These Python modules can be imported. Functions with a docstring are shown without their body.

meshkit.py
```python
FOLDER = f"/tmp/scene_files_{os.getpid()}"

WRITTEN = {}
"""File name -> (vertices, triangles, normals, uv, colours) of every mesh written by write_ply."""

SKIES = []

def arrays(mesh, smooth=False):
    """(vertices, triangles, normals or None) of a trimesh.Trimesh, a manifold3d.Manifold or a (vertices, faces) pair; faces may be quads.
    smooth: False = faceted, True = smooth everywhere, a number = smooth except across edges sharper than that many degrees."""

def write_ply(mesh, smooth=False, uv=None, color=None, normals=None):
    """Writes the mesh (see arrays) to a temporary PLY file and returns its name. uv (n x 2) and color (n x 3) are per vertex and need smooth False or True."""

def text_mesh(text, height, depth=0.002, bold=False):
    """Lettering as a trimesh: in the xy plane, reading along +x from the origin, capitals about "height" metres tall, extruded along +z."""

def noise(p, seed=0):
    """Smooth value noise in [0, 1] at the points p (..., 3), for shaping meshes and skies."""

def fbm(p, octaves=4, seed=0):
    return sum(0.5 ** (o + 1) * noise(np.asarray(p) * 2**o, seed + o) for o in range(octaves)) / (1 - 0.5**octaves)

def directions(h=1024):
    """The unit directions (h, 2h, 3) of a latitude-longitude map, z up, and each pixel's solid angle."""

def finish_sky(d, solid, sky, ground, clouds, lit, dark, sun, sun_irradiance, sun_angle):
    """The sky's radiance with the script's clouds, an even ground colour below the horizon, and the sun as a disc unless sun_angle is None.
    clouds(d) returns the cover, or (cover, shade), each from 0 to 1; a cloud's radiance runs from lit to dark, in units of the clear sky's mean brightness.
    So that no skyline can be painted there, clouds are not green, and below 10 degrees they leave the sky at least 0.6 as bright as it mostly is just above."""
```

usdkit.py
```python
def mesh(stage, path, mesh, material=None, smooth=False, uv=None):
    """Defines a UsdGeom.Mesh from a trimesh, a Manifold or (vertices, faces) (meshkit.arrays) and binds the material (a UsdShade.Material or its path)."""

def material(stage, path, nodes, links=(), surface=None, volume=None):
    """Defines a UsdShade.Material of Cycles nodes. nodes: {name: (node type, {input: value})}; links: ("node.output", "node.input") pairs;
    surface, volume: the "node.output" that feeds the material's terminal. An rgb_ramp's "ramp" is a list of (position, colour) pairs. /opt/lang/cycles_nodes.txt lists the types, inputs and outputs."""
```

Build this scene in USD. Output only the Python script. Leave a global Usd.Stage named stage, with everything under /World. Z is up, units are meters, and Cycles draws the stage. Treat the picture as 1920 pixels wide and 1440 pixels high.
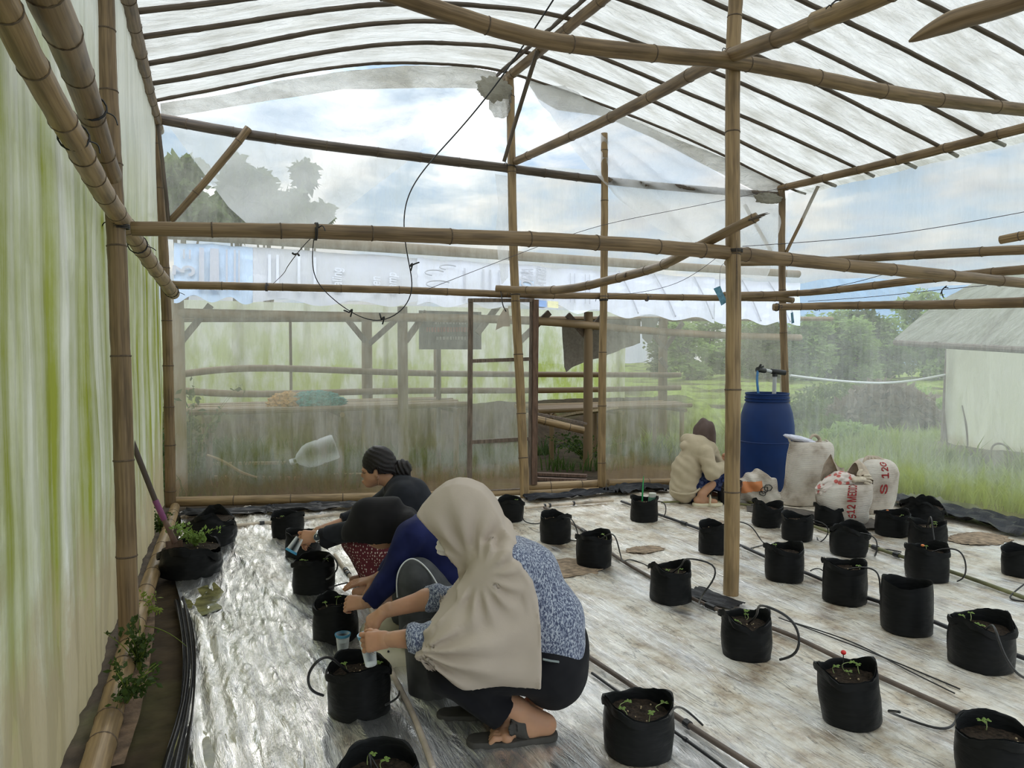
import math, random, zlib, numpy as np, trimesh, usdkit, meshkit
import manifold3d as mf
import shapely
from scipy.spatial import Delaunay
from scipy.ndimage import gaussian_filter
from pxr import Usd, UsdGeom, UsdLux, UsdShade, Gf, Sdf, Vt

stage = Usd.Stage.CreateInMemory()
UsdGeom.SetStageUpAxis(stage, 'Z')
UsdGeom.Xform.Define(stage, '/World')
UsdGeom.Scope.Define(stage, '/World/Looks')
A = np.array
PI = math.pi

# ---------------------------------------------------------------- camera, sky, sun, exposure
F, YAW, PITCH, EYE = 1400.0, 24.6, -2.4, A([0, 0, 1.4])
cam = UsdGeom.Camera.Define(stage, '/World/camera')
cam.CreateHorizontalApertureAttr(36.0)
cam.CreateFocalLengthAttr(36.0 * F / 1920)
cam.CreateExposureAttr(1.08)
xf = UsdGeom.Xformable(cam)
xf.AddTranslateOp().Set(tuple(EYE))
xf.AddRotateZOp().Set(-YAW)
xf.AddRotateXOp().Set(90 + PITCH)

def mat(name, nodes, links, surface, volume=None):
    return usdkit.material(stage, '/World/Looks/' + name, nodes, links, surface=surface, volume=volume)

SUN_AZ, SUN_EL = 11.0, 25.5      # degrees from +y towards +x, above the horizon: behind the bright cloud over the back wall
sd = A([math.sin(math.radians(SUN_AZ)) * math.cos(math.radians(SUN_EL)), math.cos(math.radians(SUN_AZ)) * math.cos(math.radians(SUN_EL)), math.sin(math.radians(SUN_EL))])
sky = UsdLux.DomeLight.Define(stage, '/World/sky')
skym = mat('overcast_sky', {
    'tc': ('texture_coordinate', {}), 's': ('separate_xyz', {}),
    'zc': ('math', {'math_type': 'maximum', 'value2': 0.03}), 'za': ('math', {'math_type': 'add', 'value2': 0.16}),
    'dx': ('math', {'math_type': 'divide'}), 'dy': ('math', {'math_type': 'divide'}), 'cv': ('combine_xyz', {'z': 0.3}),
    'n': ('noise_texture', {'scale': 3.1, 'detail': 7.0, 'roughness': 0.56, 'distortion': 0.25}),
    'r': ('rgb_ramp', {'ramp': [(0.36, (0, 0, 0)), (0.47, (.42, .42, .42)), (0.60, (1, 1, 1))]}),
    'n2': ('noise_texture', {'scale': 1.7, 'detail': 4.0, 'roughness': 0.5}),
    'sh': ('rgb_ramp', {'ramp': [(0.35, (.26, .275, .30)), (0.64, (.52, .515, .49))]}),
    'g': ('rgb_ramp', {'ramp': [(0.0, (.30, .36, .42)), (0.25, (.21, .285, .37)), (1.0, (.16, .23, .34))]}),
    'm': ('mix', {}),
    'dot': ('vector_math', {'math_type': 'dot_product', 'vector2': tuple(sd)}),
    'gl': ('map_range', {'from_min': 0.935, 'from_max': 1.0, 'to_min': 0.0, 'to_max': 1.0, 'clamp': True}),
    'gp': ('math', {'math_type': 'power', 'value2': 1.6}), 'gs': ('math', {'math_type': 'multiply', 'value2': 1.3}),
    'gn': ('math', {'math_type': 'multiply'}), 'zenith_lift': ('map_range', {'from_min': 0.0, 'from_max': 1.0, 'to_min': 0.78, 'to_max': 2.35, 'clamp': True}), 'g2': ('math', {'math_type': 'multiply'}), 'nb': ('rgb_to_bw', {}), 'g1': ('math', {'math_type': 'add', 'value2': 1.0}),  # overhead sky raised above the visible part to lift the light indoors
    'sc': ('vector_math', {'math_type': 'scale'}),
    'b': ('background_shader', {'strength': 1.0})},
    [('tc.generated', 's.vector'), ('s.z', 'zc.value1'), ('zc.value', 'za.value1'), ('s.x', 'dx.value1'), ('za.value', 'dx.value2'), ('s.y', 'dy.value1'), ('za.value', 'dy.value2'),
     ('dx.value', 'cv.x'), ('dy.value', 'cv.y'), ('cv.vector', 'n.vector'), ('cv.vector', 'n2.vector'), ('n.fac', 'r.fac'), ('n2.fac', 'sh.fac'),
     ('zc.value', 'g.fac'), ('r.color', 'm.fac'), ('g.color', 'm.color1'), ('sh.color', 'm.color2'),
     ('tc.generated', 'dot.vector1'), ('dot.value', 'gl.value'), ('gl.result', 'gp.value1'), ('gp.value', 'gs.value1'), ('r.color', 'nb.color'), ('nb.val', 'gn.value1'), ('gs.value', 'gn.value2'),
     ('gn.value', 'g1.value1'), ('m.color', 'sc.vector1'), ('s.z', 'zenith_lift.value'), ('g1.value', 'g2.value1'), ('zenith_lift.result', 'g2.value2'), ('g2.value', 'sc.scale'), ('sc.vector', 'b.color')], 'b.background')
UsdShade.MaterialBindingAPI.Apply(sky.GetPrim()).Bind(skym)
sun = UsdLux.DistantLight.Define(stage, '/World/sun')
sun.CreateIntensityAttr(1.3)
sun.CreateExposureAttr(0.0)
sun.CreateAngleAttr(11.0)
sun.CreateColorAttr(Gf.Vec3f(1.0, 0.95, 0.86))
sx = UsdGeom.Xformable(sun)
sx.AddRotateZOp().Set(180 - SUN_AZ)
sx.AddRotateXOp().Set(90 - SUN_EL)

# ---------------------------------------------------------------- surveying helpers: a photo pixel seen from the tripod gives a sight line, a plane or distance gives the point
cy, sy_, cp, sp = math.cos(math.radians(YAW)), math.sin(math.radians(YAW)), math.cos(math.radians(PITCH)), math.sin(math.radians(PITCH))
FW, RT = A([sy_ * cp, cy * cp, sp]), A([cy, -sy_, 0])
UP = np.cross(RT, FW)
def ray(px, py): return FW + RT * (px - 960) / F - UP * (py - 720) / F
def onz(px, py, z=0.0): d = ray(px, py); return EYE + d * (z - EYE[2]) / d[2]
def onx(px, py, x): d = ray(px, py); return EYE + d * x / d[0]
def ony(px, py, y): d = ray(px, py); return EYE + d * y / d[1]
def dep(px, py, t): return EYE + ray(px, py) * t
def onplane(px, py, p, n): d = ray(px, py); return EYE + d * ((A(p) - EYE) @ A(n)) / (d @ A(n))
WA, WB, WC = A([-0.05, 7.4, 0]), A([3.08, 6.72, 0]), A([6.2, 6.25, 0])          # plan of the back wall: left corner, ridge post, right corner
def onw(px, py, off=0.0):
    a, b = (WA, WB) if px < 975 else (WB, WC)
    n = np.cross(b - a, [0, 0, 1.0]); n /= np.linalg.norm(n)
    return onplane(px, py, a + n * off, n)                                       # off > 0: towards the room

# ---------------------------------------------------------------- scene-graph helpers
used = {}
def path_of(name, parent=None):
    base = (str(parent.GetPath()) if parent is not None else '/World') + '/' + name
    k = used.get(base, -1) + 1; used[base] = k
    return base if k == 0 else f'{base}_{k:03d}'
def tag(prim, label=None, cat=None, group=None, kind=None):
    for k, v in (('label', label), ('category', cat), ('group', group), ('kind', kind)):
        if v: prim.SetCustomDataByKey(k, v)
    return prim
def thing(name, label, cat, loc=(0, 0, 0), rz=0.0, group=None):
    x = UsdGeom.Xform.Define(stage, path_of(name))
    x.AddTranslateOp().Set(tuple(float(v) for v in loc))
    if rz: x.AddRotateZOp().Set(rz)
    p = tag(x.GetPrim(), label, cat, group); ORIGIN[str(p.GetPath())] = A(loc, float) if not rz else None
    return p
ORIGIN = {}
def obj(name, mesh, m, parent=None, smooth=40, uv=None, label=None, local=False):
    """One Mesh. Under a thing, coordinates are given in the world unless local."""
    if isinstance(mesh, list): mesh = cat_mesh(mesh)
    if hasattr(mesh, 'to_mesh'):
        q = mesh.to_mesh(); mesh = trimesh.Trimesh(q.vert_properties[:, :3], q.tri_verts, process=False)
    if isinstance(mesh, tuple): mesh = trimesh.Trimesh(A(mesh[0], float), A(mesh[1], int), process=False)
    if parent is not None and not local:
        top = '/'.join(str(parent.GetPath()).split('/')[:3])
        o = ORIGIN.get(top)
        if o is not None: mesh = trimesh.Trimesh(A(mesh.vertices) - o, mesh.faces, process=False)
    g = usdkit.mesh(stage, path_of(name, parent), mesh, m, smooth=(True if uv is not None else smooth), uv=uv)
    p = g.GetPrim()
    if label: p.SetCustomDataByKey('label', label)
    return p
def struct(name, mesh, m, smooth=40, uv=None, label=None):
    p = obj(name, mesh, m, None, smooth, uv); ORIGIN[str(p.GetPath())] = A([0, 0, 0.]); return tag(p, label=label, kind='structure')
def copy_of(src, loc, rz=0.0, scale=None, label=None, group=None):
    import re as _re; name = _re.sub(r'_\d{3}$', '', src.GetName())
    x = UsdGeom.Xform.Define(stage, path_of(name))
    x.GetPrim().GetReferences().AddInternalReference(src.GetPath())
    x.ClearXformOpOrder()
    for op in list(x.GetPrim().GetPropertyNames()):
        pass
    x.AddTranslateOp(opSuffix='at').Set(tuple(float(v) for v in loc)); x.AddRotateZOp(opSuffix='turn').Set(rz)
    if scale: x.AddScaleOp(opSuffix='size').Set(tuple(scale) if np.ndim(scale) else (scale,) * 3)
    p = x.GetPrim(); p.SetInstanceable(True)
    return tag(p, label, src.GetCustomDataByKey('category'), group)

# ---------------------------------------------------------------- mesh helpers
def cat_mesh(ms):
    ms = [m if isinstance(m, trimesh.Trimesh) else trimesh.Trimesh(A(m[0], float), A(m[1], int), process=False) for m in ms]
    return trimesh.util.concatenate(ms)
def spline(pts, n):
    """Catmull-Rom through the points, n samples (chord-length spaced)."""
    p = A(pts, float)
    if len(p) == 2: return p[0] + (p[1] - p[0]) * np.linspace(0, 1, n)[:, None]
    d = np.r_[0, np.cumsum(np.linalg.norm(np.diff(p[:, :3], axis=0), axis=1) ** 0.7)]; d /= d[-1]
    from scipy.interpolate import PchipInterpolator, CubicSpline
    f = CubicSpline(d, p, bc_type='natural')
    return f(np.linspace(0, 1, n))
def frames(P):
    t = np.gradient(P, axis=0); t /= np.linalg.norm(t, axis=1, keepdims=True) + 1e-12
    a = np.cross(t[0], [0, 0, 1.0] if abs(t[0][2]) < 0.9 else [1.0, 0, 0]); a /= np.linalg.norm(a)
    out = []
    for q in t:
        a = a - q * (a @ q); a /= np.linalg.norm(a); out.append(a)
    a = A(out); return t, a, np.cross(t, a)
def tube(pts, rad, sides=10, n=None, caps=True, uvlen=False, squash=1.0):
    P = spline(pts, n or max(2, len(pts))) if n else A(pts, float)
    rad = np.interp(np.linspace(0, 1, len(P)), np.linspace(0, 1, len(np.atleast_1d(rad))), np.atleast_1d(rad))
    t, a, b = frames(P)
    ang = np.arange(sides) * 2 * PI / sides
    ring = np.cos(ang)[None, :, None] * a[:, None] + squash * np.sin(ang)[None, :, None] * b[:, None]
    v = (P[:, None] + rad[:, None, None] * ring).reshape(-1, 3)
    k = len(P)
    i, j = np.meshgrid(np.arange(k - 1), np.arange(sides), indexing='ij')
    q = np.stack([i * sides + j, i * sides + (j + 1) % sides, (i + 1) * sides + (j + 1) % sides, (i + 1) * sides + j], -1).reshape(-1, 4)
    f = np.vstack([q[:, [0, 1, 2]], q[:, [0, 2, 3]]])
    L = np.r_[0, np.cumsum(np.linalg.norm(np.diff(P, axis=0), axis=1))]
    uv = np.stack([np.tile(np.minimum(np.arange(sides), sides - np.arange(sides)) / sides * 2, k), np.repeat(L, sides)], 1)
    if caps:
        v = np.vstack([v, P[0], P[-1]]); uv = np.vstack([uv, [0.5, 0], [0.5, L[-1]]])
        s = np.arange(sides); e = (k - 1) * sides
        f = np.vstack([f, np.stack([np.full(sides, k * sides), (s + 1) % sides, s], 1), np.stack([np.full(sides, k * sides + 1), e + s, e + (s + 1) % sides], 1)])
    m = trimesh.Trimesh(v, f, process=False)
    return (m, uv) if uvlen else m
def box(lo, hi): m = trimesh.creation.box(A(hi, float) - A(lo, float)); m.apply_translation((A(hi, float) + A(lo, float)) / 2); return m
def bar(p0, p1, w, h, upv=(0, 0, 1)):
    """A squared timber from p0 to p1."""
    p0, p1 = A(p0, float), A(p1, float); t = p1 - p0; L = np.linalg.norm(t); t /= L
    a = np.cross(t, upv); a /= np.linalg.norm(a); b = np.cross(a, t)
    m = trimesh.creation.box([w, h, L]); T = np.eye(4); T[:3, 0], T[:3, 1], T[:3, 2], T[:3, 3] = a, b, t, (p0 + p1) / 2
    m.apply_transform(T); return m
def lathe(prof, sides=32, wob=None):
    """Profile [(r, z), ...] turned about z."""
    pr = A(prof, float); ang = np.arange(sides) * 2 * PI / sides; k = len(pr)
    r = np.repeat(pr[:, 0], sides).reshape(k, sides); z = np.repeat(pr[:, 1], sides).reshape(k, sides)
    if wob is not None: r, z = wob(r, z, ang[None, :] + 0 * r)
    v = np.stack([r * np.cos(ang), r * np.sin(ang), z], -1).reshape(-1, 3)
    i, j = np.meshgrid(np.arange(k - 1), np.arange(sides), indexing='ij')
    q = np.stack([i * sides + j, i * sides + (j + 1) % sides, (i + 1) * sides + (j + 1) % sides, (i + 1) * sides + j], -1).reshape(-1, 4)
    return trimesh.Trimesh(v, np.vstack([q[:, [0, 1, 2]], q[:, [0, 2, 3]]]), process=False)
def sheet(G):
    """A grid (n, m, 3) of points as one open sheet."""
    n, m = G.shape[:2]; i, j = np.meshgrid(np.arange(n - 1), np.arange(m - 1), indexing='ij')
    q = np.stack([i * m + j, (i + 1) * m + j, (i + 1) * m + j + 1, i * m + j + 1], -1).reshape(-1, 4)
    return trimesh.Trimesh(G.reshape(-1, 3), np.vstack([q[:, [0, 1, 2]], q[:, [0, 2, 3]]]), process=False)
def polyfill(poly, h):
    """2-D polygon -> (points, triangles) filled with a grid of spacing h."""
    P = shapely.Polygon(poly); P = P if P.is_valid else P.buffer(0)
    x0, y0, x1, y1 = P.bounds
    g = np.stack(np.meshgrid(np.arange(x0, x1, h), np.arange(y0, y1, h)), -1).reshape(-1, 2)
    inn = shapely.contains_xy(P.buffer(-0.35 * h), g[:, 0], g[:, 1])
    ring = P.exterior; k = max(8, int(ring.length / h)); e = A([ring.interpolate(s).coords[0] for s in np.linspace(0, ring.length, k, endpoint=False)])
    e = np.vstack([e, A(poly)])
    pts = np.unique(np.round(np.vstack([g[inn], e]), 5), axis=0)
    t = Delaunay(pts).simplices; c = pts[t].mean(1)
    ok = shapely.contains_xy(P.buffer(1e-6), c[:, 0], c[:, 1])
    return pts, t[ok]
fbm, noise = meshkit.fbm, meshkit.noise
def rng(s): return np.random.default_rng(zlib.crc32(str(s).encode()))

# ---------------------------------------------------------------- materials
def plain(name, col, rough=0.6, metal=0.0, var=0.15, scale=12.0, bump=0.0, bscale=60.0, spec=0.5, stretch=(1, 1, 1), sheen=0.0, coat=0.0):
    """A principled surface whose colour wanders a little and whose relief is fine noise."""
    lo = tuple(c * (1 - var) for c in col); hi = tuple(min(1, c * (1 + var)) for c in col)
    nodes = {'tc': ('texture_coordinate', {}), 'mp': ('mapping', {'scale': stretch}), 'n': ('noise_texture', {'scale': scale, 'detail': 4.0}),
             'r': ('rgb_ramp', {'ramp': [(0.3, lo), (0.7, hi)]}),
             'p': ('principled_bsdf', {'roughness': rough, 'metallic': metal, 'specular_ior_level': spec, 'sheen_weight': sheen, 'coat_weight': coat})}
    links = [('tc.object', 'mp.vector'), ('mp.vector', 'n.vector'), ('n.fac', 'r.fac'), ('r.color', 'p.base_color')]
    if bump:
        nodes['n2'] = ('noise_texture', {'scale': bscale, 'detail': 5.0}); nodes['b'] = ('bump', {'strength': bump, 'distance': 0.01})
        links += [('mp.vector', 'n2.vector'), ('n2.fac', 'b.height'), ('b.normal', 'p.normal')]
    return mat(name, nodes, links, 'p.BSDF')

def bamboo(name, dark, mid, light):
    return mat(name, {
        'tc': ('texture_coordinate', {}), 'oi': ('object_info', {}), 'mp': ('mapping', {'scale': (6, 0.9, 1)}), 'mp2': ('mapping', {'scale': (2.5, 2.2, 1)}),
        'off': ('vector_math', {'math_type': 'add'}), 'rs': ('vector_math', {'math_type': 'scale', 'scale': 37.0, 'vector1': (1, 1, 1)}),
        'n': ('noise_texture', {'scale': 2.2, 'detail': 5.0, 'roughness': 0.62}), 'n2': ('noise_texture', {'scale': 1.6, 'detail': 3.0}),
        'r': ('rgb_ramp', {'ramp': [(0.28, dark), (0.5, mid), (0.72, light)]}), 'r2': ('rgb_ramp', {'ramp': [(0.36, (.45, .43, .40)), (0.56, (1, 1, 1))]}),
        'mx': ('mix', {'mix_type': 'multiply', 'fac': 0.75}),
        'b': ('bump', {'strength': 0.25, 'distance': 0.004}), 'p': ('principled_bsdf', {'roughness': 0.48, 'specular_ior_level': 0.4})},
        [('tc.UV', 'off.vector1'), ('oi.random', 'rs.scale'), ('rs.vector', 'off.vector2'), ('off.vector', 'mp.vector'), ('off.vector', 'mp2.vector'), ('mp.vector', 'n.vector'), ('mp2.vector', 'n2.vector'),
         ('n.fac', 'r.fac'), ('n2.fac', 'r2.fac'), ('r.color', 'mx.color1'), ('r2.color', 'mx.color2'), ('mx.color', 'p.base_color'), ('n.fac', 'b.height'), ('b.normal', 'p.normal')], 'p.BSDF')
M_BAM = bamboo('bamboo_weathered', (.135, .085, .040), (.225, .15, .075), (.31, .215, .115))
M_BAM2 = bamboo('bamboo_pale', (.21, .135, .062), (.315, .212, .10), (.39, .275, .14))
M_BAMD = bamboo('bamboo_dark_backlit', (.05, .037, .026), (.105, .078, .054), (.17, .13, .09))  # backlit darkness of the rafters put into the colour; also serves dark sticks
M_NODE = plain('bamboo_node', (.10, .068, .04), 0.7, var=0.4, scale=60)
M_CUT = plain('bamboo_cut_end', (.34, .26, .15), 0.8, var=0.3, scale=90)
M_TIMBER = plain('grey_timber', (.17, .13, .10), 0.8, var=0.35, scale=9, bump=0.4, stretch=(6, 6, 1))
M_TIMBER2 = plain('red_brown_timber', (.15, .09, .06), 0.8, var=0.4, scale=9, bump=0.4, stretch=(6, 6, 1))
M_BLACKTIE = plain('black_tie_wire', (.012, .012, .013), 0.45, var=0.3)
M_WIRE = plain('dull_wire', (.09, .08, .085), 0.5, var=0.2)

# films: a nearly clear sheet mixed by a dirt pattern with a milky sheet that lets light through diffusely
def film(name, clear, milky, algae, lo, hi, stretch, zlo, zhi, alg_lo, alg_hi, algz, extra_scale=4.0, base_fac=0.12, gloss=0.06, iso=0.45, splash=(.33, .22, .11), splz=(0.05, 0.50), bump=0.5, back=0.30):
    """lo, hi: dirt share between clear and streaked places; zlo: added dirt share growing downward below zhi; algae is a second colour in streaks below algz, algae on walls, painted creases on the roof; mud splash at the foot."""
    return mat(name, {
        'ge': ('geometry', {}), 'mp': ('mapping', {'scale': stretch}), 'n': ('noise_texture', {'scale': extra_scale, 'detail': 7.0, 'roughness': 0.62, 'distortion': 0.3}),
        'ni': ('noise_texture', {'scale': 2.6, 'detail': 9.0, 'roughness': 0.68}), 'nm': ('mix_float', {'fac': iso}),
        'r': ('map_range', {'from_min': 0.38, 'from_max': 0.64, 'to_min': lo, 'to_max': hi, 'clamp': True}),
        's': ('separate_xyz', {}), 'zr': ('map_range', {'from_min': zhi, 'from_max': zhi - 1.9, 'to_min': 0.0, 'to_max': zlo, 'clamp': True}),
        'fa': ('math', {'math_type': 'add', 'use_clamp': True}),
        'mp2': ('mapping', {'scale': (stretch[0] * 0.45, stretch[1] * 0.45, stretch[2] * 0.5), 'location': (3.1, 1.7, 0.4)}), 'n2': ('noise_texture', {'scale': extra_scale, 'detail': 6.0, 'roughness': 0.6}), 'nm2': ('mix_float', {'fac': iso * 0.7}),
        'az': ('map_range', {'from_min': algz[1], 'from_max': algz[0], 'to_min': 0.0, 'to_max': 1.0, 'clamp': True}),
        'ar': ('map_range', {'from_min': alg_lo, 'from_max': alg_hi, 'to_min': 0.0, 'to_max': 1.0, 'clamp': True}), 'am': ('math', {'math_type': 'multiply'}),
        'mc': ('mix', {'color1': milky, 'color2': algae}), 'mc2': ('mix', {'color2': splash}),
        'sz': ('map_range', {'from_min': splz[1], 'from_max': splz[0], 'to_min': -0.35, 'to_max': 0.55, 'clamp': True}), 'sa': ('math', {'math_type': 'add'}), 'sr': ('map_range', {'from_min': 0.45, 'from_max': 0.8, 'to_min': 0.0, 'to_max': 0.9, 'clamp': True}),
        'mpb': ('mapping', {'scale': (stretch[0] * 1.6, stretch[1] * 1.6, stretch[2] * 1.6)}), 'nb': ('noise_texture', {'scale': extra_scale, 'detail': 5.0, 'roughness': 0.6, 'distortion': 1.0}), 'bp': ('bump', {'strength': bump, 'distance': 0.05}),
        'tl': ('translucent_bsdf', {}), 'df': ('diffuse_bsdf', {}), 'gl': ('glossy_bsdf', {'roughness': 0.22, 'color': (.8, .8, .8)}), 'tb': ('transparent_bsdf', {'color': clear}),
        'd1': ('mix_closure', {'fac': back}), 'd2': ('mix_closure', {'fac': gloss}), 'pane': ('mix_closure', {'fac': base_fac}), 'o': ('mix_closure', {})},
        [('ge.position', 'mp.vector'), ('mp.vector', 'n.vector'), ('ge.position', 'ni.vector'), ('n.fac', 'nm.a'), ('ni.fac', 'nm.b'), ('nm.result', 'r.value'), ('ge.position', 's.vector'), ('s.z', 'zr.value'), ('r.result', 'fa.value1'), ('zr.result', 'fa.value2'),
         ('ge.position', 'mp2.vector'), ('mp2.vector', 'n2.vector'), ('n2.fac', 'nm2.a'), ('ni.fac', 'nm2.b'), ('nm2.result', 'ar.value'), ('s.z', 'az.value'), ('ar.result', 'am.value1'), ('az.result', 'am.value2'), ('am.value', 'mc.fac'),
         ('s.z', 'sz.value'), ('sz.result', 'sa.value1'), ('ni.fac', 'sa.value2'), ('sa.value', 'sr.value'), ('sr.result', 'mc2.fac'), ('mc.color', 'mc2.color1'),
         ('ge.position', 'mpb.vector'), ('mpb.vector', 'nb.vector'), ('nb.fac', 'bp.height'), ('bp.normal', 'tl.normal'), ('bp.normal', 'df.normal'), ('bp.normal', 'gl.normal'),
         ('mc2.color', 'tl.color'), ('mc2.color', 'df.color'), ('tl.BSDF', 'd1.closure1'), ('df.BSDF', 'd1.closure2'), ('d1.closure', 'd2.closure1'), ('gl.BSDF', 'd2.closure2'),
         ('tb.BSDF', 'pane.closure1'), ('d2.closure', 'pane.closure2'), ('pane.closure', 'o.closure1'), ('d2.closure', 'o.closure2'), ('fa.value', 'o.fac')], 'o.closure')
M_FILMB = film('dirty_net_back', (.96, .96, .95), (.60, .59, .48), (.20, .20, .05), 0.06, 0.34, (5, 5, 0.8), 0.13, 2.3, 0.44, 0.60, (0.3, 1.5), 4.0, 0.12, 0.05, 0.6)
M_FILMR = film('dirty_net_right', (.96, .97, .95), (.72, .73, .66), (.40, .46, .14), 0.06, 0.30, (5, 5, 0.7), 0.12, 1.9, 0.46, 0.62, (0.1, 1.0), 4.0, 0.12, 0.05, 0.6, (.42, .44, .16), (0.0, .6))
M_FILML = film('algae_film_left', (.95, .95, .92), (.63, .62, .50), (.235, .255, .035), 0.80, 1.0, (5, 4.2, 0.16), 0.25, 2.4, 0.33, 0.60, (2.0, 2.9), 2.2, 0.55, 0.05, 0.34, (.38, .31, .18), (0.0, 1.2), .3)
M_ROOF = film('milky_roof_film', (.96, .96, .94), (.73, .71, .645), (.47, .445, .375), 0.80, 0.98, (0.9, 4.5, 2.5), 0.0, 9.0, 0.44, 0.64, (7.0, 9.0), 3.0, 0.85, 0.05, 0.35, (.8, .8, .7), (-3, -2), 1.3, .14)  # darker second colour paints crease shade and crease dirt, no algae
M_DRAPE = film('thin_drape_film', (.97, .97, .97), (.80, .80, .78), (.7, .7, .66), 0.26, 0.50, (2, 2, 1.5), 0.0, 9.0, 0.5, 0.8, (3.0, 4.4), 2.5, 0.28, 0.06, .4, (.8, .8, .7), (-3, -2), .6)

# ================================================================ THE SHELL
# ground under and around the house (the floor sheet lies on it)
def terrain_z(x, y):
    x, y = A(x, float), A(y, float)
    out = np.zeros(np.broadcast(x, y).shape)
    r = np.maximum(np.maximum(x - 6.9, y - 7.9), 0) + 0 * out
    rise = -0.006 * r + 0.14 * np.clip((r - 5.5) / 1.0, 0, 1) + 0.16 * np.clip((r - 10) / 1.4, 0, 1)
    bump_ = (fbm(np.stack([x * 0.45, y * 0.45, 0 * out], -1), 4, 5) - 0.5) * np.clip(r * 0.25, 0, 0.5) + (fbm(np.stack([x * 2.5, y * 2.5, 0 * out], -1), 3, 9) - 0.5) * 0.10 * np.clip(r * 2, 0, 1)
    return -0.035 + rise + bump_
gx = np.r_[np.linspace(-40, -3, 24)[:-1], np.linspace(-3, 20, 150)[:-1], np.linspace(20, 90, 50)]
gy = np.r_[np.linspace(-12, 4, 22)[:-1], np.linspace(4, 24, 130)[:-1], np.linspace(24, 100, 50)]
GX, GY = np.meshgrid(gx, gy, indexing='ij')
M_GROUND = mat('grass_and_soil', {
    'ge': ('geometry', {}), 'n': ('noise_texture', {'scale': 0.55, 'detail': 6.0}), 'n2': ('noise_texture', {'scale': 9.0, 'detail': 6.0}),
    'r': ('rgb_ramp', {'ramp': [(0.40, (.06, .042, .026)), (0.54, (.10, .105, .03)), (0.68, (.24, .31, .065))]}), 'r2': ('rgb_ramp', {'ramp': [(0.3, (.55, .55, .5)), (0.7, (1.2, 1.2, 1.1))]}),
    's': ('separate_xyz', {}), 'far': ('map_range', {'from_min': 7.0, 'from_max': 9.5, 'to_min': -0.14, 'to_max': 0.13, 'clamp': True}), 'ad': ('math', {'math_type': 'add'}),
    'mx': ('mix', {'mix_type': 'multiply', 'fac': 1.0}), 'b': ('bump', {'strength': 0.6, 'distance': 0.03}), 'p': ('principled_bsdf', {'roughness': 0.9, 'specular_ior_level': 0.15})},
    [('ge.position', 'n.vector'), ('ge.position', 'n2.vector'), ('ge.position', 's.vector'), ('s.x', 'far.value'), ('n.fac', 'ad.value1'), ('far.result', 'ad.value2'), ('ad.value', 'r.fac'), ('n2.fac', 'r2.fac'),
     ('r.color', 'mx.color1'), ('r2.color', 'mx.color2'), ('mx.color', 'p.base_color'), ('n2.fac', 'b.height'), ('b.normal', 'p.normal')], 'p.BSDF')
struct('ground', sheet(np.stack([GX, GY, terrain_z(GX, GY)], -1)), M_GROUND, smooth=True)

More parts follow.
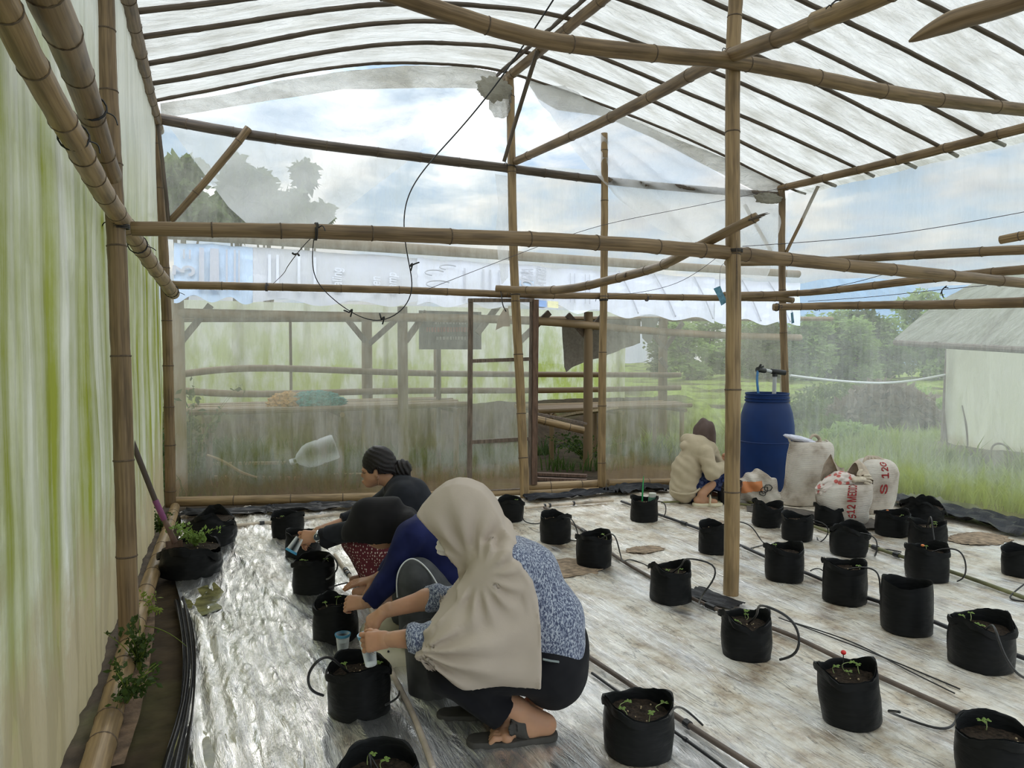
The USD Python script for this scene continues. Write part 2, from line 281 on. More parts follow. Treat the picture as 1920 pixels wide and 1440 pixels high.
# plastic mulch floor: silver sheets with pleats running down the rows
def wall_left_x(y): return -0.335 + 0.062 * (y - 2.8)
def back_y(x): return np.where(x < WB[0], WA[1] + (WB[1] - WA[1]) * (x - WA[0]) / (WB[0] - WA[0]), WB[1] + (WC[1] - WB[1]) * (x - WB[0]) / (WC[0] - WB[0]))
def floor_h(x, y):
    x, y = A(x, float), A(y, float); z0 = np.zeros(np.broadcast(x, y).shape)
    wob = 0.10 * (fbm(np.stack([x * 1.2, y * 0.8, z0], -1), 3, 3) - 0.5)
    ridge = lambda f, s, seed, amp: amp * (1 - np.abs(2 * fbm(np.stack([(x + wob * 1.6 + s * y) * f, y * f * 0.10, z0], -1), 3, seed) - 1)) ** 7
    left = np.clip((1.25 - x) / 0.6, 0, 1)
    big = fbm(np.stack([x * 0.8, y * 0.6, z0], -1), 2, 77)
    h = ridge(5, 0.12, 17, 0.012) * left + ridge(9, 0.10, 11, 0.016) * (0.35 + 0.65 * left) + ridge(22, -0.16, 12, 0.006) * (0.4 + 0.6 * left) + ridge(7, 0.45, 13, 0.007) * np.clip(big * 3 - 1, 0, 1)
    h += 0.012 * (fbm(np.stack([x * 6, y * 4, z0], -1), 3, 21) - 0.5) + 0.006 * np.abs(fbm(np.stack([x * 26, y * 9, z0], -1), 3, 22) - 0.5)
    pl = np.clip((0.34 - x) / 0.2, 0, 1) * np.clip((4.6 - y) / 0.6, 0, 1)         # gathered pleats along the left edge
    h += pl * 0.020 * (np.abs(np.sin((x * 40 + 0.9 * y + 5 * wob))) ** 2 - 0.3) * (0.5 + fbm(np.stack([x * 4, y * 1.5, z0], -1), 2, 31))
    for sx_, k in ((1.02, .004), (1.9, .004), (2.95, .005), (3.95, .004), (5.0, .005)):     # overlapping sheet edges
        h += k * np.clip((x + 0.06 * (fbm(np.stack([y * 1.5, z0, z0 + sx_], -1), 3, 8) - .5) - sx_) / 0.012, 0, 1) * np.clip((sx_ + .35 - x) / .3, 0, 1)
    return h - 0.002
nx_, ny_ = 430, 380
u = np.linspace(0, 1, nx_) ** 1.18; v = np.linspace(0, 1, ny_) ** 1.35
XX = np.zeros((nx_, ny_)); YY = np.zeros((nx_, ny_))
for j_, vv in enumerate(v):
    y_ = 0.6 + vv * 6.5
    XX[:, j_] = 0.03 + 0.03 * math.sin(y_ * 2.1) + u * 6.12; YY[:, j_] = y_
YY = np.minimum(YY, back_y(XX) - 0.16 + 0.05 * np.sin(XX * 5))
M_FLOOR = mat('silver_mulch_film', {
    'ge': ('geometry', {}), 'mp': ('mapping', {'scale': (2.6, 0.75, 1), 'rotation': (0, 0, 0.25)}), 'n': ('noise_texture', {'scale': 1.5, 'detail': 8.0, 'roughness': 0.66, 'distortion': 0.5}),
    's': ('separate_xyz', {}), 'sm': ('map_range', {'from_min': 0.4, 'from_max': 2.0, 'to_min': -0.15, 'to_max': 0.095, 'clamp': True}), 'sy': ('map_range', {'from_min': 3.2, 'from_max': 6.2, 'to_min': 0.0, 'to_max': 0.07, 'clamp': True}), 'ad': ('math', {'math_type': 'add'}), 'ad2': ('math', {'math_type': 'add'}),
    'dm': ('map_range', {'from_min': 0.43, 'from_max': 0.66, 'to_min': 0.0, 'to_max': 0.85, 'clamp': True}),
    'n3': ('noise_texture', {'scale': 5.0, 'detail': 7.0, 'roughness': 0.7}), 'dc': ('rgb_ramp', {'ramp': [(0.33, (.25, .165, .09)), (0.45, (.56, .47, .34)), (0.58, (.82, .77, .66))]}),
    'mp5': ('mapping', {'scale': (9, 0.9, 1), 'rotation': (0, 0, 0.05)}), 'n5': ('noise_texture', {'scale': 1.7, 'detail': 5.0, 'roughness': 0.6, 'distortion': 0.8}), 'l1': ('math', {'math_type': 'subtract', 'value2': 0.5}), 'l2': ('math', {'math_type': 'absolute'}), 'l3': ('map_range', {'from_min': 0.002, 'from_max': 0.016, 'to_min': 0.35, 'to_max': 1.0, 'clamp': True}), 'lm': ('mix', {'mix_type': 'multiply', 'fac': 1.0}), 'lm2': ('mix', {'mix_type': 'multiply', 'fac': 0.25}),
    'si': ('rgb_ramp', {'ramp': [(0.3, (.80, .80, .785)), (0.7, (.97, .96, .94))]}),
    'mp4': ('mapping', {'scale': (15, 2.4, 1), 'rotation': (0, 0, 0.12)}), 'n4': ('noise_texture', {'scale': 1.6, 'detail': 6.0, 'roughness': 0.65, 'distortion': 0.9}), 'b': ('bump', {'strength': 0.9, 'distance': 0.02}),
    'pm': ('principled_bsdf', {'metallic': 0.93, 'roughness': 0.20}), 'pd': ('principled_bsdf', {'roughness': 0.55, 'specular_ior_level': 0.45}), 'o': ('mix_closure', {})},
    [('ge.position', 'mp.vector'), ('mp.vector', 'n.vector'), ('ge.position', 's.vector'), ('s.x', 'sm.value'), ('s.y', 'sy.value'), ('n.fac', 'ad.value1'), ('sm.result', 'ad.value2'), ('ad.value', 'ad2.value1'), ('sy.result', 'ad2.value2'), ('ad2.value', 'dm.value'),
     ('ge.position', 'n3.vector'), ('n3.fac', 'dc.fac'), ('n3.fac', 'si.fac'), ('ge.position', 'mp5.vector'), ('mp5.vector', 'n5.vector'), ('n5.fac', 'l1.value1'), ('l1.value', 'l2.value1'), ('l2.value', 'l3.value'), ('l3.result', 'lm.color2'), ('l3.result', 'lm2.color2'), ('dc.color', 'lm.color1'), ('si.color', 'lm2.color1'), ('lm.color', 'pd.base_color'), ('lm2.color', 'pm.base_color'), ('ge.position', 'mp4.vector'), ('mp4.vector', 'n4.vector'), ('n4.fac', 'b.height'),
     ('b.normal', 'pm.normal'), ('b.normal', 'pd.normal'), ('pm.BSDF', 'o.closure1'), ('pd.BSDF', 'o.closure2'), ('dm.result', 'o.fac')], 'o.closure')
M_MULCHB = plain('black_mulch_film', (.010, .010, .011), 0.38, var=0.3, bump=0.3, bscale=40, spec=.25)
FLOOR = struct('floor', sheet(np.stack([XX, YY, floor_h(XX, YY)], -1)), M_FLOOR, smooth=True, label='silver plastic mulch sheets over the soil')
# black underside of the sheet turned over along the left edge, gathered into folds
e_u = np.linspace(0, 1, 26); e_v = np.linspace(0, 1, 160); EU, EV = np.meshgrid(e_u, e_v, indexing='ij')
ey = 0.8 + EV * 3.75
ew = 0.055 + 0.10 * np.clip((3.2 - ey) / 1.6, 0, 1)
ex = 0.055 + 0.03 * np.sin(ey * 2.1) - EU * ew - 0.02 * np.clip((3 - ey), 0, 2)
ez = 0.018 + 0.016 * np.abs(np.sin(EU * 9 + ey * 1.1 + 2 * fbm(np.stack([EU * 2, ey * 2, 0 * ey], -1), 2, 4))) - 0.018 * EU
obj('turned_edge', sheet(np.stack([ex, ey, ez], -1)), M_MULCHB, FLOOR, smooth=True, label='black underside of the sheet folded over')
M_PUDDLE = plain('algae_puddle', (.15, .14, .055), 0.10, var=0.6, scale=14, spec=0.6)
def tear(poly, m, z=0.028):
    pts, t = polyfill(A([onz(*p, z)[:2] for p in poly]), 0.02)
    obj('tear', (np.c_[pts, z + 0.003 * fbm(np.c_[pts * 20, 0 * pts[:, 0]], 2, 3)], t), m, FLOOR, smooth=True, label='torn place with wet algae')
tear([(330, 1366), (352, 1360), (405, 1380), (424, 1376), (432, 1410), (425, 1448), (322, 1448)], M_PUDDLE, 0.009)
tear([(345, 1116), (380, 1100), (402, 1092), (420, 1110), (405, 1130), (420, 1140), (395, 1150), (362, 1160), (345, 1170)], M_PUDDLE, 0.007)

# films of the walls
def wall_sheet(P0, P1, z0, ztop, n, m, amp, seed, inset=0.0):
    """A film between two floor points; ztop(s) gives its top edge. Slack and vertical creases give it relief."""
    s = np.linspace(0, 1, n)[:, None]; t = np.linspace(0, 1, m)[None, :]
    P0, P1 = A(P0), A(P1); d = P1 - P0; nn = np.cross(d, [0, 0, 1.0]); nn /= np.linalg.norm(nn)
    zt = ztop(s) if callable(ztop) else ztop + 0 * s
    z = z0 + (zt - z0) * t; base = P0 + d * s[..., None]
    L = np.linalg.norm(d); q = np.stack([s * L * 7 + 0 * z, z * 0.8, 0 * z + seed], -1); q2 = np.stack([s * L * 1.6 + 0 * z, z * 1.1, 0 * z + seed], -1)
    off = amp * ((fbm(q, 4, seed) - 0.5) + 1.2 * (fbm(q2, 3, seed + 1) - 0.5)) + inset
    return np.concatenate([base[..., :2] + off[..., None] * nn[:2], z[..., None]], -1)
WLa, WLb = A([wall_left_x(-1.2), -1.2, 0]), A([wall_left_x(7.42), 7.42, 0])
struct('wall_left', sheet(wall_sheet(WLa, WLb, 0.02, 3.40, 420, 60, 0.03, 3, -0.02)), M_FILML, smooth=True, label='greenhouse wall of plastic film green with algae')
# back wall in three pieces of film around the doorway
DL, DR = onw(1004, 800), onw(1126, 800)
for i_, (a_, b_, zt) in enumerate(((WA, onw(883, 800) * [1, 1, 0], lambda s: 3.42 - 0.12 * s), (A([DR[0], DR[1], 0]), WC, lambda s: 3.1 + 0 * s))):
    struct('wall_back', sheet(wall_sheet(a_, b_, 0.04, zt, 240, 90, 0.022, 11 + i_, -0.03)), M_FILMB, smooth=True, label=('greenhouse wall of net film left of the doorway', 'greenhouse wall of net film right of the doorway')[i_])
g1, g2 = onw(883, 800) * [1, 1, 0], A([DR[0], DR[1], 0])
struct('wall_back', sheet(wall_sheet(g1, WB, 1.83, 3.3, 60, 60, 0.02, 15, -0.03)), M_FILMB, smooth=True, label='greenhouse wall of net film above the door leaf')
struct('wall_back', sheet(wall_sheet(WB, g2, 1.83, 3.25, 60, 60, 0.02, 16, -0.03)), M_FILMB, smooth=True, label='greenhouse wall of net film above the doorway')
struct('wall_right', sheet(wall_sheet(A([6.40, -1.2, 0]), A([6.22, 6.28, 0]), 0.05, 3.15, 260, 70, 0.02, 21, 0.0)), M_FILMR, smooth=True, label='greenhouse wall of clear net film')

# roof: a film over bowed rafters from the left eave over the ridge to the right overhang
RAFT_Y = [6.80, 6.37, 5.95, 5.52, 5.08, 4.66, 4.24, 3.80, 3.36, 2.9, 2.45, 2.0, 1.5, 1.0, 0.5, 0.0]
def roof_prof(y, s):
    """s 0..1 left eave to ridge, 1..2 ridge to right eave, 2..2.13 the overhang; the rafter's axis."""
    y, s = np.broadcast_arrays(A(y, float), A(s, float))
    le = np.stack([-0.17 + (y - 4.9) * 0.045, y, 3.44 + 0 * y], -1); ri = np.stack([3.04 + 0 * y, y - .05, 4.16 + 0 * y], -1); re = np.stack([6.22 + 0 * y - 0.03 * (y - 5), y - 0.57, 3.22 + 0 * y], -1)
    a = np.clip(s, 0, 1)[..., None]; b = np.clip(s - 1, 0, 1.2)[..., None]
    p = np.where(s[..., None] <= 1, le + (ri - le) * a, ri + (re - ri) * b)
    p[..., 2] += 0.17 * np.sin(PI * np.clip(s, 0, 1) ** 1.25) * (s <= 1) + 0.05 * np.sin(PI * np.clip(s - 1, 0, 1)) * (s > 1) - 0.05 * np.clip(s - 2, 0, 1)
    return p
S = np.linspace(-0.01, 2.085, 300); Yr = np.linspace(-1.0, 6.90, 330)
SS, RY = np.meshgrid(S, Yr, indexing='ij')
RP = roof_prof(RY, SS)
sag = np.min(np.abs(RY[..., None] - A(RAFT_Y)), -1)
RP[..., 2] += 0.022 - 0.030 * np.clip(sag / 0.2, 0, 1) ** 1.5 * np.clip((2.06 - SS) * 5, 0, 1) + 0.020 * (fbm(np.stack([SS * 3, RY * 9, 0 * SS], -1), 4, 41) - 0.5) + 0.018 * (fbm(np.stack([SS * 12, RY * 3, 0 * SS], -1), 3, 42) - 0.5)
struct('ceiling', sheet(RP), M_ROOF, smooth=True, label='roof of milky plastic film')

# ================================================================ BAMBOO FRAME
def pole(name, label, cat, pts, rad, m=None, seg=0.42, n=None, group=None, nodes=True, sides=14, cut=None, ends=True, swell=0.06):
    """A bamboo culm along pts (world points), radius from rad[0] to rad[1], with a raised joint every seg metres."""
    m = m or M_BAM; r = rng(label + name)
    P0 = A(pts, float); L = np.linalg.norm(np.diff(P0, axis=0), axis=1).sum()
    k = n or max(8, int(L / 0.045)); P = spline(P0, k)
    s = np.linspace(0, L, k); js = []; q = r.uniform(0.1, seg)
    while q < L - 0.02: js.append(q); q += seg * r.uniform(0.8, 1.2)
    rr = np.interp(np.linspace(0, 1, k), np.linspace(0, 1, len(rad)), rad)
    for j in js: rr = rr * (1 + swell * np.exp(-((s - j) / 0.018) ** 2) - 0.04 * np.exp(-((s - j - 0.03) / 0.02) ** 2))
    P = P + np.cumsum(r.normal(0, 0.0006, P.shape), 0) * np.clip(np.minimum(s, L - s) * 8, 0, 1)[:, None]
    t = thing(name, label, cat, P[0], group=group)
    g, uv = tube(P, rr, sides, uvlen=True)
    obj('culm', g, m, t, uv=uv)
    if nodes:
        tt, a, b = frames(P)
        for j in js:
            c = A([np.interp(j, s, P[:, d]) for d in range(3)]); i = min(int(j / L * (k - 1)), k - 2); R = np.interp(j, s, rr)
            ang = np.arange(sides + 2) * 2 * PI / (sides + 2)
            w = max(0.0035, 0.10 * R); ring = np.cos(ang)[:, None] * a[i] + np.sin(ang)[:, None] * b[i]
            v = np.vstack([c + tt[i] * h_ + ring * (R + e_) for h_, e_ in ((-w, 0.0005), (-w * .3, .0028), (w * .5, .0022), (w, 0.0004))])
            nn = sides + 2; ii, jj = np.meshgrid(np.arange(3), np.arange(nn), indexing='ij')
            qd = np.stack([ii * nn + jj, ii * nn + (jj + 1) % nn, (ii + 1) * nn + (jj + 1) % nn, (ii + 1) * nn + jj], -1).reshape(-1, 4)
            obj('node', (v, np.vstack([qd[:, [0, 1, 2]], qd[:, [0, 2, 3]]])), M_NODE, t, smooth=True)
    if ends:
        tt, a, b = frames(P)
        for c, d, R in ((P[0], -tt[0], rr[0]), (P[-1], tt[-1], rr[-1])):
            ang = np.linspace(0, 2 * PI, 13)[:-1]; u1 = np.cross(d, [0.3, 0.5, 0.81]); u1 /= np.linalg.norm(u1); u2 = np.cross(d, u1)
            ring = np.cos(ang)[:, None] * u1 + np.sin(ang)[:, None] * u2
            v = np.vstack([c + d * .001 + ring * R * .98, c + d * .001 + ring * R * .62, c - d * 0.0 + ring * R * .6 + d * .0012])
            ii = np.arange(12); f = np.vstack([np.stack([ii, (ii + 1) % 12, 12 + (ii + 1) % 12], 1), np.stack([ii, 12 + (ii + 1) % 12, 12 + ii], 1)])
            obj('cut_end', (v[:24], f), M_CUT, t, smooth=False)
    return t
def lash(t, c, axis, R, turns=3, m=None, r=0.003, seed=0):
    """Tie wire wound round a pole at c, a part of thing t, with two loose tails."""
    axis = A(axis, float) / np.linalg.norm(axis); u1 = np.cross(axis, [0.2, 0.31, 0.93]); u1 /= np.linalg.norm(u1); u2 = np.cross(axis, u1)
    a = np.linspace(0, 2 * PI * turns, 14 * turns + 1); P = A(c) + (R + r) * (np.cos(a)[:, None] * u1 + np.sin(a)[:, None] * u2) + axis * np.linspace(-.5, .5, len(a))[:, None] * turns * r * 2.4
    e = rng(str(c) + str(seed)); tail = [P[-1], P[-1] + u1 * .02 + axis * .012, P[-1] + u1 * .035 + A([0, 0, -.03]) + e.normal(0, .008, 3)]
    obj('tie_wire', [tube(P, r, 5), tube(tail, r * .9, 5, n=6)], m or M_BLACKTIE, t, smooth=True)

p_ = lambda *a: [A(q) for q in a]
# --- posts
t = pole('bamboo_post', 'thick weathered bamboo post against the algae film in the left foreground', 'post', p_(onz(243, 1216, 0), dep(222, 560, 3.52), dep(201, 60, 3.50), dep(198, -60, 3.48)), (.046, .043, .040), M_BAM)
lash(t, dep(222, 425, 3.53), (0, 0, 1), .045, 3)
t = pole('bamboo_post', 'bamboo post in the left back corner of the greenhouse', 'post', p_(onw(320, 950, .06), onw(316, 700, .06), onw(306, 440, .07), onw(291, 225, .08)), (.047, .043, .04), M_BAM)
t = pole('bamboo_post', 'tall smooth bamboo post standing alone in the middle of the floor', 'post', p_((2.93, 3.355, 0), dep(1374, 560, 4.32), dep(1378, 0, 4.35), (2.99, 3.36, 4.12)), (.044, .043, .042, .04), M_BAM2, seg=0.62)
lash(t, dep(1377, 470, 4.33), (0, 0, 1), .043, 3); lash(t, dep(1378, 95, 4.34), (0, 0, 1), .042, 2)
for q, z in ((1381, 490),):      # long drying crack in the post
    pts = [dep(q, 450, 4.278), dep(q + .5, 500, 4.277), dep(q + 1, 560, 4.277)]
    obj('crack', tube(pts, (.001, .004, .0005), 6, n=10), M_NODE, t)
t = pole('bamboo_post', 'bamboo ridge post at the back wall left of the doorway', 'post', p_(onz(984, 934, 0), dep(975, 720, 7.28), dep(964, 500, 7.25), dep(955, 142, 7.25)), (.046, .045, .043, .04), M_BAM2, seg=0.55)
lash(t, dep(966, 552, 7.24), (0, 0, 1), .044, 2); lash(t, dep(959, 312, 7.24), (.2, 0, 1), .042, 2)
RIDGEPOST_TOP = dep(955, 142, 7.25)
t = pole('bamboo_post', 'bamboo doorpost right of the doorway ending in a bare top', 'post', p_(onw(1128, 912, .05), onw(1131, 620, .05), onw(1134, 450, .05), onw(1133, 250, .05)), (.042, .040, .037, .034), M_BAM2, seg=0.55)
lash(t, onw(1132, 562, .05), (0, 0, 1), .04, 3)
t = pole('bamboo_post', 'leaning bamboo post in the right back corner behind the blue barrel', 'post', p_(onw(1481, 905, .05), onw(1473, 740, .05), onw(1467, 560, .05), onw(1465, 357, .05)), (.042, .04, .038, .036), M_BAM, seg=0.5)
# --- rails along the left wall
t = pole('bamboo_rail', 'lower thick bamboo rail running along the left wall to the back corner', 'rail', p_(dep(-55, -110, 1.55), dep(65, 122, 2.0), dep(150, 278, 2.5), dep(200, 372, 3.15), dep(262, 464, 4.2), dep(325, 550, 6.2)), (.038, .039, .042, .043, .044, .050), M_BAM2, seg=0.36)
lash(t, dep(258, 458, 4.12), A(dep(325, 550, 6.2)) - dep(262, 464, 4.2), .047, 2); lash(t, dep(138, 257, 2.43), A(dep(150, 278, 2.5)) - dep(65, 122, 2.0), .043, 2); lash(t, dep(321, 545, 6.05), (0, 1, 0), .051, 2)
t = pole('bamboo_rail', 'upper thick bamboo rail along the left wall ending in mid air', 'rail', p_(dep(45, -105, 1.7), dep(97, 10, 1.95), dep(140, 112, 2.35), dep(178, 220, 2.8), dep(209, 328, 3.3)), (.052, .051, .048, .045, .043), M_BAM, seg=0.3)
lash(t, dep(172, 202, 2.72), (0.05, 1, -.2), .046, 2)
pole('bamboo_rail', 'bamboo eave pole under the left edge of the roof', 'rail', p_((-0.36, 0.4, 3.40), (-0.185, 4.9, 3.41), (-0.085, 7.0, 3.40), (-0.05, 7.5, 3.39)), (.052, .046, .040), M_BAM)
t = pole('bamboo_log', 'bamboo log lying along the foot of the left wall', 'log', p_((wall_left_x(1.0) + .10, 1.0, .045), onz(182, 1420, .045), onz(232, 1240, .045), (wall_left_x(7.2) + .08, 7.2, .035)), (.048, .046, .040), M_BAM2, seg=0.3)
# --- back wall poles
t = pole('bamboo_rail', 'bamboo tie rail across the top of the back wall', 'rail', p_(onw(296, 222, .10), onw(460, 252, .10), onw(700, 285, .10), onw(950, 316, .02), onw(1150, 341, .0), onw(1464, 367, .02)), (.047, .042, .036), M_BAMD)
t = pole('bamboo_rail', 'slim bamboo rail across the back wall above the door', 'rail', p_(onw(322, 534, .10), onw(560, 540, .06), onw(800, 547, .02), onw(960, 553, -.02), onw(1140, 557, -.01), onw(1300, 560, .03), onw(1487, 563, .10)), (.036, .034, .032), M_BAM, seg=0.5)
lash(t, onw(500, 538, .07), (1, -.2, 0), .035, 3, M_WIRE); lash(t, onw(1213, 558, .0), (1, -.1, 0), .034, 3, M_WIRE)
pole('bamboo_log', 'split bamboo skirting along the foot of the back wall left of the door', 'log', p_(onw(322, 941, .02), onw(600, 934, .02), onw(975, 925, .02)), (.045, .045), M_BAM2, seg=.6)
pole('bamboo_log', 'bamboo log along the foot of the back wall right of the door', 'log', p_(onw(1140, 906, .02), onw(1300, 903, .02), onw(1470, 898, .02)), (.042, .04), M_BAM2, seg=.6)
pole('bamboo_log', 'upper bamboo threshold pole of the doorway', 'log', p_(onw(990, 913, .0), onw(1128, 907, .0)), (.046, .044), M_BAM2, seg=.3)
pole('bamboo_log', 'lower bamboo threshold pole of the doorway', 'log', p_(onw(990, 925, .06), onw(1122, 919, .06)), (.034, .032), M_BAM2, seg=.3)
pole('bamboo_brace', 'bamboo brace from the back corner post up to the tie rail', 'brace', p_(onw(320, 414, .14), onw(392, 332, .15), onw(466, 240, .16)), (.030, .034), M_BAM, seg=.6)
pole('bamboo_brace', 'thin dark stick leaning up the left back corner post', 'brace', p_(onw(316, 415, .16), onw(300, 265, .16), onw(284, 150, .16)), (.017, .016), M_BAMD, seg=.5, nodes=False)
pole('bamboo_brace', 'thin dark stick hanging from the ridge pole past the ridge post', 'brace', p_(dep(945, 303, 7.12), dep(978, 190, 6.9), dep(1008, 94, 6.6)), (.018, .021), M_BAMD, seg=.6, nodes=False)
pole('bamboo_brace', 'flat bamboo strip bracing the right eave pole at the corner post', 'brace', p_(onw(1474, 474, .08), onw(1506, 408, .16), onw(1541, 334, .24)), (.018, .018), M_BAM, seg=.6, nodes=False)
pole('bamboo_brace', 'pale bamboo strip behind the hanging film at the right back corner', 'brace', p_(onw(1396, 384, -.06), onw(1445, 471, -.06)), (.02, .02), M_BAM2, seg=.6, nodes=False)
# --- beams across the house
t = pole('bamboo_beam', 'long bamboo cross beam at head height from the left wall past the middle post', 'beam', p_(ony(247, 429, 3.52), ony(450, 430, 3.48), ony(640, 435, 3.46), ony(960, 447, 3.44), ony(1280, 466, 3.44), ony(1400, 478, 3.46), ony(1660, 505, 3.46), ony(1950, 534, 3.46)), (.030, .036, .040, .040, .036), M_BAM, seg=.42)
lash(t, ony(592, 434, 3.46), (1, 0, 0), .036, 2)
pole('bamboo_beam', 'upper bamboo cross beam under the roof passing the middle post', 'beam', p_(ony(640, -45, 3.46), ony(890, 42, 3.45), ony(1060, 80, 3.44), ony(1370, 116, 3.46), ony(1620, 166, 3.46), ony(1960, 212, 3.46)), (.042, .044, .046, .045), M_BAM, seg=.6)
pole('bamboo_beam', 'bamboo pole from the ridge post rising forward past the middle post', 'beam', p_(dep(968, 302, 7.22), dep(1180, 202, 5.6), dep(1348, 112, 4.42), dep(1480, 60, 3.75), dep(1680, -30, 3.1)), (.038, .042, .044), M_BAM, seg=.6)
t = pole('bamboo_beam', 'short bamboo stub tied under the pole near the top edge', 'beam', p_(dep(1528, 40, 3.42), dep(1600, 12, 3.2), dep(1700, -32, 2.95)), (.043, .046), M_BAM2, seg=.5)
lash(t, dep(1572, 22, 3.3), A(dep(1600, 12, 3.2)) - dep(1528, 40, 3.42), .045, 2)
pole('bamboo_beam', 'bamboo ridge pole under the peak of the roof', 'beam', p_((3.045, 6.95, 4.085), (3.05, 5.0, 4.09), (3.06, 2.5, 4.10), (3.06, -.6, 4.10)), (.042, .046, .046), M_BAM, seg=.5)
pole('bamboo_beam', 'thin dark pole lying along the top of the ridge pole', 'beam', p_((2.99, 6.9, 4.14), (2.985, 4.5, 4.15), (2.99, 1.5, 4.15)), (.018, .02), M_BAMD, seg=.5, nodes=False)
pole('bamboo_rail', 'bamboo eave pole under the right side of the roof', 'rail', p_((6.06, 6.42, 3.19), (6.16, 5.4, 3.19), (6.24, 4.4, 3.2), (6.26, 2.8, 3.2), (6.3, 0.6, 3.2)), (.036, .042, .045), M_BAM, seg=.5)
# --- rails along the right wall
RW = lambda px, py: onplane(px, py, (6.14, 6.2, 0), (1, .03, 0))
t = pole('bamboo_rail', 'upper bamboo rail along the right wall', 'rail', p_(dep(1362, 493, 7.75), RW(1500, 489), RW(1700, 478), RW(1960, 463)), (.034, .038, .040), M_BAM, seg=.5)
lash(t, dep(1366, 493, 7.72), (1, 0, 0), .034, 2, M_WIRE)
pole('bamboo_rail', 'middle bamboo rail along the right wall sloping up', 'rail', p_(dep(1358, 553, 7.7), RW(1490, 550), RW(1590, 541), RW(1750, 521), RW(1960, 501)), (.032, .036, .038), M_BAM, seg=.5)
t = pole('bamboo_rail', 'lowest bamboo rail along the right wall', 'rail', p_(dep(1450, 576, 7.55), RW(1600, 573), RW(1750, 571), RW(1960, 565)), (.036, .040, .044), M_BAM, seg=.5)
lash(t, RW(1530, 575), (0, 1, 0), .038, 2); lash(t, dep(1456, 576, 7.52), (1, 0, 0), .036, 2)
pole('bamboo_rail', 'broken bamboo stub at the right edge', 'rail', p_(dep(1876, 450, 4.6), dep(1915, 442, 4.5), dep(1990, 430, 4.3)), (.026, .027, .028), M_BAM2, seg=.5)
t = pole('bamboo_branch', 'crooked bamboo branch with a split tip slanting across the middle post', 'branch', p_(dep(930, 541, 7.1), dep(985, 544, 7.0), dep(1060, 542, 6.5), dep(1130, 528, 6.0), dep(1215, 505, 5.3), dep(1300, 466, 4.42), dep(1378, 425, 4.20), dep(1420, 406, 4.12)), (.034, .036, .034, .030, .026), M_BAM, seg=.45, ends=False)
for i_, (dx, dy, d_) in enumerate(((24, -4, 0.0), (20, 2, -.02), (14, 6, .02), (28, -2, -.01))):
    obj('splinter', tube(p_(dep(1404 + i_ * 4, 413 - i_, 4.13 + d_), dep(1414 + dx * .4, 406 + dy * .5, 4.1 + d_), dep(1416 + dx, 402 + dy, 4.08 + d_)), (.014, .010, .001), 6, n=8, squash=.5), M_BAMD, t)
for q in (dep(1170, 520, 5.62), dep(1240, 497, 5.05), dep(1316, 459, 4.34)):
    obj('twig_stub', tube(p_(q, q + A([.015, -.01, .035])), (.012, .005), 6), M_BAMD, t)
# split spear-ended pole, top right
P = spline(p_(dep(1704, 78, 2.75), dep(1780, 42, 2.7), dep(1860, 18, 2.65), dep(2000, -30, 2.6)), 40)
rr = .046 * np.clip(np.linspace(0.02, 3.4, 40), 0, 1) ** .6
t = thing('bamboo_pole', 'split bamboo pole with a spear-shaped end at the top right', 'pole', P[0])
g, uv = tube(P, rr, 18, uvlen=True, squash=.8); obj('culm', g, M_BAM, t, uv=uv)
ed = [P[k] + UP * rr[k] * .55 - FW * rr[k] * .72 for k in range(12, 40, 3)]
obj('split_edge', tube(ed, .003, 5), M_NODE, t)
# --- rafters, in the bamboo colour darkened for backlight
for i_, y_ in enumerate(RAFT_Y[:9]):
    s_ = np.linspace(0.0, 2.07, 40); q = roof_prof(y_ + 0 * s_, s_)
    q[:, 1] += 0.03 * np.sin(s_ * 3 + i_ * 1.7); q[:, 2] += 0.008 * np.sin(s_ * 5 + i_ * 2.3)
    word = ['first', 'second', 'third', 'fourth', 'fifth', 'sixth', 'seventh', 'eighth', 'ninth'][i_]
    pole('roof_rafter', f'thin dark bamboo rafter under the roof film, {word} from the back gable', 'rafter', q[::3], (.019, .018, .017) if i_ else (.014, .013, .012), M_BAMD, seg=.45, nodes=False, sides=9, ends=False, group='thin bamboo rafters under the roof film', swell=.14)

# ================================================================ OUTDOORS
def leafy(n, centers, radii, size, seed, droop=0.0):
    """n bent leaves scattered through ellipsoids."""
    r = rng(seed); C, R = A(centers, float), A(radii, float)
    w = R.prod(1) ** .67; k = r.choice(len(C), n, p=w / w.sum())
    d = r.normal(size=(n, 3)); d /= np.linalg.norm(d, axis=1, keepdims=True)
    c = C[k] + R[k] * d * (r.uniform(0.25, 1, (n, 1)) ** .6)
    c += 0.25 * R[k].mean(1, keepdims=True) * (fbm(c * 1.7, 2, 3)[:, None] - .5) * d
    a = r.normal(size=(n, 3)); a[:, 2] -= droop; a /= np.linalg.norm(a, axis=1, keepdims=True)
    b = np.cross(a, r.normal(size=(n, 3))); b /= np.linalg.norm(b, axis=1, keepdims=True)
    s = size * r.uniform(.6, 1.4, (n, 1)); nn = np.cross(a, b)
    v = np.stack([c, c + a * s * .5 + b * s * .26 + nn * s * .06, c + a * s, c + a * s * .5 - b * s * .26 + nn * s * .06], 1).reshape(-1, 3)
    i = np.arange(n) * 4
    return trimesh.Trimesh(v, np.vstack([np.stack([i, i + 1, i + 2], 1), np.stack([i, i + 2, i + 3], 1)]), process=False)
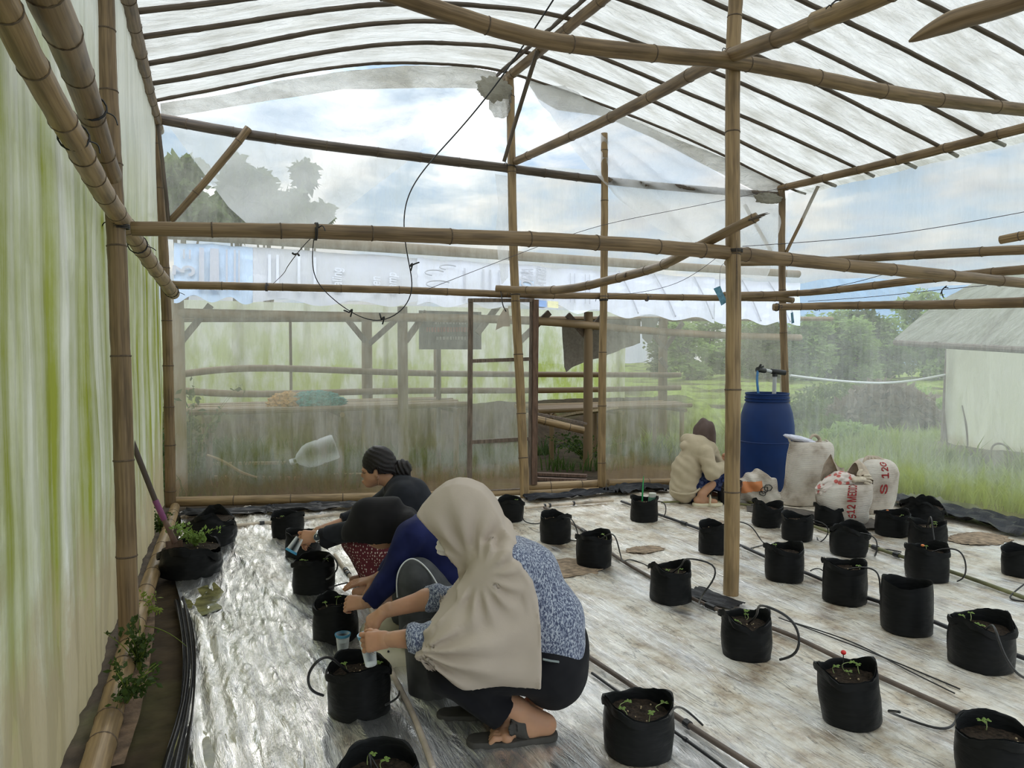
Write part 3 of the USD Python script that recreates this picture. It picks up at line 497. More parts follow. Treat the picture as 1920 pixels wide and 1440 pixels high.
def leafmat(name, col, col2, trans=.35):
    return mat(name, {'g': ('geometry', {}), 'r': ('rgb_ramp', {'ramp': [(0, col), (1, col2)]}), 'p': ('principled_bsdf', {'roughness': .55, 'specular_ior_level': .3}),
                      't': ('translucent_bsdf', {}), 'm': ('mix_closure', {'fac': trans})},
               [('g.random_per_island', 'r.fac'), ('r.color', 'p.base_color'), ('r.color', 't.color'), ('p.BSDF', 'm.closure1'), ('t.BSDF', 'm.closure2')], 'm.closure')
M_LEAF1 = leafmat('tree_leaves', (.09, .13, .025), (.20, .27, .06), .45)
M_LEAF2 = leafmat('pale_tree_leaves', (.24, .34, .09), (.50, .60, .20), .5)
M_GRASS = leafmat('grass_blades', (.24, .31, .06), (.48, .55, .14), .45)
M_WEED = leafmat('weed_leaves', (.05, .085, .018), (.12, .17, .04), .4)
M_TRUNK = plain('tree_bark', (.14, .11, .085), .9, var=.4, scale=6, bump=.5)
def tree(name, label, base, h, crowns, n, leaf, lm, seed, tr=.10, group=None, droop=0.3):
    """crowns: [(dx, dy, z, rx, ry, rz)]"""
    t = thing(name, label, 'tree', base, group=group); r = rng(seed)
    top = A(crowns).mean(0)[:2]
    obj('trunk', tube([(0, 0, -.3), (top[0] * .3, top[1] * .3, h * .35), (top[0] * .8, top[1] * .8, h * .85)], (tr, tr * .8, tr * .35), 8, n=10), M_TRUNK, t, local=True)
    lim = [tube([(top[0] * .4, top[1] * .4, h * .42), (c[0] * .6, c[1] * .6, h * .4 + (c[2] - h * .4) * .6), (c[0], c[1], c[2])], (tr * .4, tr * .25, tr * .1), 5, n=6) for c in crowns]
    obj('limb', lim, M_TRUNK, t, local=True)
    obj('foliage', leafy(n, [c[:3] for c in crowns], [c[3:] for c in crowns], leaf, seed, droop), lm, t, smooth=False, local=True)
    return t
# row of trees beyond the right wall
r = rng('forest')
protos = []
for k in range(4):
    cr = [(r.normal(0, .35), r.normal(0, .35), z, r.uniform(.5, .9), r.uniform(.5, .9), r.uniform(.6, .9)) for z in np.linspace(1.3, 5.5, 10)]
    protos.append((cr, k))
FOREST = [(1493, 606), (1512, 590), (1533, 604), (1556, 594), (1580, 576), (1604, 596), (1630, 572), (1664, 592), (1735, 540), (1757, 566), (1790, 572), (1835, 586), (1880, 570), (1925, 580), (1245, 592), (1290, 600), (1335, 590), (1400, 600), (1440, 596)]
WORDS = ['first', 'second', 'third', 'fourth', 'fifth', 'sixth', 'seventh', 'eighth', 'ninth', 'tenth', 'eleventh', 'twelfth', 'thirteenth', 'fourteenth']
made = {}
for i_, (px, py) in enumerate(FOREST):
    d_ = 34 + 6 * r.random(); b_ = dep(px, 661, d_); b_[2] = -0.25
    hz = dep(px, py, d_)[2] + .25; k = i_ % 4
    lab = (f'slim leafy tree beyond the right wall, {WORDS[i_]} of the row from the corner post' if i_ < 14 else f'leafy tree far behind the bamboo shed, {WORDS[i_ - 14]} right of the doorpost')
    if k not in made:
        made[k] = (tree('forest_tree', lab, b_, 5.6, protos[k][0], 3000, .30, (M_LEAF2, M_LEAF2, M_LEAF1, M_LEAF2)[k % 4], 'ft%d' % k, group='trees beyond the right wall' if i_ < 14 else None), hz)
        UsdGeom.Xformable(made[k][0]).AddScaleOp(opSuffix='size').Set((1.0, 1.0, hz / 6.2)); made[k] = made[k][0]
    else:
        copy_of(made[k], b_, r.uniform(0, 360), (1.0, 1.0, hz / 6.2), lab, 'trees beyond the right wall')
# mountains, with the haze of distance painted into their base colour
mx = np.linspace(-1, 1, 120); my = np.linspace(0, 1, 14); MX, MY = np.meshgrid(mx, my, indexing='ij')
def mountain(name, label, ridge, d_, col, seed):
    c = A(ridge, float); px = np.linspace(c[0, 0], c[-1, 0], 120); py = np.interp(px, c[:, 0], c[:, 1])
    py = py - 5 * (fbm(np.stack([px / 60, 0 * px, 0 * px], -1), 4, seed) - .5)
    top = A([dep(a, b, d_) for a, b in zip(px, py)]); G = np.zeros((120, 16, 3))
    for j, s in enumerate(np.linspace(0, 1, 16)):
        G[:, j] = top + (1 - s) * FW * -d_ * .35; G[:, j, 2] = -20 + (top[:, 2] + 20) * s ** 1.2 + 14 * (fbm(np.stack([px / 25, 0 * px + s * 6, 0 * px], -1), 4, seed + 1) - .5) * (s < .99)
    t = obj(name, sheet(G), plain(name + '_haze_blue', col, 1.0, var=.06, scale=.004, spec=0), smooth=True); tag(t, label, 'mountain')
mountain('mountain', 'distant mountain ridge painted haze blue beyond the right wall', [(1380, 560), (1480, 536), (1535, 524), (1600, 522), (1650, 521), (1700, 530), (1760, 552), (1830, 575)], 1500, (.34, .45, .58), 3)
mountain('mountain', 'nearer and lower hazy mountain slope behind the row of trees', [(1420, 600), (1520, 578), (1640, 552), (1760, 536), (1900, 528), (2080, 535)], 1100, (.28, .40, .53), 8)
# dark trees behind the left half of the back wall
def crown_at(base, lst, d_): return [tuple(A(dep(x, y, d_)) - base) + (rx * d_ / F, rx * d_ / F, ry * d_ / F) for x, y, rx, ry in lst]
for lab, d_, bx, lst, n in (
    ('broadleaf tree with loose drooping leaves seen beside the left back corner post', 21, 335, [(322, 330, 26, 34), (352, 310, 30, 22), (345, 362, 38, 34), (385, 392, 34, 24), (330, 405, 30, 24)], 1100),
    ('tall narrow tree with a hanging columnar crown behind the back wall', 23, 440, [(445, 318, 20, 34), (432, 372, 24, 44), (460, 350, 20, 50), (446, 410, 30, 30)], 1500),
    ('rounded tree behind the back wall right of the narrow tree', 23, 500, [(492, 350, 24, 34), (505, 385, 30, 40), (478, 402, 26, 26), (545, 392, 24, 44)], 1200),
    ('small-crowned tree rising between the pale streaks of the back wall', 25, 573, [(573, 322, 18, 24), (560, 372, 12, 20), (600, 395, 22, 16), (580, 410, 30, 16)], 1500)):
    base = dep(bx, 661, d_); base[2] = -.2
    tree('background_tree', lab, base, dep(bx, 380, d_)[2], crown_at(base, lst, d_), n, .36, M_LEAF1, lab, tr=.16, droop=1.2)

# grass outside, real blades
def tuft(seed, n=14, h=.22, spread=.10, w=.008):
    r = rng(seed); V, Fc = [], []
    for k in range(n):
        a = r.uniform(0, 2 * PI); b = A([r.normal(0, spread * .5), r.normal(0, spread * .5), -.01]); d = A([math.cos(a), math.sin(a), 0]); l = h * r.uniform(.5, 1.2); sd_ = A([-d[1], d[0], 0]) * w
        k0 = len(V); V += [b - sd_, b + sd_, b + d * l * .18 + A([0, 0, l * .6]) - sd_ * .8, b + d * l * .18 + A([0, 0, l * .6]) + sd_ * .8, b + d * l * .55 + A([0, 0, l * .95])]
        Fc += [[k0, k0 + 1, k0 + 3], [k0, k0 + 3, k0 + 2], [k0 + 2, k0 + 3, k0 + 4]]
    return trimesh.Trimesh(A(V), A(Fc), process=False)
def scatter(name, label, protos_, pos, scl, cat='grass'):
    pi = UsdGeom.PointInstancer.Define(stage, path_of(name)); p = pi.GetPrim(); r = rng(name + label)
    for k, (m, mt) in enumerate(protos_):
        usdkit.mesh(stage, f'{p.GetPath()}/blade_{k}', m, mt, smooth=False); pi.CreatePrototypesRel().AddTarget(f'{p.GetPath()}/blade_{k}')
    n = len(pos); pi.CreatePositionsAttr(Vt.Vec3fArray.FromNumpy(A(pos, np.float32))); pi.CreateProtoIndicesAttr(Vt.IntArray.FromNumpy(r.integers(0, len(protos_), n).astype(np.int32)))
    a = r.uniform(0, 2 * PI, n); q = Vt.QuathArray([Gf.Quath(float(math.cos(x / 2)), 0, 0, float(math.sin(x / 2))) for x in a]); pi.CreateOrientationsAttr(q)
    s = scl * r.uniform(.6, 1.4, n); pi.CreateScalesAttr(Vt.Vec3fArray.FromNumpy(np.repeat(s[:, None], 3, 1).astype(np.float32)))
    return tag(p, label, cat, kind='stuff')
r = rng('grass')
q = np.c_[r.uniform(6.75, 12.5, 3800), r.uniform(-.5, 10, 3800)]; q = q[~((q[:, 0] > 8.9) & (q[:, 1] < 6.5))]
scatter('meadow_grass', 'bright green grass growing outside the right wall', [(tuft('g1'), M_GRASS), (tuft('g2', 12, .28), M_GRASS)], np.c_[q, terrain_z(q[:, 0], q[:, 1])], 1.0)
q = np.c_[r.uniform(-.4, 6.2, 1100), r.uniform(7.75, 10.6, 1100)]; q = q[fbm(np.c_[q * 1.3, 0 * q[:, 0]], 3, 6) > .5]
scatter('rough_grass', 'rough grass and weeds behind the back wall under the shed', [(tuft('g3', 14, .24, .14), M_WEED), (tuft('g4', 10, .16), M_WEED)], np.c_[q, terrain_z(q[:, 0], q[:, 1])], 1.0)

# ---------------- open bamboo shed behind the back wall
SY0, SY1, SY2 = 7.95, 9.3, 9.9            # front eave, ridge, back posts
def eave_z(px): return float(np.interp(px, [330, 640, 1005, 1125, 1300, 1460], [561, 567, 576, 586, 600, 607]))
def ridge_y(px): return float(np.interp(px, [300, 1480], [440, 519]))
M_BANW = plain('white_banner_sheet', (.60, .62, .69), .5, var=.04, scale=3, spec=.4)
M_BANB = plain('pale_blue_banner_sheet', (.40, .53, .70), .5, var=.05, scale=3, spec=.4)
M_BANG = plain('grey_banner_sheet', (.48, .49, .53), .5, var=.06, scale=3, spec=.4)
M_INKG = plain('grey_print', (.38, .39, .45), .6, var=.05)
M_INKB = plain('blue_print', (.10, .27, .62), .6, var=.1)
M_INKY = plain('yellow_print', (.78, .72, .35), .6, var=.1)
shed = thing('bamboo_shed', 'open bamboo shed with banner sheets for a roof behind the back wall', 'shed', ony(700, 661, 8.6) * [1, 1, 0])
rp = [ony(x, ridge_y(x) - 5, SY1) for x in (302, 600, 900, 1200, 1497)]
obj('ridge_pole', tube(rp, (.075, .07, .065, .06), 12, n=40), M_BAM, shed)
obj('eave_pole', tube([ony(x, eave_z(x) + 26, SY0 + .12) for x in (332, 640, 1005, 1125, 1300, 1500)], (.05, .05), 10, n=40), M_BAM, shed)
obj('back_rail', tube([ony(x, 598, SY2) for x in (340, 700, 1250, 1560)], (.04, .04), 8, n=20), M_BAM2, shed)
def shed_post(px, y_, top, r_=.055): 
    b = ony(px, 661, y_); z1 = ony(px, top, y_)[2]
    obj('post', tube([(b[0], b[1], float(terrain_z(b[0], b[1])) - .1), (b[0], b[1], z1)], (r_, r_ * .92), 10, n=14), M_BAM, shed); return b
for px, y_, top, r_ in ((331, 8.1, 560, .085), (755, 8.1, 575, .06), (1103, 8.1, 585, .062), (1470, 8.1, 610, .05), (688, SY2, 600, .075), (820, SY2, 600, .055), (1243, SY2, 600, .08), (545, SY2 + .1, 600, .02)): shed_post(px, y_, top, r_)
def sbar(a, b, y_, w=.07, m=None): obj('brace', bar(ony(a[0], a[1], y_), ony(b[0], b[1], y_), w, .04, (0, 1, 0)), m or M_TIMBER, shed)
for a, b, y_ in (((336, 645), (395, 572), 8.16), ((760, 640), (800, 585), 8.16), ((692, 645), (742, 600), SY2 - .06), ((652, 600), (685, 640), SY2 - .06), ((975, 640), (1030, 586), 8.16), ((1064, 590), (1100, 632), 8.16), ((1135, 588), (1106, 618), 8.16),
                 ((1215, 615), (1242, 650), SY2 - .06), ((1280, 605), (1246, 655), SY2 - .06), ((895, 625), (935, 572), 8.2), ((1238, 672), (1250, 690), SY2 - .06)): sbar(a, b, y_)
for ys, nm in (((704, 692, 697, 702, 703), 0), ((731, 738, 734, 732, 727), 1)):
    obj('rail', tube([ony(x, y, SY2 - .1) for x, y in zip((325, 430, 700, 1000, 1275), ys)], (.045, .042), 10, n=40), M_BAM, shed)
def slope_pt(px, t, lift=0.0):
    """A point of the roof slope under pixel column px: t = 0 at the eave, 1 at the ridge."""
    a, b = ony(px, eave_z(px), SY0), ony(px, ridge_y(px) + 12, SY1 - .02)
    return a + (b - a) * t + A([0, -.6, 1.0]) * lift
def banner(name, label, x0, x1, m, seed, t0=0.0, t1=1.0):
    nx, nt = 30, 22; G = np.zeros((nx, nt, 3))
    for i, px in enumerate(np.linspace(x0, x1, nx)):
        for j, tt in enumerate(np.linspace(t0, t1, nt)):
            w = fbm(A([i * .14, j * .2, seed]), 3, 5) - .5
            G[i, j] = slope_pt(px, tt - (.05 * math.sin(i * .5 + seed) if j == 0 else 0), .05 * w)
    t = thing(name, label, 'banner', G[0, 0]); obj('sheet', sheet(G), m, t, smooth=True); return t
def onbanner(t, name, x, tt, msh, m, ux=(1, 0), size=1.0, lift=.03):
    """Lay a flat mesh (xy plane, metres) on the roof slope with its x axis running up the slope (print turned a quarter)."""
    c = slope_pt(x, tt, lift); e = slope_pt(x, tt + .1, lift) - c; e /= np.linalg.norm(e); s = slope_pt(x + 20, tt, lift) - c; s -= e * (s @ e); s /= np.linalg.norm(s)
    n = np.cross(e, -s); v = A(msh.vertices) * [1.9, 1, 1]
    obj(name, (c + v[:, :1] * e * size + v[:, 1:2] * (-s) * size + v[:, 2:3] * n * size, msh.faces), m, t, smooth=False)
TX = lambda s, h, bold=True: meshkit.text_mesh(s, h, .002, bold)
b1 = banner('roof_banner', 'pale blue printed banner with a large 3 at the left end of the shed roof', 326, 474, M_BANB, 1)
onbanner(b1, 'lettering', 364, .30, TX('3', .20), M_INKG)
def lines(t, x, t0, t1, m, w=.02):
    a, b = slope_pt(x, t0, .035), slope_pt(x, t1, .035); obj('print_line', bar(a, b, w, .002, (0, .55, -.83)), m, t)
for x, w in ((378, .05), (402, .09), (425, .02), (440, .02), (448, .015)): lines(b1, x, .1, .85, M_INKG, w)
for x in (345, 356): lines(b1, x, .62, .8, M_INKG, .02)
b2 = banner('roof_banner', 'grey-white banner with faint upright lettering on the shed roof', 474, 782, M_BANG, 2)
onbanner(b2, 'lettering', 742, .12, TX('camp', .10), M_BANW); onbanner(b2, 'lettering', 712, .12, TX('ulen', .10), M_BANW); onbanner(b2, 'lettering', 640, .12, TX('ealing', .10), M_BANW)
for x in (505, 520, 560, 590): lines(b2, x, .1, .8, M_BANW, .03)
b3 = banner('roof_banner', 'white banner with grey hand-drawn curves on the shed roof left of the ridge post', 782, 962, M_BANW, 3)
for cx_, tt, rr_ in ((815, .6, .10), (822, .35, .12), (840, .75, .09)):
    a = np.linspace(.6, 4.4, 14); c = slope_pt(cx_, tt, .035); e = slope_pt(cx_, tt + .1, .035) - c; e /= np.linalg.norm(e)
    obj('print_curve', tube([c + A([1, 0, 0]) * rr_ * math.cos(q) * 1.3 + e * rr_ * math.sin(q) for q in a], .008, 5), M_INKG, b3)
for x in (870, 905, 918, 935): lines(b3, x, .05, .75, M_INKG, .025)
b4 = banner('roof_banner', 'white and blue banner with bold slanting COBA GRATIS! print on the shed roof', 962, 1130, M_BANW, 4)
onbanner(b4, 'lettering', 998, .16, TX('COBA', .15), M_INKG); onbanner(b4, 'lettering', 1022, .12, TX('GRATIS!', .12), M_INKG)
def patch(t, x0, x1, t0, t1, m): 
    q = A([slope_pt(x0, t0, .02), slope_pt(x1, t0, .02), slope_pt(x1, t1, .02), slope_pt(x0, t1, .02)]); obj('print_patch', (q, [[0, 1, 2], [0, 2, 3]]), m, t, smooth=False)
patch(b4, 1004, 1024, -.02, .12, M_INKB); patch(b4, 1026, 1046, -.02, .12, M_INKY); patch(b4, 966, 1000, .1, .55, M_BANB)
for x in (1068, 1076, 1096, 1104): lines(b4, x, .1, .8, M_INKG, .012)
b5 = banner('roof_banner', 'plain white sheet with crease lines on the right half of the shed roof', 1130, 1340, M_BANW, 5)
b6 = banner('roof_banner', 'plain white sheet with a ragged edge at the right end of the shed roof', 1340, 1500, M_BANW, 6)
for t_, xs in ((b5, ((1160, 1195), (1225, 1265), (1300, 1335))), (b6, ((1390, 1425), (1440, 1480)))):
    for a_, b_ in xs: obj('crease', tube([slope_pt(b_, 0.0, .03), slope_pt((a_ + b_) / 2, .5, .03), slope_pt(a_, .95, .03)], .009, 5, n=10), M_INKG, t_)
# things hanging in and standing round the shed
def hang(name, label, cat, poly, y_, m, seed, amp=.02):
    P2 = A([[ony(x, y, y_)[0], ony(x, y, y_)[2]] for x, y in poly]); pts, t = polyfill(P2, .035)
    w = amp * (np.sin(pts[:, 0] * 22 + 3 * pts[:, 1]) + 2 * (fbm(np.c_[pts * 5, 0 * pts[:, 0] + seed], 3, seed) - .5))
    o = obj(name, trimesh.Trimesh(np.c_[pts[:, 0], y_ + w, pts[:, 1]], t, process=False), m, smooth=True); return tag(o, label, cat)
M_CLOTHG = plain('grey_brown_cloth', (.34, .30, .27), .9, var=.15, scale=30)
hang('hanging_cloth', 'large grey-brown cloth hanging in the shed behind the doorway', 'cloth', [(1053, 600), (1054, 650), (1056, 688), (1060, 698), (1075, 688), (1100, 676), (1130, 670), (1165, 655), (1202, 643), (1201, 600)], 9.0, M_CLOTHG, 3)
hang('hanging_cloth', 'small white cloth tip hanging beside the grey cloth in the shed', 'cloth', [(1202, 596), (1204, 634), (1214, 645), (1221, 641), (1236, 596)], 9.02, M_BANW, 4, .01)
M_SIGN = plain('dark_grey_signboard', (.13, .135, .14), .6, var=.1); M_SRED = plain('dull_red_print', (.42, .12, .11), .6); M_SWHT = plain('dull_white_print', (.55, .56, .56), .6)
sg = thing('signboard', 'dark grey signboard with a red print line left of the door leaf', 'sign', ony(860, 661, 8.75) * [1, 1, 0])
a, b = ony(786, 655, 8.75), ony(902, 585, 8.75); obj('board', box((a[0], 8.74, a[2]), (b[0], 8.76, b[2])), M_SIGN, sg); c = ony(822, 661, 8.8)
obj('post', tube([(c[0], 8.8, -.1), (c[0], 8.8, b[2])], (.03, .03), 8), M_TIMBER, sg)
r = rng('sign')
for yy, h_, m, x0, x1 in ((605, 6, M_SWHT, 815, 875), (618, 9, M_SRED, 800, 878), (634, 6, M_SWHT, 818, 874)):
    x = x0
    while x < x1:
        w = r.uniform(2, 5); q0, q1 = ony(x, yy + h_ / 2, 8.735), ony(min(x + w, x1), yy - h_ / 2, 8.735); obj('print_mark', box((q0[0], 8.732, q0[2]), (q1[0], 8.738, q1[2])), m, sg); x += w + 2
# slatted bamboo benches
def bench(label, x0, x1, yf, yb, ytop, n, m=None):
    t = thing('bamboo_bench', label, 'bench', ony(x0, 661, yf) * [1, 1, 0]); zt = ony((x0 + x1) / 2, ytop, yf)[2]; xa, xb = ony(x0, 661, yf)[0], ony(x1, 661, yf)[0]; r = rng(label)
    for k in range(n):
        y_ = yf + (yb - yf) * k / (n - 1); obj('slat', tube([(xa + r.uniform(-.1, .1), y_, zt + r.uniform(0, .02)), ((xa + xb) / 2, y_ + r.normal(0, .01), zt + .01), (xb + r.uniform(-.1, .1), y_, zt + r.uniform(0, .02))], (.034, .03), 8, n=14), m or M_BAM2, t)
    for x in np.linspace(xa + .15, xb - .15, 3):
        obj('bearer', tube([(x, yf - .03, zt - .06), (x, yb + .03, zt - .06)], (.03, .03), 8), M_BAM, t)
        for y_ in (yf + .06, yb - .06): obj('leg', tube([(x, y_, float(terrain_z(x, y_)) - .1), (x, y_, zt - .05)], (.035, .035), 8), M_BAM, t)
    return t
bench('long slatted bamboo bench under the left half of the shed', 360, 880, 8.35, 9.5, 768, 9)
bench('slatted bamboo bench under the right half of the shed', 1020, 1300, 8.9, 9.7, 766, 7)
M_NETG = plain('teal_netting', (.04, .25, .22), .8, var=.5, scale=50); M_NETO = plain('orange_netting', (.50, .26, .06), .8, var=.5, scale=50)
def heap(c, sx, sy, sz, seed, sub=3, amp=.25, f=4):
    m = trimesh.creation.icosphere(sub, 1.0); v = A(m.vertices); v *= (1 + amp * (fbm(v * f + seed, 4, seed) - .5))[:, None]; v[:, 2] = np.maximum(v[:, 2], -.25); return trimesh.Trimesh(A(c) + v * [sx, sy, sz], m.faces, process=False)
c = ony(575, 766, 8.6); c[2] = ony(620, 768, 8.35)[2] + .05
nt = thing('net_heap', 'heap of teal and orange netting lying on the long bench', 'netting', c)
obj('teal_net', heap(c + A([.1, 0, 0]), .33, .22, .15, 2, 4, .5, 7), M_NETG, nt); obj('orange_net', heap(c + A([-.18, .05, 0]), .24, .2, .14, 5, 4, .5, 7), M_NETO, nt)
pole('bamboo_pole', 'bamboo pole sloping across the doorway behind the threshold', 'pole', p_(ony(985, 781, 7.75), ony(1094, 807, 7.6)), (.045, .043), M_BAM2, seg=.3)
tag(obj('plank', bar(ony(990, 772, 7.95), ony(1098, 794, 7.8), .12, .025, (0, 0, 1)), M_TIMBER), 'weathered plank lying along the sloping pole in the doorway', 'plank')
tag(obj('board', bar(ony(1062, 778, 8.4), ony(1140, 768, 8.5), .42, .03, (0, .2, 1)), M_CUT), 'square wooden board on the bench seen through the doorway', 'board')
for i_, (a, b, w, lab) in enumerate((((1003, 884), (1100, 888), .09, 'upper dark plank lying behind the threshold'), ((1003, 893), (1100, 897), .08, 'lower dark plank lying behind the threshold'),
                                   ((395, 886), (535, 884), .06, 'upper pale bamboo strip on the ground behind the net'), ((400, 897), (560, 899), .07, 'lower pale bamboo strip on the ground behind the net'), ((560, 884), (760, 880), .06, 'long pale strip on the ground behind the woman with the bun'))):
    p0, p1 = onz(*a, .02), onz(*b, .02); p0[1] = max(p0[1], back_y(p0[0]) + .2 + .12 * i_ % .3); p1[1] = max(p1[1], back_y(p1[0]) + .22)
    p0[2] = p1[2] = .03 + float(terrain_z(p0[0], p0[1])); tag(obj('plank', bar(p0, p1, w, .03), (M_TIMBER2, M_TIMBER2, M_BAM2, M_BAM2, M_BAM2)[i_]), lab, 'plank')
tag(obj('stick', tube([onplane(x, y, (0, 7.75, 0), (0, 1, 0)) for x, y in ((388, 853), (420, 866), (450, 884), (482, 895))], (.012, .016, .01), 7, n=14), M_BAM2), 'pale crooked stick leaning behind the net at the left', 'stick')
M_CLEARP = mat('clear_plastic', {'p': ('principled_bsdf', {'base_color': (.93, .95, .95), 'roughness': .08, 'transmission_weight': .0, 'specular_ior_level': .8}), 't': ('transparent_bsdf', {'color': (.92, .94, .94)}), 'f': ('layer_weight', {'blend': .35}), 'm': ('mix_closure', {})},
                [('f.facing', 'm.fac'), ('t.BSDF', 'm.closure1'), ('p.BSDF', 'm.closure2')], 'm.closure')
c = ony(592, 850, 8.0); jug = thing('water_jug', 'clear plastic water jug lying on its side behind the net', 'jug', c)
def lathed(prof, c, axis, sides=28):
    m = lathe(prof, sides); ax = A(axis, float) / np.linalg.norm(axis); T = trimesh.geometry.align_vectors([0, 0, 1], ax); m.apply_transform(T); m.apply_translation(c); return m
obj('bottle', lathed([(.0, -.22), (.125, -.22), (.135, -.2), (.135, -.08), (.127, -.06), (.135, -.04), (.135, .06), (.127, .08), (.12, .11), (.06, .19), (.03, .21), (.03, .25)], c, (-1, .2, -.35)), M_CLEARP, jug, smooth=50)
obj('cap', lathed([(.0, .275), (.034, .275), (.034, .24)], c, (-1, .2, -.35)), plain('white_cap', (.7, .72, .75), .5), jug)
# leafy weed clump at the left behind the net
def weed(name, label, base, h, n, m, seed, leaf=.05, spread=.25):
    t = thing(name, label, 'plant', base); r = rng(seed); st, lv = [], []
    for k in range(n):
        d = r.normal(0, spread, 2); tip = A([d[0], d[1], h * r.uniform(.5, 1)]); P = spline([(0, 0, 0), tuple(tip * [.35, .35, .6]), tuple(tip)], 8); st.append(tube(P, (.004, .0015), 4))
        lv.append((P[2:], tip))
    obj('stem', st, M_GRASS, t, local=True)
    pts = np.vstack([q for q, _ in lv]); obj('foliage', leafy(len(pts) * 3, pts, np.full((len(pts), 3), leaf * .9), leaf, seed, .2), m, t, smooth=False, local=True)
    return t
b_ = ony(352, 661, 8.35); b_[2] = -.05
weed('tall_weed', 'tall leafy weed clump behind the net beside the left back corner', b_, 1.25, 26, M_WEED, 'w1', .08, .24)
b_ = onz(1072, 860, -.03); b_[1] = 8.4
weed('tall_weed', 'dark weeds growing under the bench seen through the doorway', b_, .42, 22, M_WEED, 'w2', .05, .3)
# net house behind the shed: a film wall with algae
fa, fb = A([-3.5, 11.6, 0]), A([7.6, 11.6, 0])
nh = thing('net_house', 'far film greenhouse wall behind the bamboo shed', 'greenhouse', fa)
M_FILMF = film('far_film', (.96, .96, .94), (.66, .68, .54), (.34, .40, .10), 0.50, 0.9, (4, 4, 1.2), 0.1, 2.0, 0.40, 0.56, (1.2, 2.6), 3.0, .4, .05, .5)
obj('film_wall', sheet(wall_sheet(fa, fb, .55, 2.15, 120, 24, .05, 51)), M_FILMF, nh, smooth=True)
for x in np.linspace(-3.4, 7.5, 6): obj('post', tube([(x, 11.7, -.1), (x, 11.7, 2.2)], (.04, .04), 8), M_BAM, nh)
bank = np.stack(np.meshgrid(np.linspace(-4, 9, 60), np.linspace(10.4, 11.9, 12), indexing='ij'), -1); zz = .62 * np.sin(np.clip((bank[..., 1] - 10.4) / 1.0, 0, 1) * PI / 2) - .06 + .12 * (fbm(np.concatenate([bank * 3, 0 * bank[..., :1]], -1), 3, 3) - .5)
obj('bank', sheet(np.concatenate([bank, zz[..., None]], -1)), M_GROUND, nh, smooth=True)
# net house outside the right wall
g0 = onz(1770, 864, 0); gd = (g0 - EYE) @ FW
gn = thing('net_house', 'pale net greenhouse with a milky film roof outside the right wall', 'greenhouse', g0)
G2 = onz(1985, 905, 0); G2[0] = g0[0] - .05; gtop = dep(1780, 650, gd)[2]; dv = A([-.06, -1, 0]) / np.linalg.norm([-.06, -1, 0]); av = A([1, -.06, 0])
M_FILMG = film('net_house_film', (.96, .96, .94), (.72, .72, .60), (.50, .54, .26), 0.62, 0.9, (3, 3, 1.5), 0.05, 1.5, 0.45, 0.7, (-.2, 1.2), 3.0, .5, .05, .7, (.45, .38, .24), (0.0, .5))
obj('film_wall', sheet(wall_sheet(g0 + A([.0, 0, 0]), g0 + dv * 4.2, .06, gtop, 90, 24, .03, 61)), M_FILMG, gn, smooth=True)
obj('film_wall', sheet(wall_sheet(g0, g0 + av * 3.5, .06, gtop + .2, 60, 24, .03, 62)), M_FILMG, gn, smooth=True)
e0, e1 = dep(1676, 638, gd - .5), dep(1940, 652, gd - 2.3)
r0, r1 = dep(1835, 528, gd + 1.0), dep(2100, 440, gd - .8)
NN = 40; G = np.zeros((NN, 24, 3))
for i, s in enumerate(np.linspace(0, 1.5, NN)):
    for j, q in enumerate(np.linspace(0, 1, 24)):
        a, b = e0 + (e1 - e0) * s, r0 + (r1 - r0) * s; G[i, j] = a + (b - a) * q + A([0, 0, .04 * math.sin(q * PI) * 2 - .05 * abs(math.sin(s * 9)) + .02 * fbm(A([s * 9, q * 7, 1.]), 3, 2)])
obj('film_roof', sheet(G), M_ROOF, gn, smooth=True)
obj('eave_bar', tube([e0 + A([.02, 0, -.03]), e0 + (e1 - e0) * 1.5 + A([.02, 0, -.03])], (.035, .035), 8), M_TIMBER, gn)
for s in (0, .33, .66, 1.0, 1.33): obj('roof_rib', tube([e0 + (e1 - e0) * s + A([0, 0, -.02]), r0 + (r1 - r0) * s + A([0, 0, -.02])], (.016, .016), 6), M_TIMBER, gn)
tp = dep(1782, 648, gd); obj('post', tube([(g0[0], g0[1], -.1), (tp[0], tp[1], gtop)], (.06, .055), 8), M_TIMBER, gn)
obj('brace', tube([dep(1795, 682, gd), dep(1815, 655, gd)], (.03, .03), 6), M_TIMBER, gn)
obj('leaning_stick', tube([dep(1805, 760, gd - .25), dep(1812, 800, gd - .3), dep(1817, 862, gd - .3)], (.012, .015), 6, n=8), M_TIMBER, gn)
obj('bent_hoop', tube([dep(x, y, gd - .8) for x, y in ((1858, 858), (1862, 836), (1876, 832), (1895, 845), (1908, 868))], .012, 6, n=20), M_TIMBER, gn)
bk = np.zeros((40, 8, 3)); h0 = g0 + A([-.45, .1, 0])
for i, s in enumerate(np.linspace(0, 4.6, 40)):
    for j, q in enumerate(np.linspace(0, 1, 8)): bk[i, j] = h0 + dv * s + A([.5 * q, 0, -.1 + .34 * math.sin(q * PI / 2) + .10 * (fbm(A([s * 4, q * 3, 2.]), 3, 4) - .5)])
obj('soil_bank', sheet(bk), plain('mossy_soil', (.13, .12, .055), .95, var=.5, scale=7, bump=.6), gn, smooth=True)
tag(obj('white_hose', tube([dep(1482, 704, 8.5), dep(1530, 710, 8.6), dep(1610, 717, 8.8), dep(1690, 716, 9.2), dep(1776, 702, 9.7)], .014, 8, n=30), plain('white_pvc', (.72, .74, .74), .4, var=.03)), 'white hose sagging from the corner post to the net greenhouse outside', 'hose')
c = dep(1655, 800, 13.0); c[2] = 0
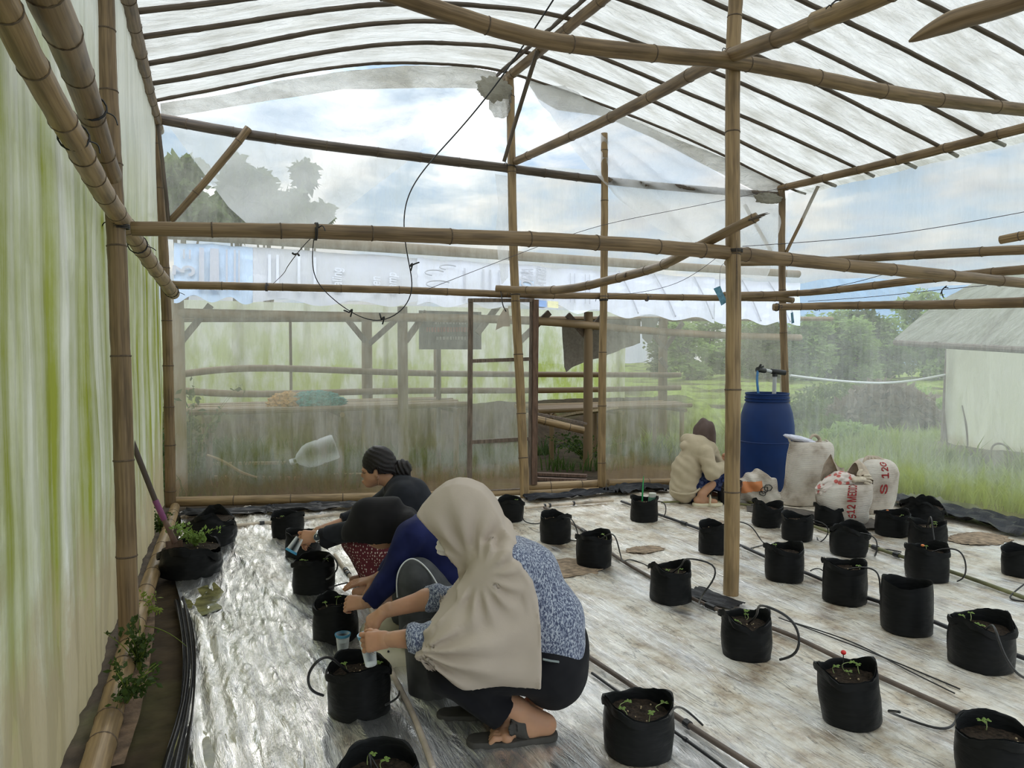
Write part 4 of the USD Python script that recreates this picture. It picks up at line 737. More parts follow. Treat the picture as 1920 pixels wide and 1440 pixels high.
M_BRUSH = leafmat('dry_brush', (.16, .12, .08), (.34, .27, .19), .3); bh = thing('brush_heap', 'heap of grey-brown brush on the meadow outside the right wall', 'brush', c)
obj('twigs', leafy(5200, [(0, 0, .3), (.7, 0, .25), (-.6, .1, .22)], [(.8, .5, .62), (.6, .4, .42), (.5, .4, .4)], .16, 'brush'), M_BRUSH, bh, smooth=False, local=True)
for i_, (px, py, d_, s_) in enumerate(((1545, 800, 12, .8), (1600, 815, 11, .6), (1505, 770, 14, .9), (1745, 790, 14, .8), (1570, 745, 18, 1.1), (1690, 740, 19, 1.1))):
    c = dep(px, py, d_); c[2] = float(terrain_z(c[0], c[1])) - .1; t = thing('bush', f"{('olive', 'small', 'dusty', 'broad', 'far', 'farthest')[i_]} green bush on the meadow outside the right wall", 'bush', c)
    obj('foliage', leafy(1500, [(0, 0, .4 * s_), (.5 * s_, 0, .3 * s_), (-.5 * s_, .1, .3 * s_)], [(.5 * s_, .4 * s_, .4 * s_)] * 3, .11, 'b%d' % i_), (M_LEAF1, M_LEAF2)[i_ % 2], t, smooth=False, local=True)
    obj('stem', [tube([(0, 0, -.05), (dx * s_, 0, .3 * s_)], (.02, .008), 5) for dx in (-.3, 0, .3)], M_TRUNK, t, local=True)

# ================================================================ DOOR, LOOSE FILM, WIRES
dr = UsdGeom.Xform.Define(stage, path_of('door_1')); dr = tag(dr.GetPrim(), 'net-covered timber door leaf standing beside the doorway', kind='structure'); ORIGIN[str(dr.GetPath())] = A([0, 0, 0.])
dq = lambda x, y: onw(x, y, .02)
DN = np.cross(WB - WA, [0, 0, 1.0]); DN /= np.linalg.norm(DN)
for a, b, nm in (((882.5, 562), (880, 926), 'stile'), ((998, 562), (994, 922), 'stile'), ((878, 563), (1001, 563), 'top_rail'), ((882, 677), (997, 673), 'rail'), ((881, 829), (996, 822), 'rail'), ((880, 924), (996, 918), 'rail')):
    obj(nm, bar(dq(*a), dq(*b), .045, .035, tuple(DN) if nm == 'stile' else (0, 0, 1)), M_TIMBER, dr)
G = np.zeros((24, 40, 3))
for i, x in enumerate(np.linspace(882, 998, 24)):
    for j, y in enumerate(np.linspace(564, 922, 40)): G[i, j] = onw(x, y, .0 + .012 * (fbm(A([i * .2, j * .15, 4.]), 3, 3) - .5))
obj('net_panel', sheet(G), M_FILMB, dr, smooth=True)
struct('trim_1', bar(onw(1004, 562, .03), onw(1001, 908, .03), .055, .06, tuple(DN)), M_TIMBER2, label='red-brown timber jamb of the doorway')
def drape(name, label, poly, off, m, seed, focus, amp=.03, fold=26, h=.05):
    """Loose film hanging about the gable: outline on the back wall, folds running out from the point it is gathered at."""
    o = [onw(x, y, off) for x, y in poly]; ax = (WB - WA) / np.linalg.norm(WB - WA) if np.mean([x for x, _ in poly]) < 975 else (WC - WB) / np.linalg.norm(WC - WB)
    O = o[0]; P2 = A([[(q - O) @ ax, q[2] - O[2]] for q in o]); fo = onw(*focus, off); f2 = A([(fo - O) @ ax, fo[2] - O[2]])
    pts, t = polyfill(P2, h); d = pts - f2; ang = np.arctan2(d[:, 1], d[:, 0]); rad = np.linalg.norm(d, axis=1)
    w = amp * np.clip(rad * 1.5, 0.1, 1) * (np.sin(ang * fold + 2 * fbm(np.c_[pts * 2, 0 * rad], 2, seed)) + 1.5 * (fbm(np.c_[pts * 6, 0 * rad], 3, seed + 1) - .5))
    nn = np.cross(ax, [0, 0, 1.0]); v = O + pts[:, :1] * ax + pts[:, 1:] * A([0, 0, 1.0]) + w[:, None] * nn
    return tag(obj(name, trimesh.Trimesh(v, t, process=False), m, smooth=True), label, 'plastic film')
drape('loose_film', 'thin film stretched from the ridge over the left half of the gable', [(313, 232), (330, 210), (660, 168), (935, 150), (930, 172), (905, 190), (840, 240), (760, 305), (650, 390), (600, 432), (470, 425), (430, 390)], -.10, M_DRAPE, 3, (930, 160), .03, 30)
drape('film_flap', 'milky film flap hanging below the last rafter on the left', [(299, 192), (420, 176), (520, 152), (640, 136), (760, 124), (870, 124), (930, 136), (930, 166), (800, 165), (640, 170), (480, 192), (330, 216), (301, 219)], .02, M_ROOF, 5, (600, -2500), .02, 20)
drape('film_flap', 'milky film flap hanging below the last rafter on the right', [(985, 146), (1100, 186), (1240, 250), (1366, 300), (1470, 346), (1468, 384), (1365, 334), (1240, 268), (1130, 218), (1045, 206), (1010, 184)], .02, M_ROOF, 6, (1200, -2500), .02, 20)
drape('loose_film', 'large torn film swag hanging from the ridge to the right back corner', [(985, 160), (1060, 160), (1130, 205), (1240, 258), (1360, 330), (1465, 385), (1462, 410), (1450, 480), (1436, 522), (1400, 520), (1350, 492), (1290, 460), (1230, 425), (1150, 365), (1100, 310), (1060, 255), (1030, 212)], .07, M_DRAPE, 7, (985, 150), .035, 44)
drape('film_scrap', 'small torn film scrap hanging left of the ridge post top', [(918, 165), (958, 162), (960, 212), (945, 222), (928, 220), (917, 203)], .06, M_ROOF, 8, (938, 150), .02, 30, .02)
drape('film_scrap', 'narrow film sliver hanging down the left side of the ridge post', [(928, 326), (952, 330), (954, 520), (940, 534), (929, 430), (934, 380)], .05, M_DRAPE, 9, (940, 320), .02, 60, .02)
def crumple(name, label, c, s, seed, m):
    mm = trimesh.creation.icosphere(4, 1.0); v = A(mm.vertices); v *= (1 + .9 * np.abs(fbm(v * 3 + seed, 4, seed) - .5) + .25 * np.sin(v[:, :1].ravel() * 14 + v[:, 2] * 5) * .3)[:, None]
    return tag(obj(name, trimesh.Trimesh(A(c) + v * s, mm.faces, process=False), m, smooth=True), label, 'plastic film')
crumple('film_bunch', 'bunched film knotted at the top of the ridge post', onw(926, 166, .10), A([.16, .05, .10]), 2, M_ROOF)
crumple('film_bunch', 'bunched film tied at the top of the right corner post', onw(1440, 372, .12), A([.16, .06, .05]), 5, M_ROOF)
def wire(name, label, pts, rad, m, n=60, cat='wire'): return tag(obj(name, tube(pts, rad, 6, n=n), m, smooth=True), label, cat)
t = thing('hanging_cable', 'dark cable hanging from the ridge and looping under the cross beam', 'cable', dep(1045, -12, 4.0))
obj('cable', tube([dep(1045, -12, 4.0), dep(985, 80, 4.15), dep(925, 165, 4.2), dep(855, 250, 4.15), dep(788, 328, 4.0), dep(761, 385, 3.9), dep(759, 445, 3.85), dep(768, 500, 3.85), dep(772, 540, 3.85), dep(758, 575, 3.85), dep(715, 600, 3.85), dep(668, 590, 3.85), dep(622, 558, 3.8), dep(594, 525, 3.75), dep(586, 490, 3.7), dep(589, 442, 3.62)], (.0045, .0042, .003, .0025, .0022), 6, n=110), M_BLACKTIE, t, smooth=True)
for k, (x, y, dx, dy) in enumerate(((768, 500, 18, -8), (715, 600, -3, -12), (655, 586, -10, -4))):
    obj('wire_knot', [tube([dep(x, y, 3.84), dep(x + dx * .5, y + dy * .6, 3.83), dep(x + dx, y + dy, 3.84)], .004, 5, n=8), tube([dep(x, y, 3.84), dep(x + 5, y - 6, 3.84), dep(x + 2, y + 8, 3.85)], .004, 5, n=8)], M_BLACKTIE, t)
wire('tie_wire', 'thin wire hanging from the cross beam with a black knot', [dep(590, 440, 3.6), dep(570, 460, 3.7), dep(552, 482, 3.8), dep(535, 508, 4.5), dep(512, 532, 6.6)], .0022, M_WIRE)
tag(obj('wire_scrap', tube([dep(548, 474, 3.79), dep(553, 477, 3.79), dep(558, 476, 3.79), dep(561, 480, 3.79)], .005, 5, n=10), M_BLACKTIE), 'black knot of wire on the thin hanging wire', 'wire')
wire('taut_wire', 'thin wire crossing behind the middle post up to the right corner', [onw(800, 543, .2), onw(1010, 462, .2), onw(1120, 425, .2), onw(1260, 395, .2), onw(1478, 350, .2)], .0028, M_WIRE)
wire('taut_wire', 'thin wire from the middle post across the sky to the right', [dep(1392, 462, 5.5), dep(1560, 450, 5.4), dep(1700, 435, 5.2), dep(1960, 390, 5.0)], .0025, M_WIRE)
wire('taut_wire', 'thin wire sloping from the branch past the sachet', [dep(1130, 556, 7.2), dep(1270, 530, 7.0), dep(1345, 482, 6.8)], .0024, M_WIRE)
wire('taut_wire', 'thin wire rising between the two upper right rails', [RW(1520, 545), RW(1600, 530), RW(1665, 512)], .003, M_WIRE)
t = thing('taut_wire', 'thin wire with a black twisted scrap above the lowest right rail', 'wire', RW(1515, 565))
obj('wire', tube([RW(1515, 565), RW(1640, 556), RW(1766, 543), RW(1850, 535)], .003, 6, n=30), M_WIRE, t)
obj('wire_knot', [tube([RW(1775, 536), RW(1766, 545), RW(1769, 558)], .005, 5, n=8), tube([RW(1763, 552), RW(1770, 540), RW(1778, 540)], .004, 5, n=8)], M_BLACKTIE, t)
M_PAPER = plain('buff_paper', (.52, .46, .38), .8, var=.1)
def scrap(name, label, cat, poly, d_, m, bend=.01):
    c = A([dep(x, y, d_) for x, y in poly]); o = c.mean(0); q = c - o; P2 = np.c_[q @ RT, q[:, 2]]; pts, t = polyfill(P2, .015); w = bend * np.sin(pts[:, 0] * 60)
    v = o + pts[:, :1] * RT + pts[:, 1:] * A([0, 0, 1.]) + w[:, None] * FW; v2 = v + FW * .0015
    n = len(v); return tag(obj(name, trimesh.Trimesh(np.vstack([v, v2]), np.vstack([t, t[:, ::-1] + n]), process=False), m, smooth=True), label, cat)
def scrap_on(name, label, cat, poly, d_, m, line, rad, wm):
    """A flat scrap with the string or wire it hangs by."""
    t = thing(name, label, cat, line[0]); c = A([dep(x, y, d_) for x, y in poly]); o = c.mean(0); q = c - o; P2 = np.c_[q @ RT, q[:, 2]]; pts, tr = polyfill(P2, .012); w = .008 * np.sin(pts[:, 0] * 60)
    v = o + pts[:, :1] * RT + pts[:, 1:] * A([0, 0, 1.]) + w[:, None] * FW; n = len(v)
    obj('sheet', trimesh.Trimesh(np.vstack([v, v + FW * .0015]), np.vstack([tr, tr[:, ::-1] + n]), process=False), m, t, smooth=True); obj('string', tube(line, rad, 6, n=16), wm, t, smooth=True); return t
scrap_on('paper_scrap', 'torn buff paper hanging by a wire left of the ridge post', 'paper', [(946, 577), (953, 578), (957, 604), (956, 612), (944, 612), (929, 619), (934, 596)], 7.0, M_PAPER, [dep(938, 541, 7.1), dep(941, 560, 7.02), dep(944, 575, 7.0), dep(949, 584, 7.0)], .005, M_BLACKTIE)
M_SACHET = plain('blue_sachet', (.08, .22, .30), .35, var=.35, scale=30, coat=.3)
scrap_on('sachet', 'blue foil sachet hanging on a thread left of the middle post', 'sachet', [(1338, 541), (1350, 536), (1364, 566), (1353, 573)], 7.0, M_SACHET, [dep(1350, 540, 7.0), dep(1352, 500, 7.4), dep(1364, 493, 7.75)], .0022, M_WIRE)
scrap_on('sachet', 'small dark sachet hanging at the corner post under the rail end', 'sachet', [(1482, 587), (1487, 585), (1490, 605), (1484, 607)], 7.9, M_SACHET, [onw(1485, 563, .10), dep(1485, 575, 7.95), dep(1485, 590, 7.9)], .002, M_WIRE)

# ================================================================ POTS AND DRIP LINES
M_BAG = mat('black_polybag', {'tc': ('texture_coordinate', {}), 'mp': ('mapping', {'scale': (10, 10, 34)}), 'n': ('noise_texture', {'scale': 1.6, 'detail': 6.0, 'roughness': .6, 'distortion': .6}),
    'b': ('bump', {'strength': .45, 'distance': .006}), 'r': ('rgb_ramp', {'ramp': [(.3, (.004, .0045, .0045)), (.7, (.009, .0095, .0095))]}), 'p': ('principled_bsdf', {'roughness': .42, 'specular_ior_level': .14})},
    [('tc.object', 'mp.vector'), ('mp.vector', 'n.vector'), ('n.fac', 'b.height'), ('b.normal', 'p.normal'), ('n.fac', 'r.fac'), ('r.color', 'p.base_color')], 'p.BSDF')
M_SOIL = plain('dark_potting_soil', (.030, .021, .014), .95, var=.7, scale=70, bump=1.0, bscale=90, spec=.2)
M_SPROUT = leafmat('sprout_leaves', (.20, .30, .07), (.36, .46, .18), .35)
M_STEM = plain('sprout_stem', (.34, .40, .16), .6)
M_TUBE = plain('black_drip_tube', (.015, .015, .015), .4, var=.2)
def sprout(c, h, seed, k=4, leaf=.017):
    r = rng(seed); P = spline([c, c + A([r.normal(0, .006), r.normal(0, .006), h * .6]), c + A([r.normal(0, .012), r.normal(0, .012), h])], 6); ms, lv = [tube(P, (.0018, .0014), 5)], []
    for q in range(k):
        a = q * 2 * PI / k + r.uniform(-.4, .4); d = A([math.cos(a), math.sin(a), .25]); s = A([-d[1], d[0], 0]); L = leaf * r.uniform(.7, 1.2); b = P[-1]
        v = A([b, b + d * L * .35 + s * L * .34, b + d * L * .8 + s * L * .3 + A([0, 0, -.002]), b + d * L * 1.0 + A([0, 0, -.004]), b + d * L * .8 - s * L * .3 + A([0, 0, -.002]), b + d * L * .35 - s * L * .34, b + d * L * .6 + A([0, 0, .003])])
        lv.append(trimesh.Trimesh(v, [[0, 6, 1], [1, 6, 2], [2, 6, 3], [3, 6, 4], [4, 6, 5], [5, 6, 0]], process=False))
    return cat_mesh(ms), cat_mesh(lv)
POTS = []
def pot(label, px, by, w, ry, seed, tilt=(0, 0), soil=.045, sprouts=2, fold=.028, R=None, rough=1.0, square=.16, collapse=0.0, depth=None, taper=1.0, cup=None):
    """A soil-filled plastic nursery bag: px, by = middle of its front foot, w = its width, ry = middle of its mouth, all as seen in the photo."""
    d0 = 1960 / (by - 661) if depth is None else depth
    g = onz(px, by, 0) if depth is None else dep(px, 661, depth) * A([1, 1, 0])
    R = R or w / 2 / F * (d0 + .09); f2 = FW[:2] / np.linalg.norm(FW[:2]); C = A([g[0] + f2[0] * R * .93, g[1] + f2[1] * R * .93, 0]) if depth is None else g
    dc = np.linalg.norm((C - EYE)[:2] @ f2); top = dep(px, ry, 1.0); s = (C - EYE)[:2] @ f2 / ((top - EYE)[:2] @ f2); H = max(.10, EYE[2] + (top - EYE)[2] * s)
    r = rng(label); sides, nz = 52, 18; ang = np.arange(sides) * 2 * PI / sides; ph = r.uniform(0, 2 * PI)
    def rad(a, z):
        q = np.clip(z / H, 0, 1); sq = square * (1 - .75 * q); rr = R * (1 + sq * (np.abs(np.cos(a + ph)) ** 3 + np.abs(np.sin(a + ph)) ** 3 - .85) * -0.0)
        e = 2 + 2.6 * (1 - q) ** 1.5 * square / .16; sup = (np.abs(np.cos(a + ph)) ** e + np.abs(np.sin(a + ph)) ** e) ** (-1 / e)
        rr = R * (.92 + .10 * (sup - 1) / .4 + .05 * np.sin(PI * q)) * (taper + (1 - taper) * (1 - q)) 
        nz_ = fbm(np.stack([np.cos(a) * 1.5 + seed, np.sin(a) * 1.5, z * 9], -1), 3, seed) - .5; n2 = fbm(np.stack([np.cos(a) * 5, np.sin(a) * 5 + seed, z * 48], -1), 3, seed + 1) - .5
        return rr * (1 + rough * (.10 * nz_ + .028 * n2))
    zt = lambda a: H + rough * (.018 * np.sin(2 * a + ph) + .030 * (fbm(np.stack([np.cos(a) * 2.2, np.sin(a) * 2.2, 0 * a + seed], -1), 3, seed + 5) - .5)) - collapse * H * .35 * np.clip(np.cos(a + ph * .7), 0, 1)
    rows = [np.stack([0 * ang, 0 * ang, 0 * ang + .002], -1)]
    for q in np.r_[0, .03, np.linspace(.1, 1, nz)]:
        z = zt(ang) * q; rr = rad(ang, z) * (.93 if q == 0 else 1.0); rows.append(np.stack([rr * np.cos(ang), rr * np.sin(ang), z + .002], -1))
    inner = []
    for q in (0.005, .03, .06, soil + .03):
        z = zt(ang) - q; rr = rad(ang, zt(ang)) - .004 - .05 * q; inner.append(np.stack([rr * np.cos(ang), rr * np.sin(ang), z], -1))
    def rowmesh(rw, close0=False):
        k = len(rw); v = np.vstack(rw); i, j = np.meshgrid(np.arange(k - 1), np.arange(sides), indexing='ij')
        q = np.stack([i * sides + j, i * sides + (j + 1) % sides, (i + 1) * sides + (j + 1) % sides, (i + 1) * sides + j], -1).reshape(-1, 4); return trimesh.Trimesh(v, np.vstack([q[:, [0, 1, 2]], q[:, [0, 2, 3]]]), process=False)
    T = trimesh.transformations.rotation_matrix(math.radians(tilt[0]), RT) @ trimesh.transformations.rotation_matrix(math.radians(tilt[1]), [f2[0], f2[1], 0])
    def place(m): m = m.copy(); m.apply_transform(T); m.apply_translation(C); return m
    t = thing('polybag_pot', label, 'pot', C); POTS.append((t, C, R, H))
    body = rowmesh(rows + inner); body.vertices[:, 2] = np.maximum(body.vertices[:, 2], .0)
    obj('bag', place(body), M_BAG, t, smooth=55)
    if fold:
        fr = []
        for q, e in ((.002, .002), (.0, .007), (fold * .5, .009), (fold, .008 + 0 * ang)):
            z = zt(ang) - q - (rough * .012 * (fbm(np.stack([np.cos(ang) * 4, np.sin(ang) * 4, 0 * ang + 9], -1), 2, seed) - .5) if q == fold else 0); rr = rad(ang, zt(ang) * .95) + e * (1 + rough * .8 * np.sin(ang * 5 + ph)); fr.append(np.stack([rr * np.cos(ang), rr * np.sin(ang), z], -1))
        obj('rolled_rim', place(rowmesh(fr)), M_BAG, t, smooth=55)
    if soil < .15:
        g2 = np.linspace(0, 1, 10); sr = [np.stack([rad(ang, zt(ang)) * .97 * q * np.cos(ang), rad(ang, zt(ang)) * .97 * q * np.sin(ang), 0 * ang + H - soil + .016 * (fbm(np.stack([np.cos(ang) * q * 4, np.sin(ang) * q * 4, 0 * ang + seed], -1), 4, seed) - .5)], -1) for q in g2[1:]]
        sm = rowmesh([np.zeros((sides, 3)) + A([0, 0, H - soil])] + sr); obj('soil', place(sm), M_SOIL, t, smooth=True)
        for k in range(6): a, q = r.uniform(0, 2 * PI), R * r.uniform(.1, .8); obj('perlite_grain', place(trimesh.Trimesh(*[(lambda m: (m.vertices * r.uniform(.002, .0045) + A([q * math.cos(a), q * math.sin(a), H - soil + .006]), m.faces))(trimesh.creation.icosphere(1, 1.0))][0], process=False)), M_CUT, t)
    for k in range(sprouts):
        a, q = r.uniform(0, 2 * PI), R * r.uniform(.25, .68); st, lv = sprout(A([q * math.cos(a), q * math.sin(a), H - soil]), r.uniform(.022, .045), label + str(k))
        sd_ = obj('seedling', place(st), M_STEM, t); obj('leaves', place(lv), M_SPROUT, sd_, smooth=False)
    return t, C, R, H
def drip(label, pts, rad=.0042): return wire('drip_tube', label, pts, rad, M_TUBE, 40, 'tube')
def onrim(P, a, dz=0.0, k=.9): return P[1] + A([P[2] * k * math.cos(a), P[2] * k * math.sin(a), P[3] + dz])
P1 = pot('black polybag with seedlings cut off by the bottom edge left of the sandals', 704, 1585, 155, 1425, 1, depth=2.15, R=.119, sprouts=4, soil=.05)
P2 = pot('black polybag with a looped tube under the cupped hands of the front woman', 662, 1360, 118, 1243, 2, sprouts=3)
P3 = pot('black polybag under the hands of the woman in the black headscarf', 620, 1213, 86, 1126, 3, taper=.92, sprouts=3)
P4 = pot('black polybag with small white-green seedlings before the dotted maroon trousers', 579, 1120, 79, 1047, 4, sprouts=5)
P5 = pot('black polybag under the hand with the wristwatch', 560, 1050, 66, 995, 5, sprouts=0)
P6 = pot('black polybag at the far left end of the row by the white pipe', 532, 1013, 60, 962, 6, sprouts=1)
P7 = pot('wide squat black grow bag with weeds and a spade by the left wall', 336, 1092, 110, 1024, 7, square=.26, rough=2.2, soil=.01, sprouts=0, fold=.05)
P8 = pot('wide crumpled black grow bag in the left back corner', 378, 1032, 92, 968, 8, square=.26, rough=2.6, soil=.02, sprouts=0, collapse=.25)
P9 = pot('black polybag by the ridge post partly behind the beige headscarf', 957, 981, 52, 936, 9, sprouts=1)
P10 = pot('smooth closed-looking black polybag right behind the beige headscarf', 1043, 1023, 58, 964, 10, sprouts=0, square=.2)
P11 = pot('black polybag with a drooping tube right of the knitted sweater', 1117, 1069, 68, 1001, 11, sprouts=1)
P12 = pot('black polybag with a high looped tube left of the middle post', 1265, 1138, 78, 1060, 12, sprouts=2, rough=1.3)
P13 = pot('black polybag holding a green stick and a white-capped bottle', 1212, 982, 52, 933, 13, sprouts=0)
P14 = pot('black polybag half hidden behind the middle post', 1345, 1043, 56, 982, 14, sprouts=0)
P15 = pot('black polybag with a crumpled rim just in front of the middle post', 1412, 1246, 95, 1152, 15, sprouts=3, rough=1.5)
P16 = pot('leaning black polybag with seedlings and a red tag', 1622, 1376, 112, 1250, 16, tilt=(0, -7), sprouts=4)
P17 = pot('large black polybag with seedlings at the bottom edge right of the sandals', 1208, 1442, 136, 1314, 17, sprouts=4)
P18 = pot('black polybag with two seedlings in the bottom right corner', 1910, 1500, 140, 1366, 18, sprouts=4, square=.05)
P19 = pot('tilted black polybag in front of the slumped sack', 1445, 992, 56, 943, 19, tilt=(0, 6), sprouts=0, rough=1.6)
P20 = pot('black polybag in front of the tall upright sack', 1505, 1018, 58, 966, 20, sprouts=0)
P21 = pot('black polybag with bulging sides right of the middle post', 1482, 1096, 73, 1023, 21, sprouts=1)
P22 = pot('black polybag with a hanging tube beside the empty tall bag', 1600, 1140, 80, 1054, 22, sprouts=1)
P23 = pot('empty tall black polybag standing open without soil', 1722, 1198, 93, 1090, 23, sprouts=0, soil=.20, fold=0, rough=.6, square=.1)
P24 = pot('black polybag standing against the front sack', 1566, 991, 55, 946, 24, sprouts=0)
P25 = pot('black polybag with a slumped mouth between two rows on the right', 1604, 1048, 69, 988, 25, tilt=(0, 4), sprouts=0, rough=1.5)
P26 = pot('black polybag with an orange fleck right of the rear sack', 1688, 1010, 62, 960, 26, sprouts=1)
P27 = pot('crumpled folded black polybag by the right wall', 1748, 998, 74, 940, 27, sprouts=0, rough=2.4, collapse=.2)
P28 = pot('black polybag with a seedling behind the one with the orange tag', 1756, 1032, 66, 978, 28, sprouts=2)
P29 = pot('black polybag with an orange tag and a side tube on the right', 1757, 1096, 76, 1024, 29, sprouts=2)
P30 = pot('wide black polybag with three seedlings at the right edge', 1872, 1271, 112, 1160, 30, sprouts=4, rough=1.2)
P31 = pot('black polybag cut off by the right edge in the back row', 1932, 1086, 62, 1030, 31, sprouts=0)
def bit(name, c, s, m, t, sub=2): mm = trimesh.creation.icosphere(sub, 1.0); return obj(name, trimesh.Trimesh(A(c) + mm.vertices * s, mm.faces, process=False), m, t, smooth=True)
M_RED = plain('red_plastic', (.62, .02, .02), .35); M_ORANGE = plain('orange_plastic', (.70, .20, .04), .5)
c = onrim(P16, 1.3, .03, .55); bit('red_tag', c, (.010, .010, .009), M_RED, P16[0]); obj('tag_pin', tube([c, c - A([0, 0, .07])], .002, 5), M_BLACKTIE, P16[0])
bit('orange_tag', onrim(P29, 2.0, .0, .2), (.012, .010, .008), M_ORANGE, P29[0]); bit('orange_tag', onrim(P26, 2.0, .008, .3), (.012, .008, .004), M_ORANGE, P26[0])
M_GREENP = plain('green_stick', (.02, .26, .07), .5); M_BOTTLE = plain('green_bottle', (.10, .22, .15), .3)
c = P13[1] + A([-.02, 0, P13[3] - .03]); tag(obj('green_stick', tube([c, c + A([.005, 0, .12]), c + A([.012, 0, .21])], (.007, .007, .003), 8, n=8), M_GREENP), 'green plastic stick standing in the bag by the doorway', 'stick')
c = P13[1] + A([.075, -.01, P13[3] - .05]); bt = thing('bottle', 'small green bottle with a white cap in the bag by the doorway', 'bottle', c)
obj('bottle_body', lathed([(0, -.04), (.035, -.04), (.036, .04), (.03, .055)], c, (0, 0, 1), 18), M_BOTTLE, bt, smooth=50); obj('cap', lathed([(.031, .05), (.032, .082), (.028, .086), (0, .086)], c, (0, 0, 1), 18), plain('cream_cap', (.55, .55, .47), .5), bt, smooth=50)
# main drip pipes along the rows
M_PIPE = plain('brown_dusty_pipe', (.115, .085, .065), .55, var=.4, scale=6); M_PIPEK = plain('black_pipe', (.03, .03, .032), .45, var=.3, scale=6); M_PIPEG = plain('green_brown_pipe', (.15, .15, .06), .55, var=.5, scale=3); M_PIPEW = plain('muddy_white_pipe', (.50, .42, .33), .6, var=.4, scale=8)
def pipe(label, pts, rad, m, name='drip_pipe'):
    o = thing(name, label, 'pipe', onz(*pts[0], rad + .004)); P = spline([onz(x, y, rad + .012) for x, y in pts], 70); obj('pipe', tube(P, rad, 9), m, o, smooth=True); r = rng(label)
    for k in range(3): q = r.integers(8, 62); obj('coupling', tube([P[q], P[q] + (P[q + 1] - P[q - 1]) * .6], rad * 1.45, 9), M_TUBE, o)
    return o
pipe('thin brown drip pipe beside the left row under the kneeling women', [(628, 1040), (660, 1085), (690, 1130), (728, 1245), (770, 1330), (812, 1440)], .011, M_PIPEW)
pipe('brown drip pipe running from behind the front woman to the bottom edge', [(960, 1140), (1108, 1235), (1210, 1303), (1300, 1365), (1425, 1445)], .011, M_PIPE)
pipe('thin black pipe beside the brown pipe at the bottom edge', [(1110, 1262), (1180, 1312), (1290, 1390), (1370, 1448)], .006, M_TUBE)
pipe('long brown drip pipe passing in front of the middle post', [(1020, 951), (1100, 1000), (1150, 1040), (1230, 1088), (1290, 1118), (1370, 1152), (1460, 1182), (1560, 1228), (1700, 1292), (1850, 1360), (1940, 1402)], .011, M_PIPE)
pipe('long black drip pipe passing behind the middle post', [(1165, 940), (1245, 968), (1320, 995), (1400, 1028), (1450, 1050), (1530, 1082), (1600, 1112), (1690, 1142), (1790, 1182), (1925, 1236)], .011, M_PIPEK)
pipe('greenish drip pipe in the far right row', [(1400, 938), (1480, 968), (1540, 992), (1610, 1016), (1680, 1040), (1740, 1058), (1830, 1088), (1945, 1130)], .012, M_PIPEG)
pipe('muddy white header pipe on the floor before the doorway', [(985, 952), (1060, 945), (1150, 938)], .014, M_PIPEW, 'header_pipe')
pipe('muddy white header pipe on the floor at the left back', [(430, 986), (520, 978), (600, 968), (690, 960)], .014, M_PIPEW, 'header_pipe')
pipe('dirty pipe under the squatting person at the back', [(1240, 942), (1330, 940), (1420, 950), (1490, 972)], .010, M_PIPEG, 'header_pipe')
for lab, pts in (('twin black tube beside the brown pipe right of the middle post', [(1460, 1158), (1560, 1195), (1700, 1250), (1800, 1292)]), ('thin brown tube beside the leaning polybag', [(1480, 1165), (1600, 1205), (1680, 1245), (1790, 1300)])):
    drip(lab, [onz(x, y, .012) for x, y in pts], .003)
def loopz(P, a, pts, label, rad=.0042): q0 = onrim(P, a, -.05, .25); q1 = A(pts[0]); drip(label, [q0, q0 * .6 + q1 * .4 + A([0, 0, .02])] + [A(q) for q in pts], rad)
loopz(P2, 2.6, [dep(598, 1238, 2.62), dep(580, 1262, 2.62), dep(582, 1290, 2.64), dep(606, 1304, 2.7)], 'looped black tube left of the bag under the cupped hands', .005)
drip('black tube curling from the front bag to the pipe', [dep(722, 1322, 2.72), dep(740, 1312, 2.8), onz(748, 1296, .03)], .004)
loopz(P4, .3, [dep(628, 1048, 3.95), dep(633, 1062, 3.95), dep(622, 1080, 3.95), dep(612, 1086, 4.0)], 'small looped tube right of the bag with white-green seedlings')
drip('thin tube on the floor left of the first outstretched hand', [dep(617, 1102, 3.9), dep(650, 1093, 4.1), onz(680, 1096, .02)], .0035)
loopz(P10, 0, [dep(1076, 980, 5.2), dep(1083, 1000, 5.2), onz(1070, 1012, .01)], 'tube between the two bags right of the beige headscarf')
loopz(P11, .2, [dep(1155, 1010, 4.5), dep(1162, 1035, 4.5), onz(1185, 1050, .01), onz(1230, 1068, .01)], 'drooping tube right of the knitted sweater')
drip('tube hanging beside the bag by the ridge post', [dep(981, 955, 6.0), onz(985, 978, .02), onz(1005, 982, .01), onz(1018, 968, .01)], .004)
loopz(P12, .6, [dep(1310, 1050, 3.62), dep(1338, 1062, 3.6), dep(1340, 1080, 3.6), dep(1325, 1105, 3.6), onz(1318, 1132, .01)], 'high looped tube on the bag left of the middle post', .0045)
loopz(P13, 0, [dep(1246, 945, 6.2), dep(1248, 960, 6.2), onz(1240, 968, .01)], 'tube looping from the bag with the green stick')
drip('tube hanging from behind the middle post', [dep(1385, 978, 4.9), dep(1405, 985, 4.9), dep(1425, 1010, 4.95), onz(1432, 1022, .01), onz(1408, 1028, .01)], .004)
loopz(P15, .5, [dep(1450, 1142, 2.78), dep(1482, 1162, 2.78), dep(1498, 1195, 2.78), dep(1490, 1225, 2.8), dep(1462, 1237, 2.84)], 'big round tube loop on the crumpled bag before the middle post', .005)
drip('round tube loop on the floor right of the leaning polybag', [dep(1686, 1335, 2.28), onz(1712, 1352, .01), onz(1765, 1366, .01), onz(1792, 1352, .01), onz(1785, 1330, .01), onz(1750, 1312, .01)], .0048)
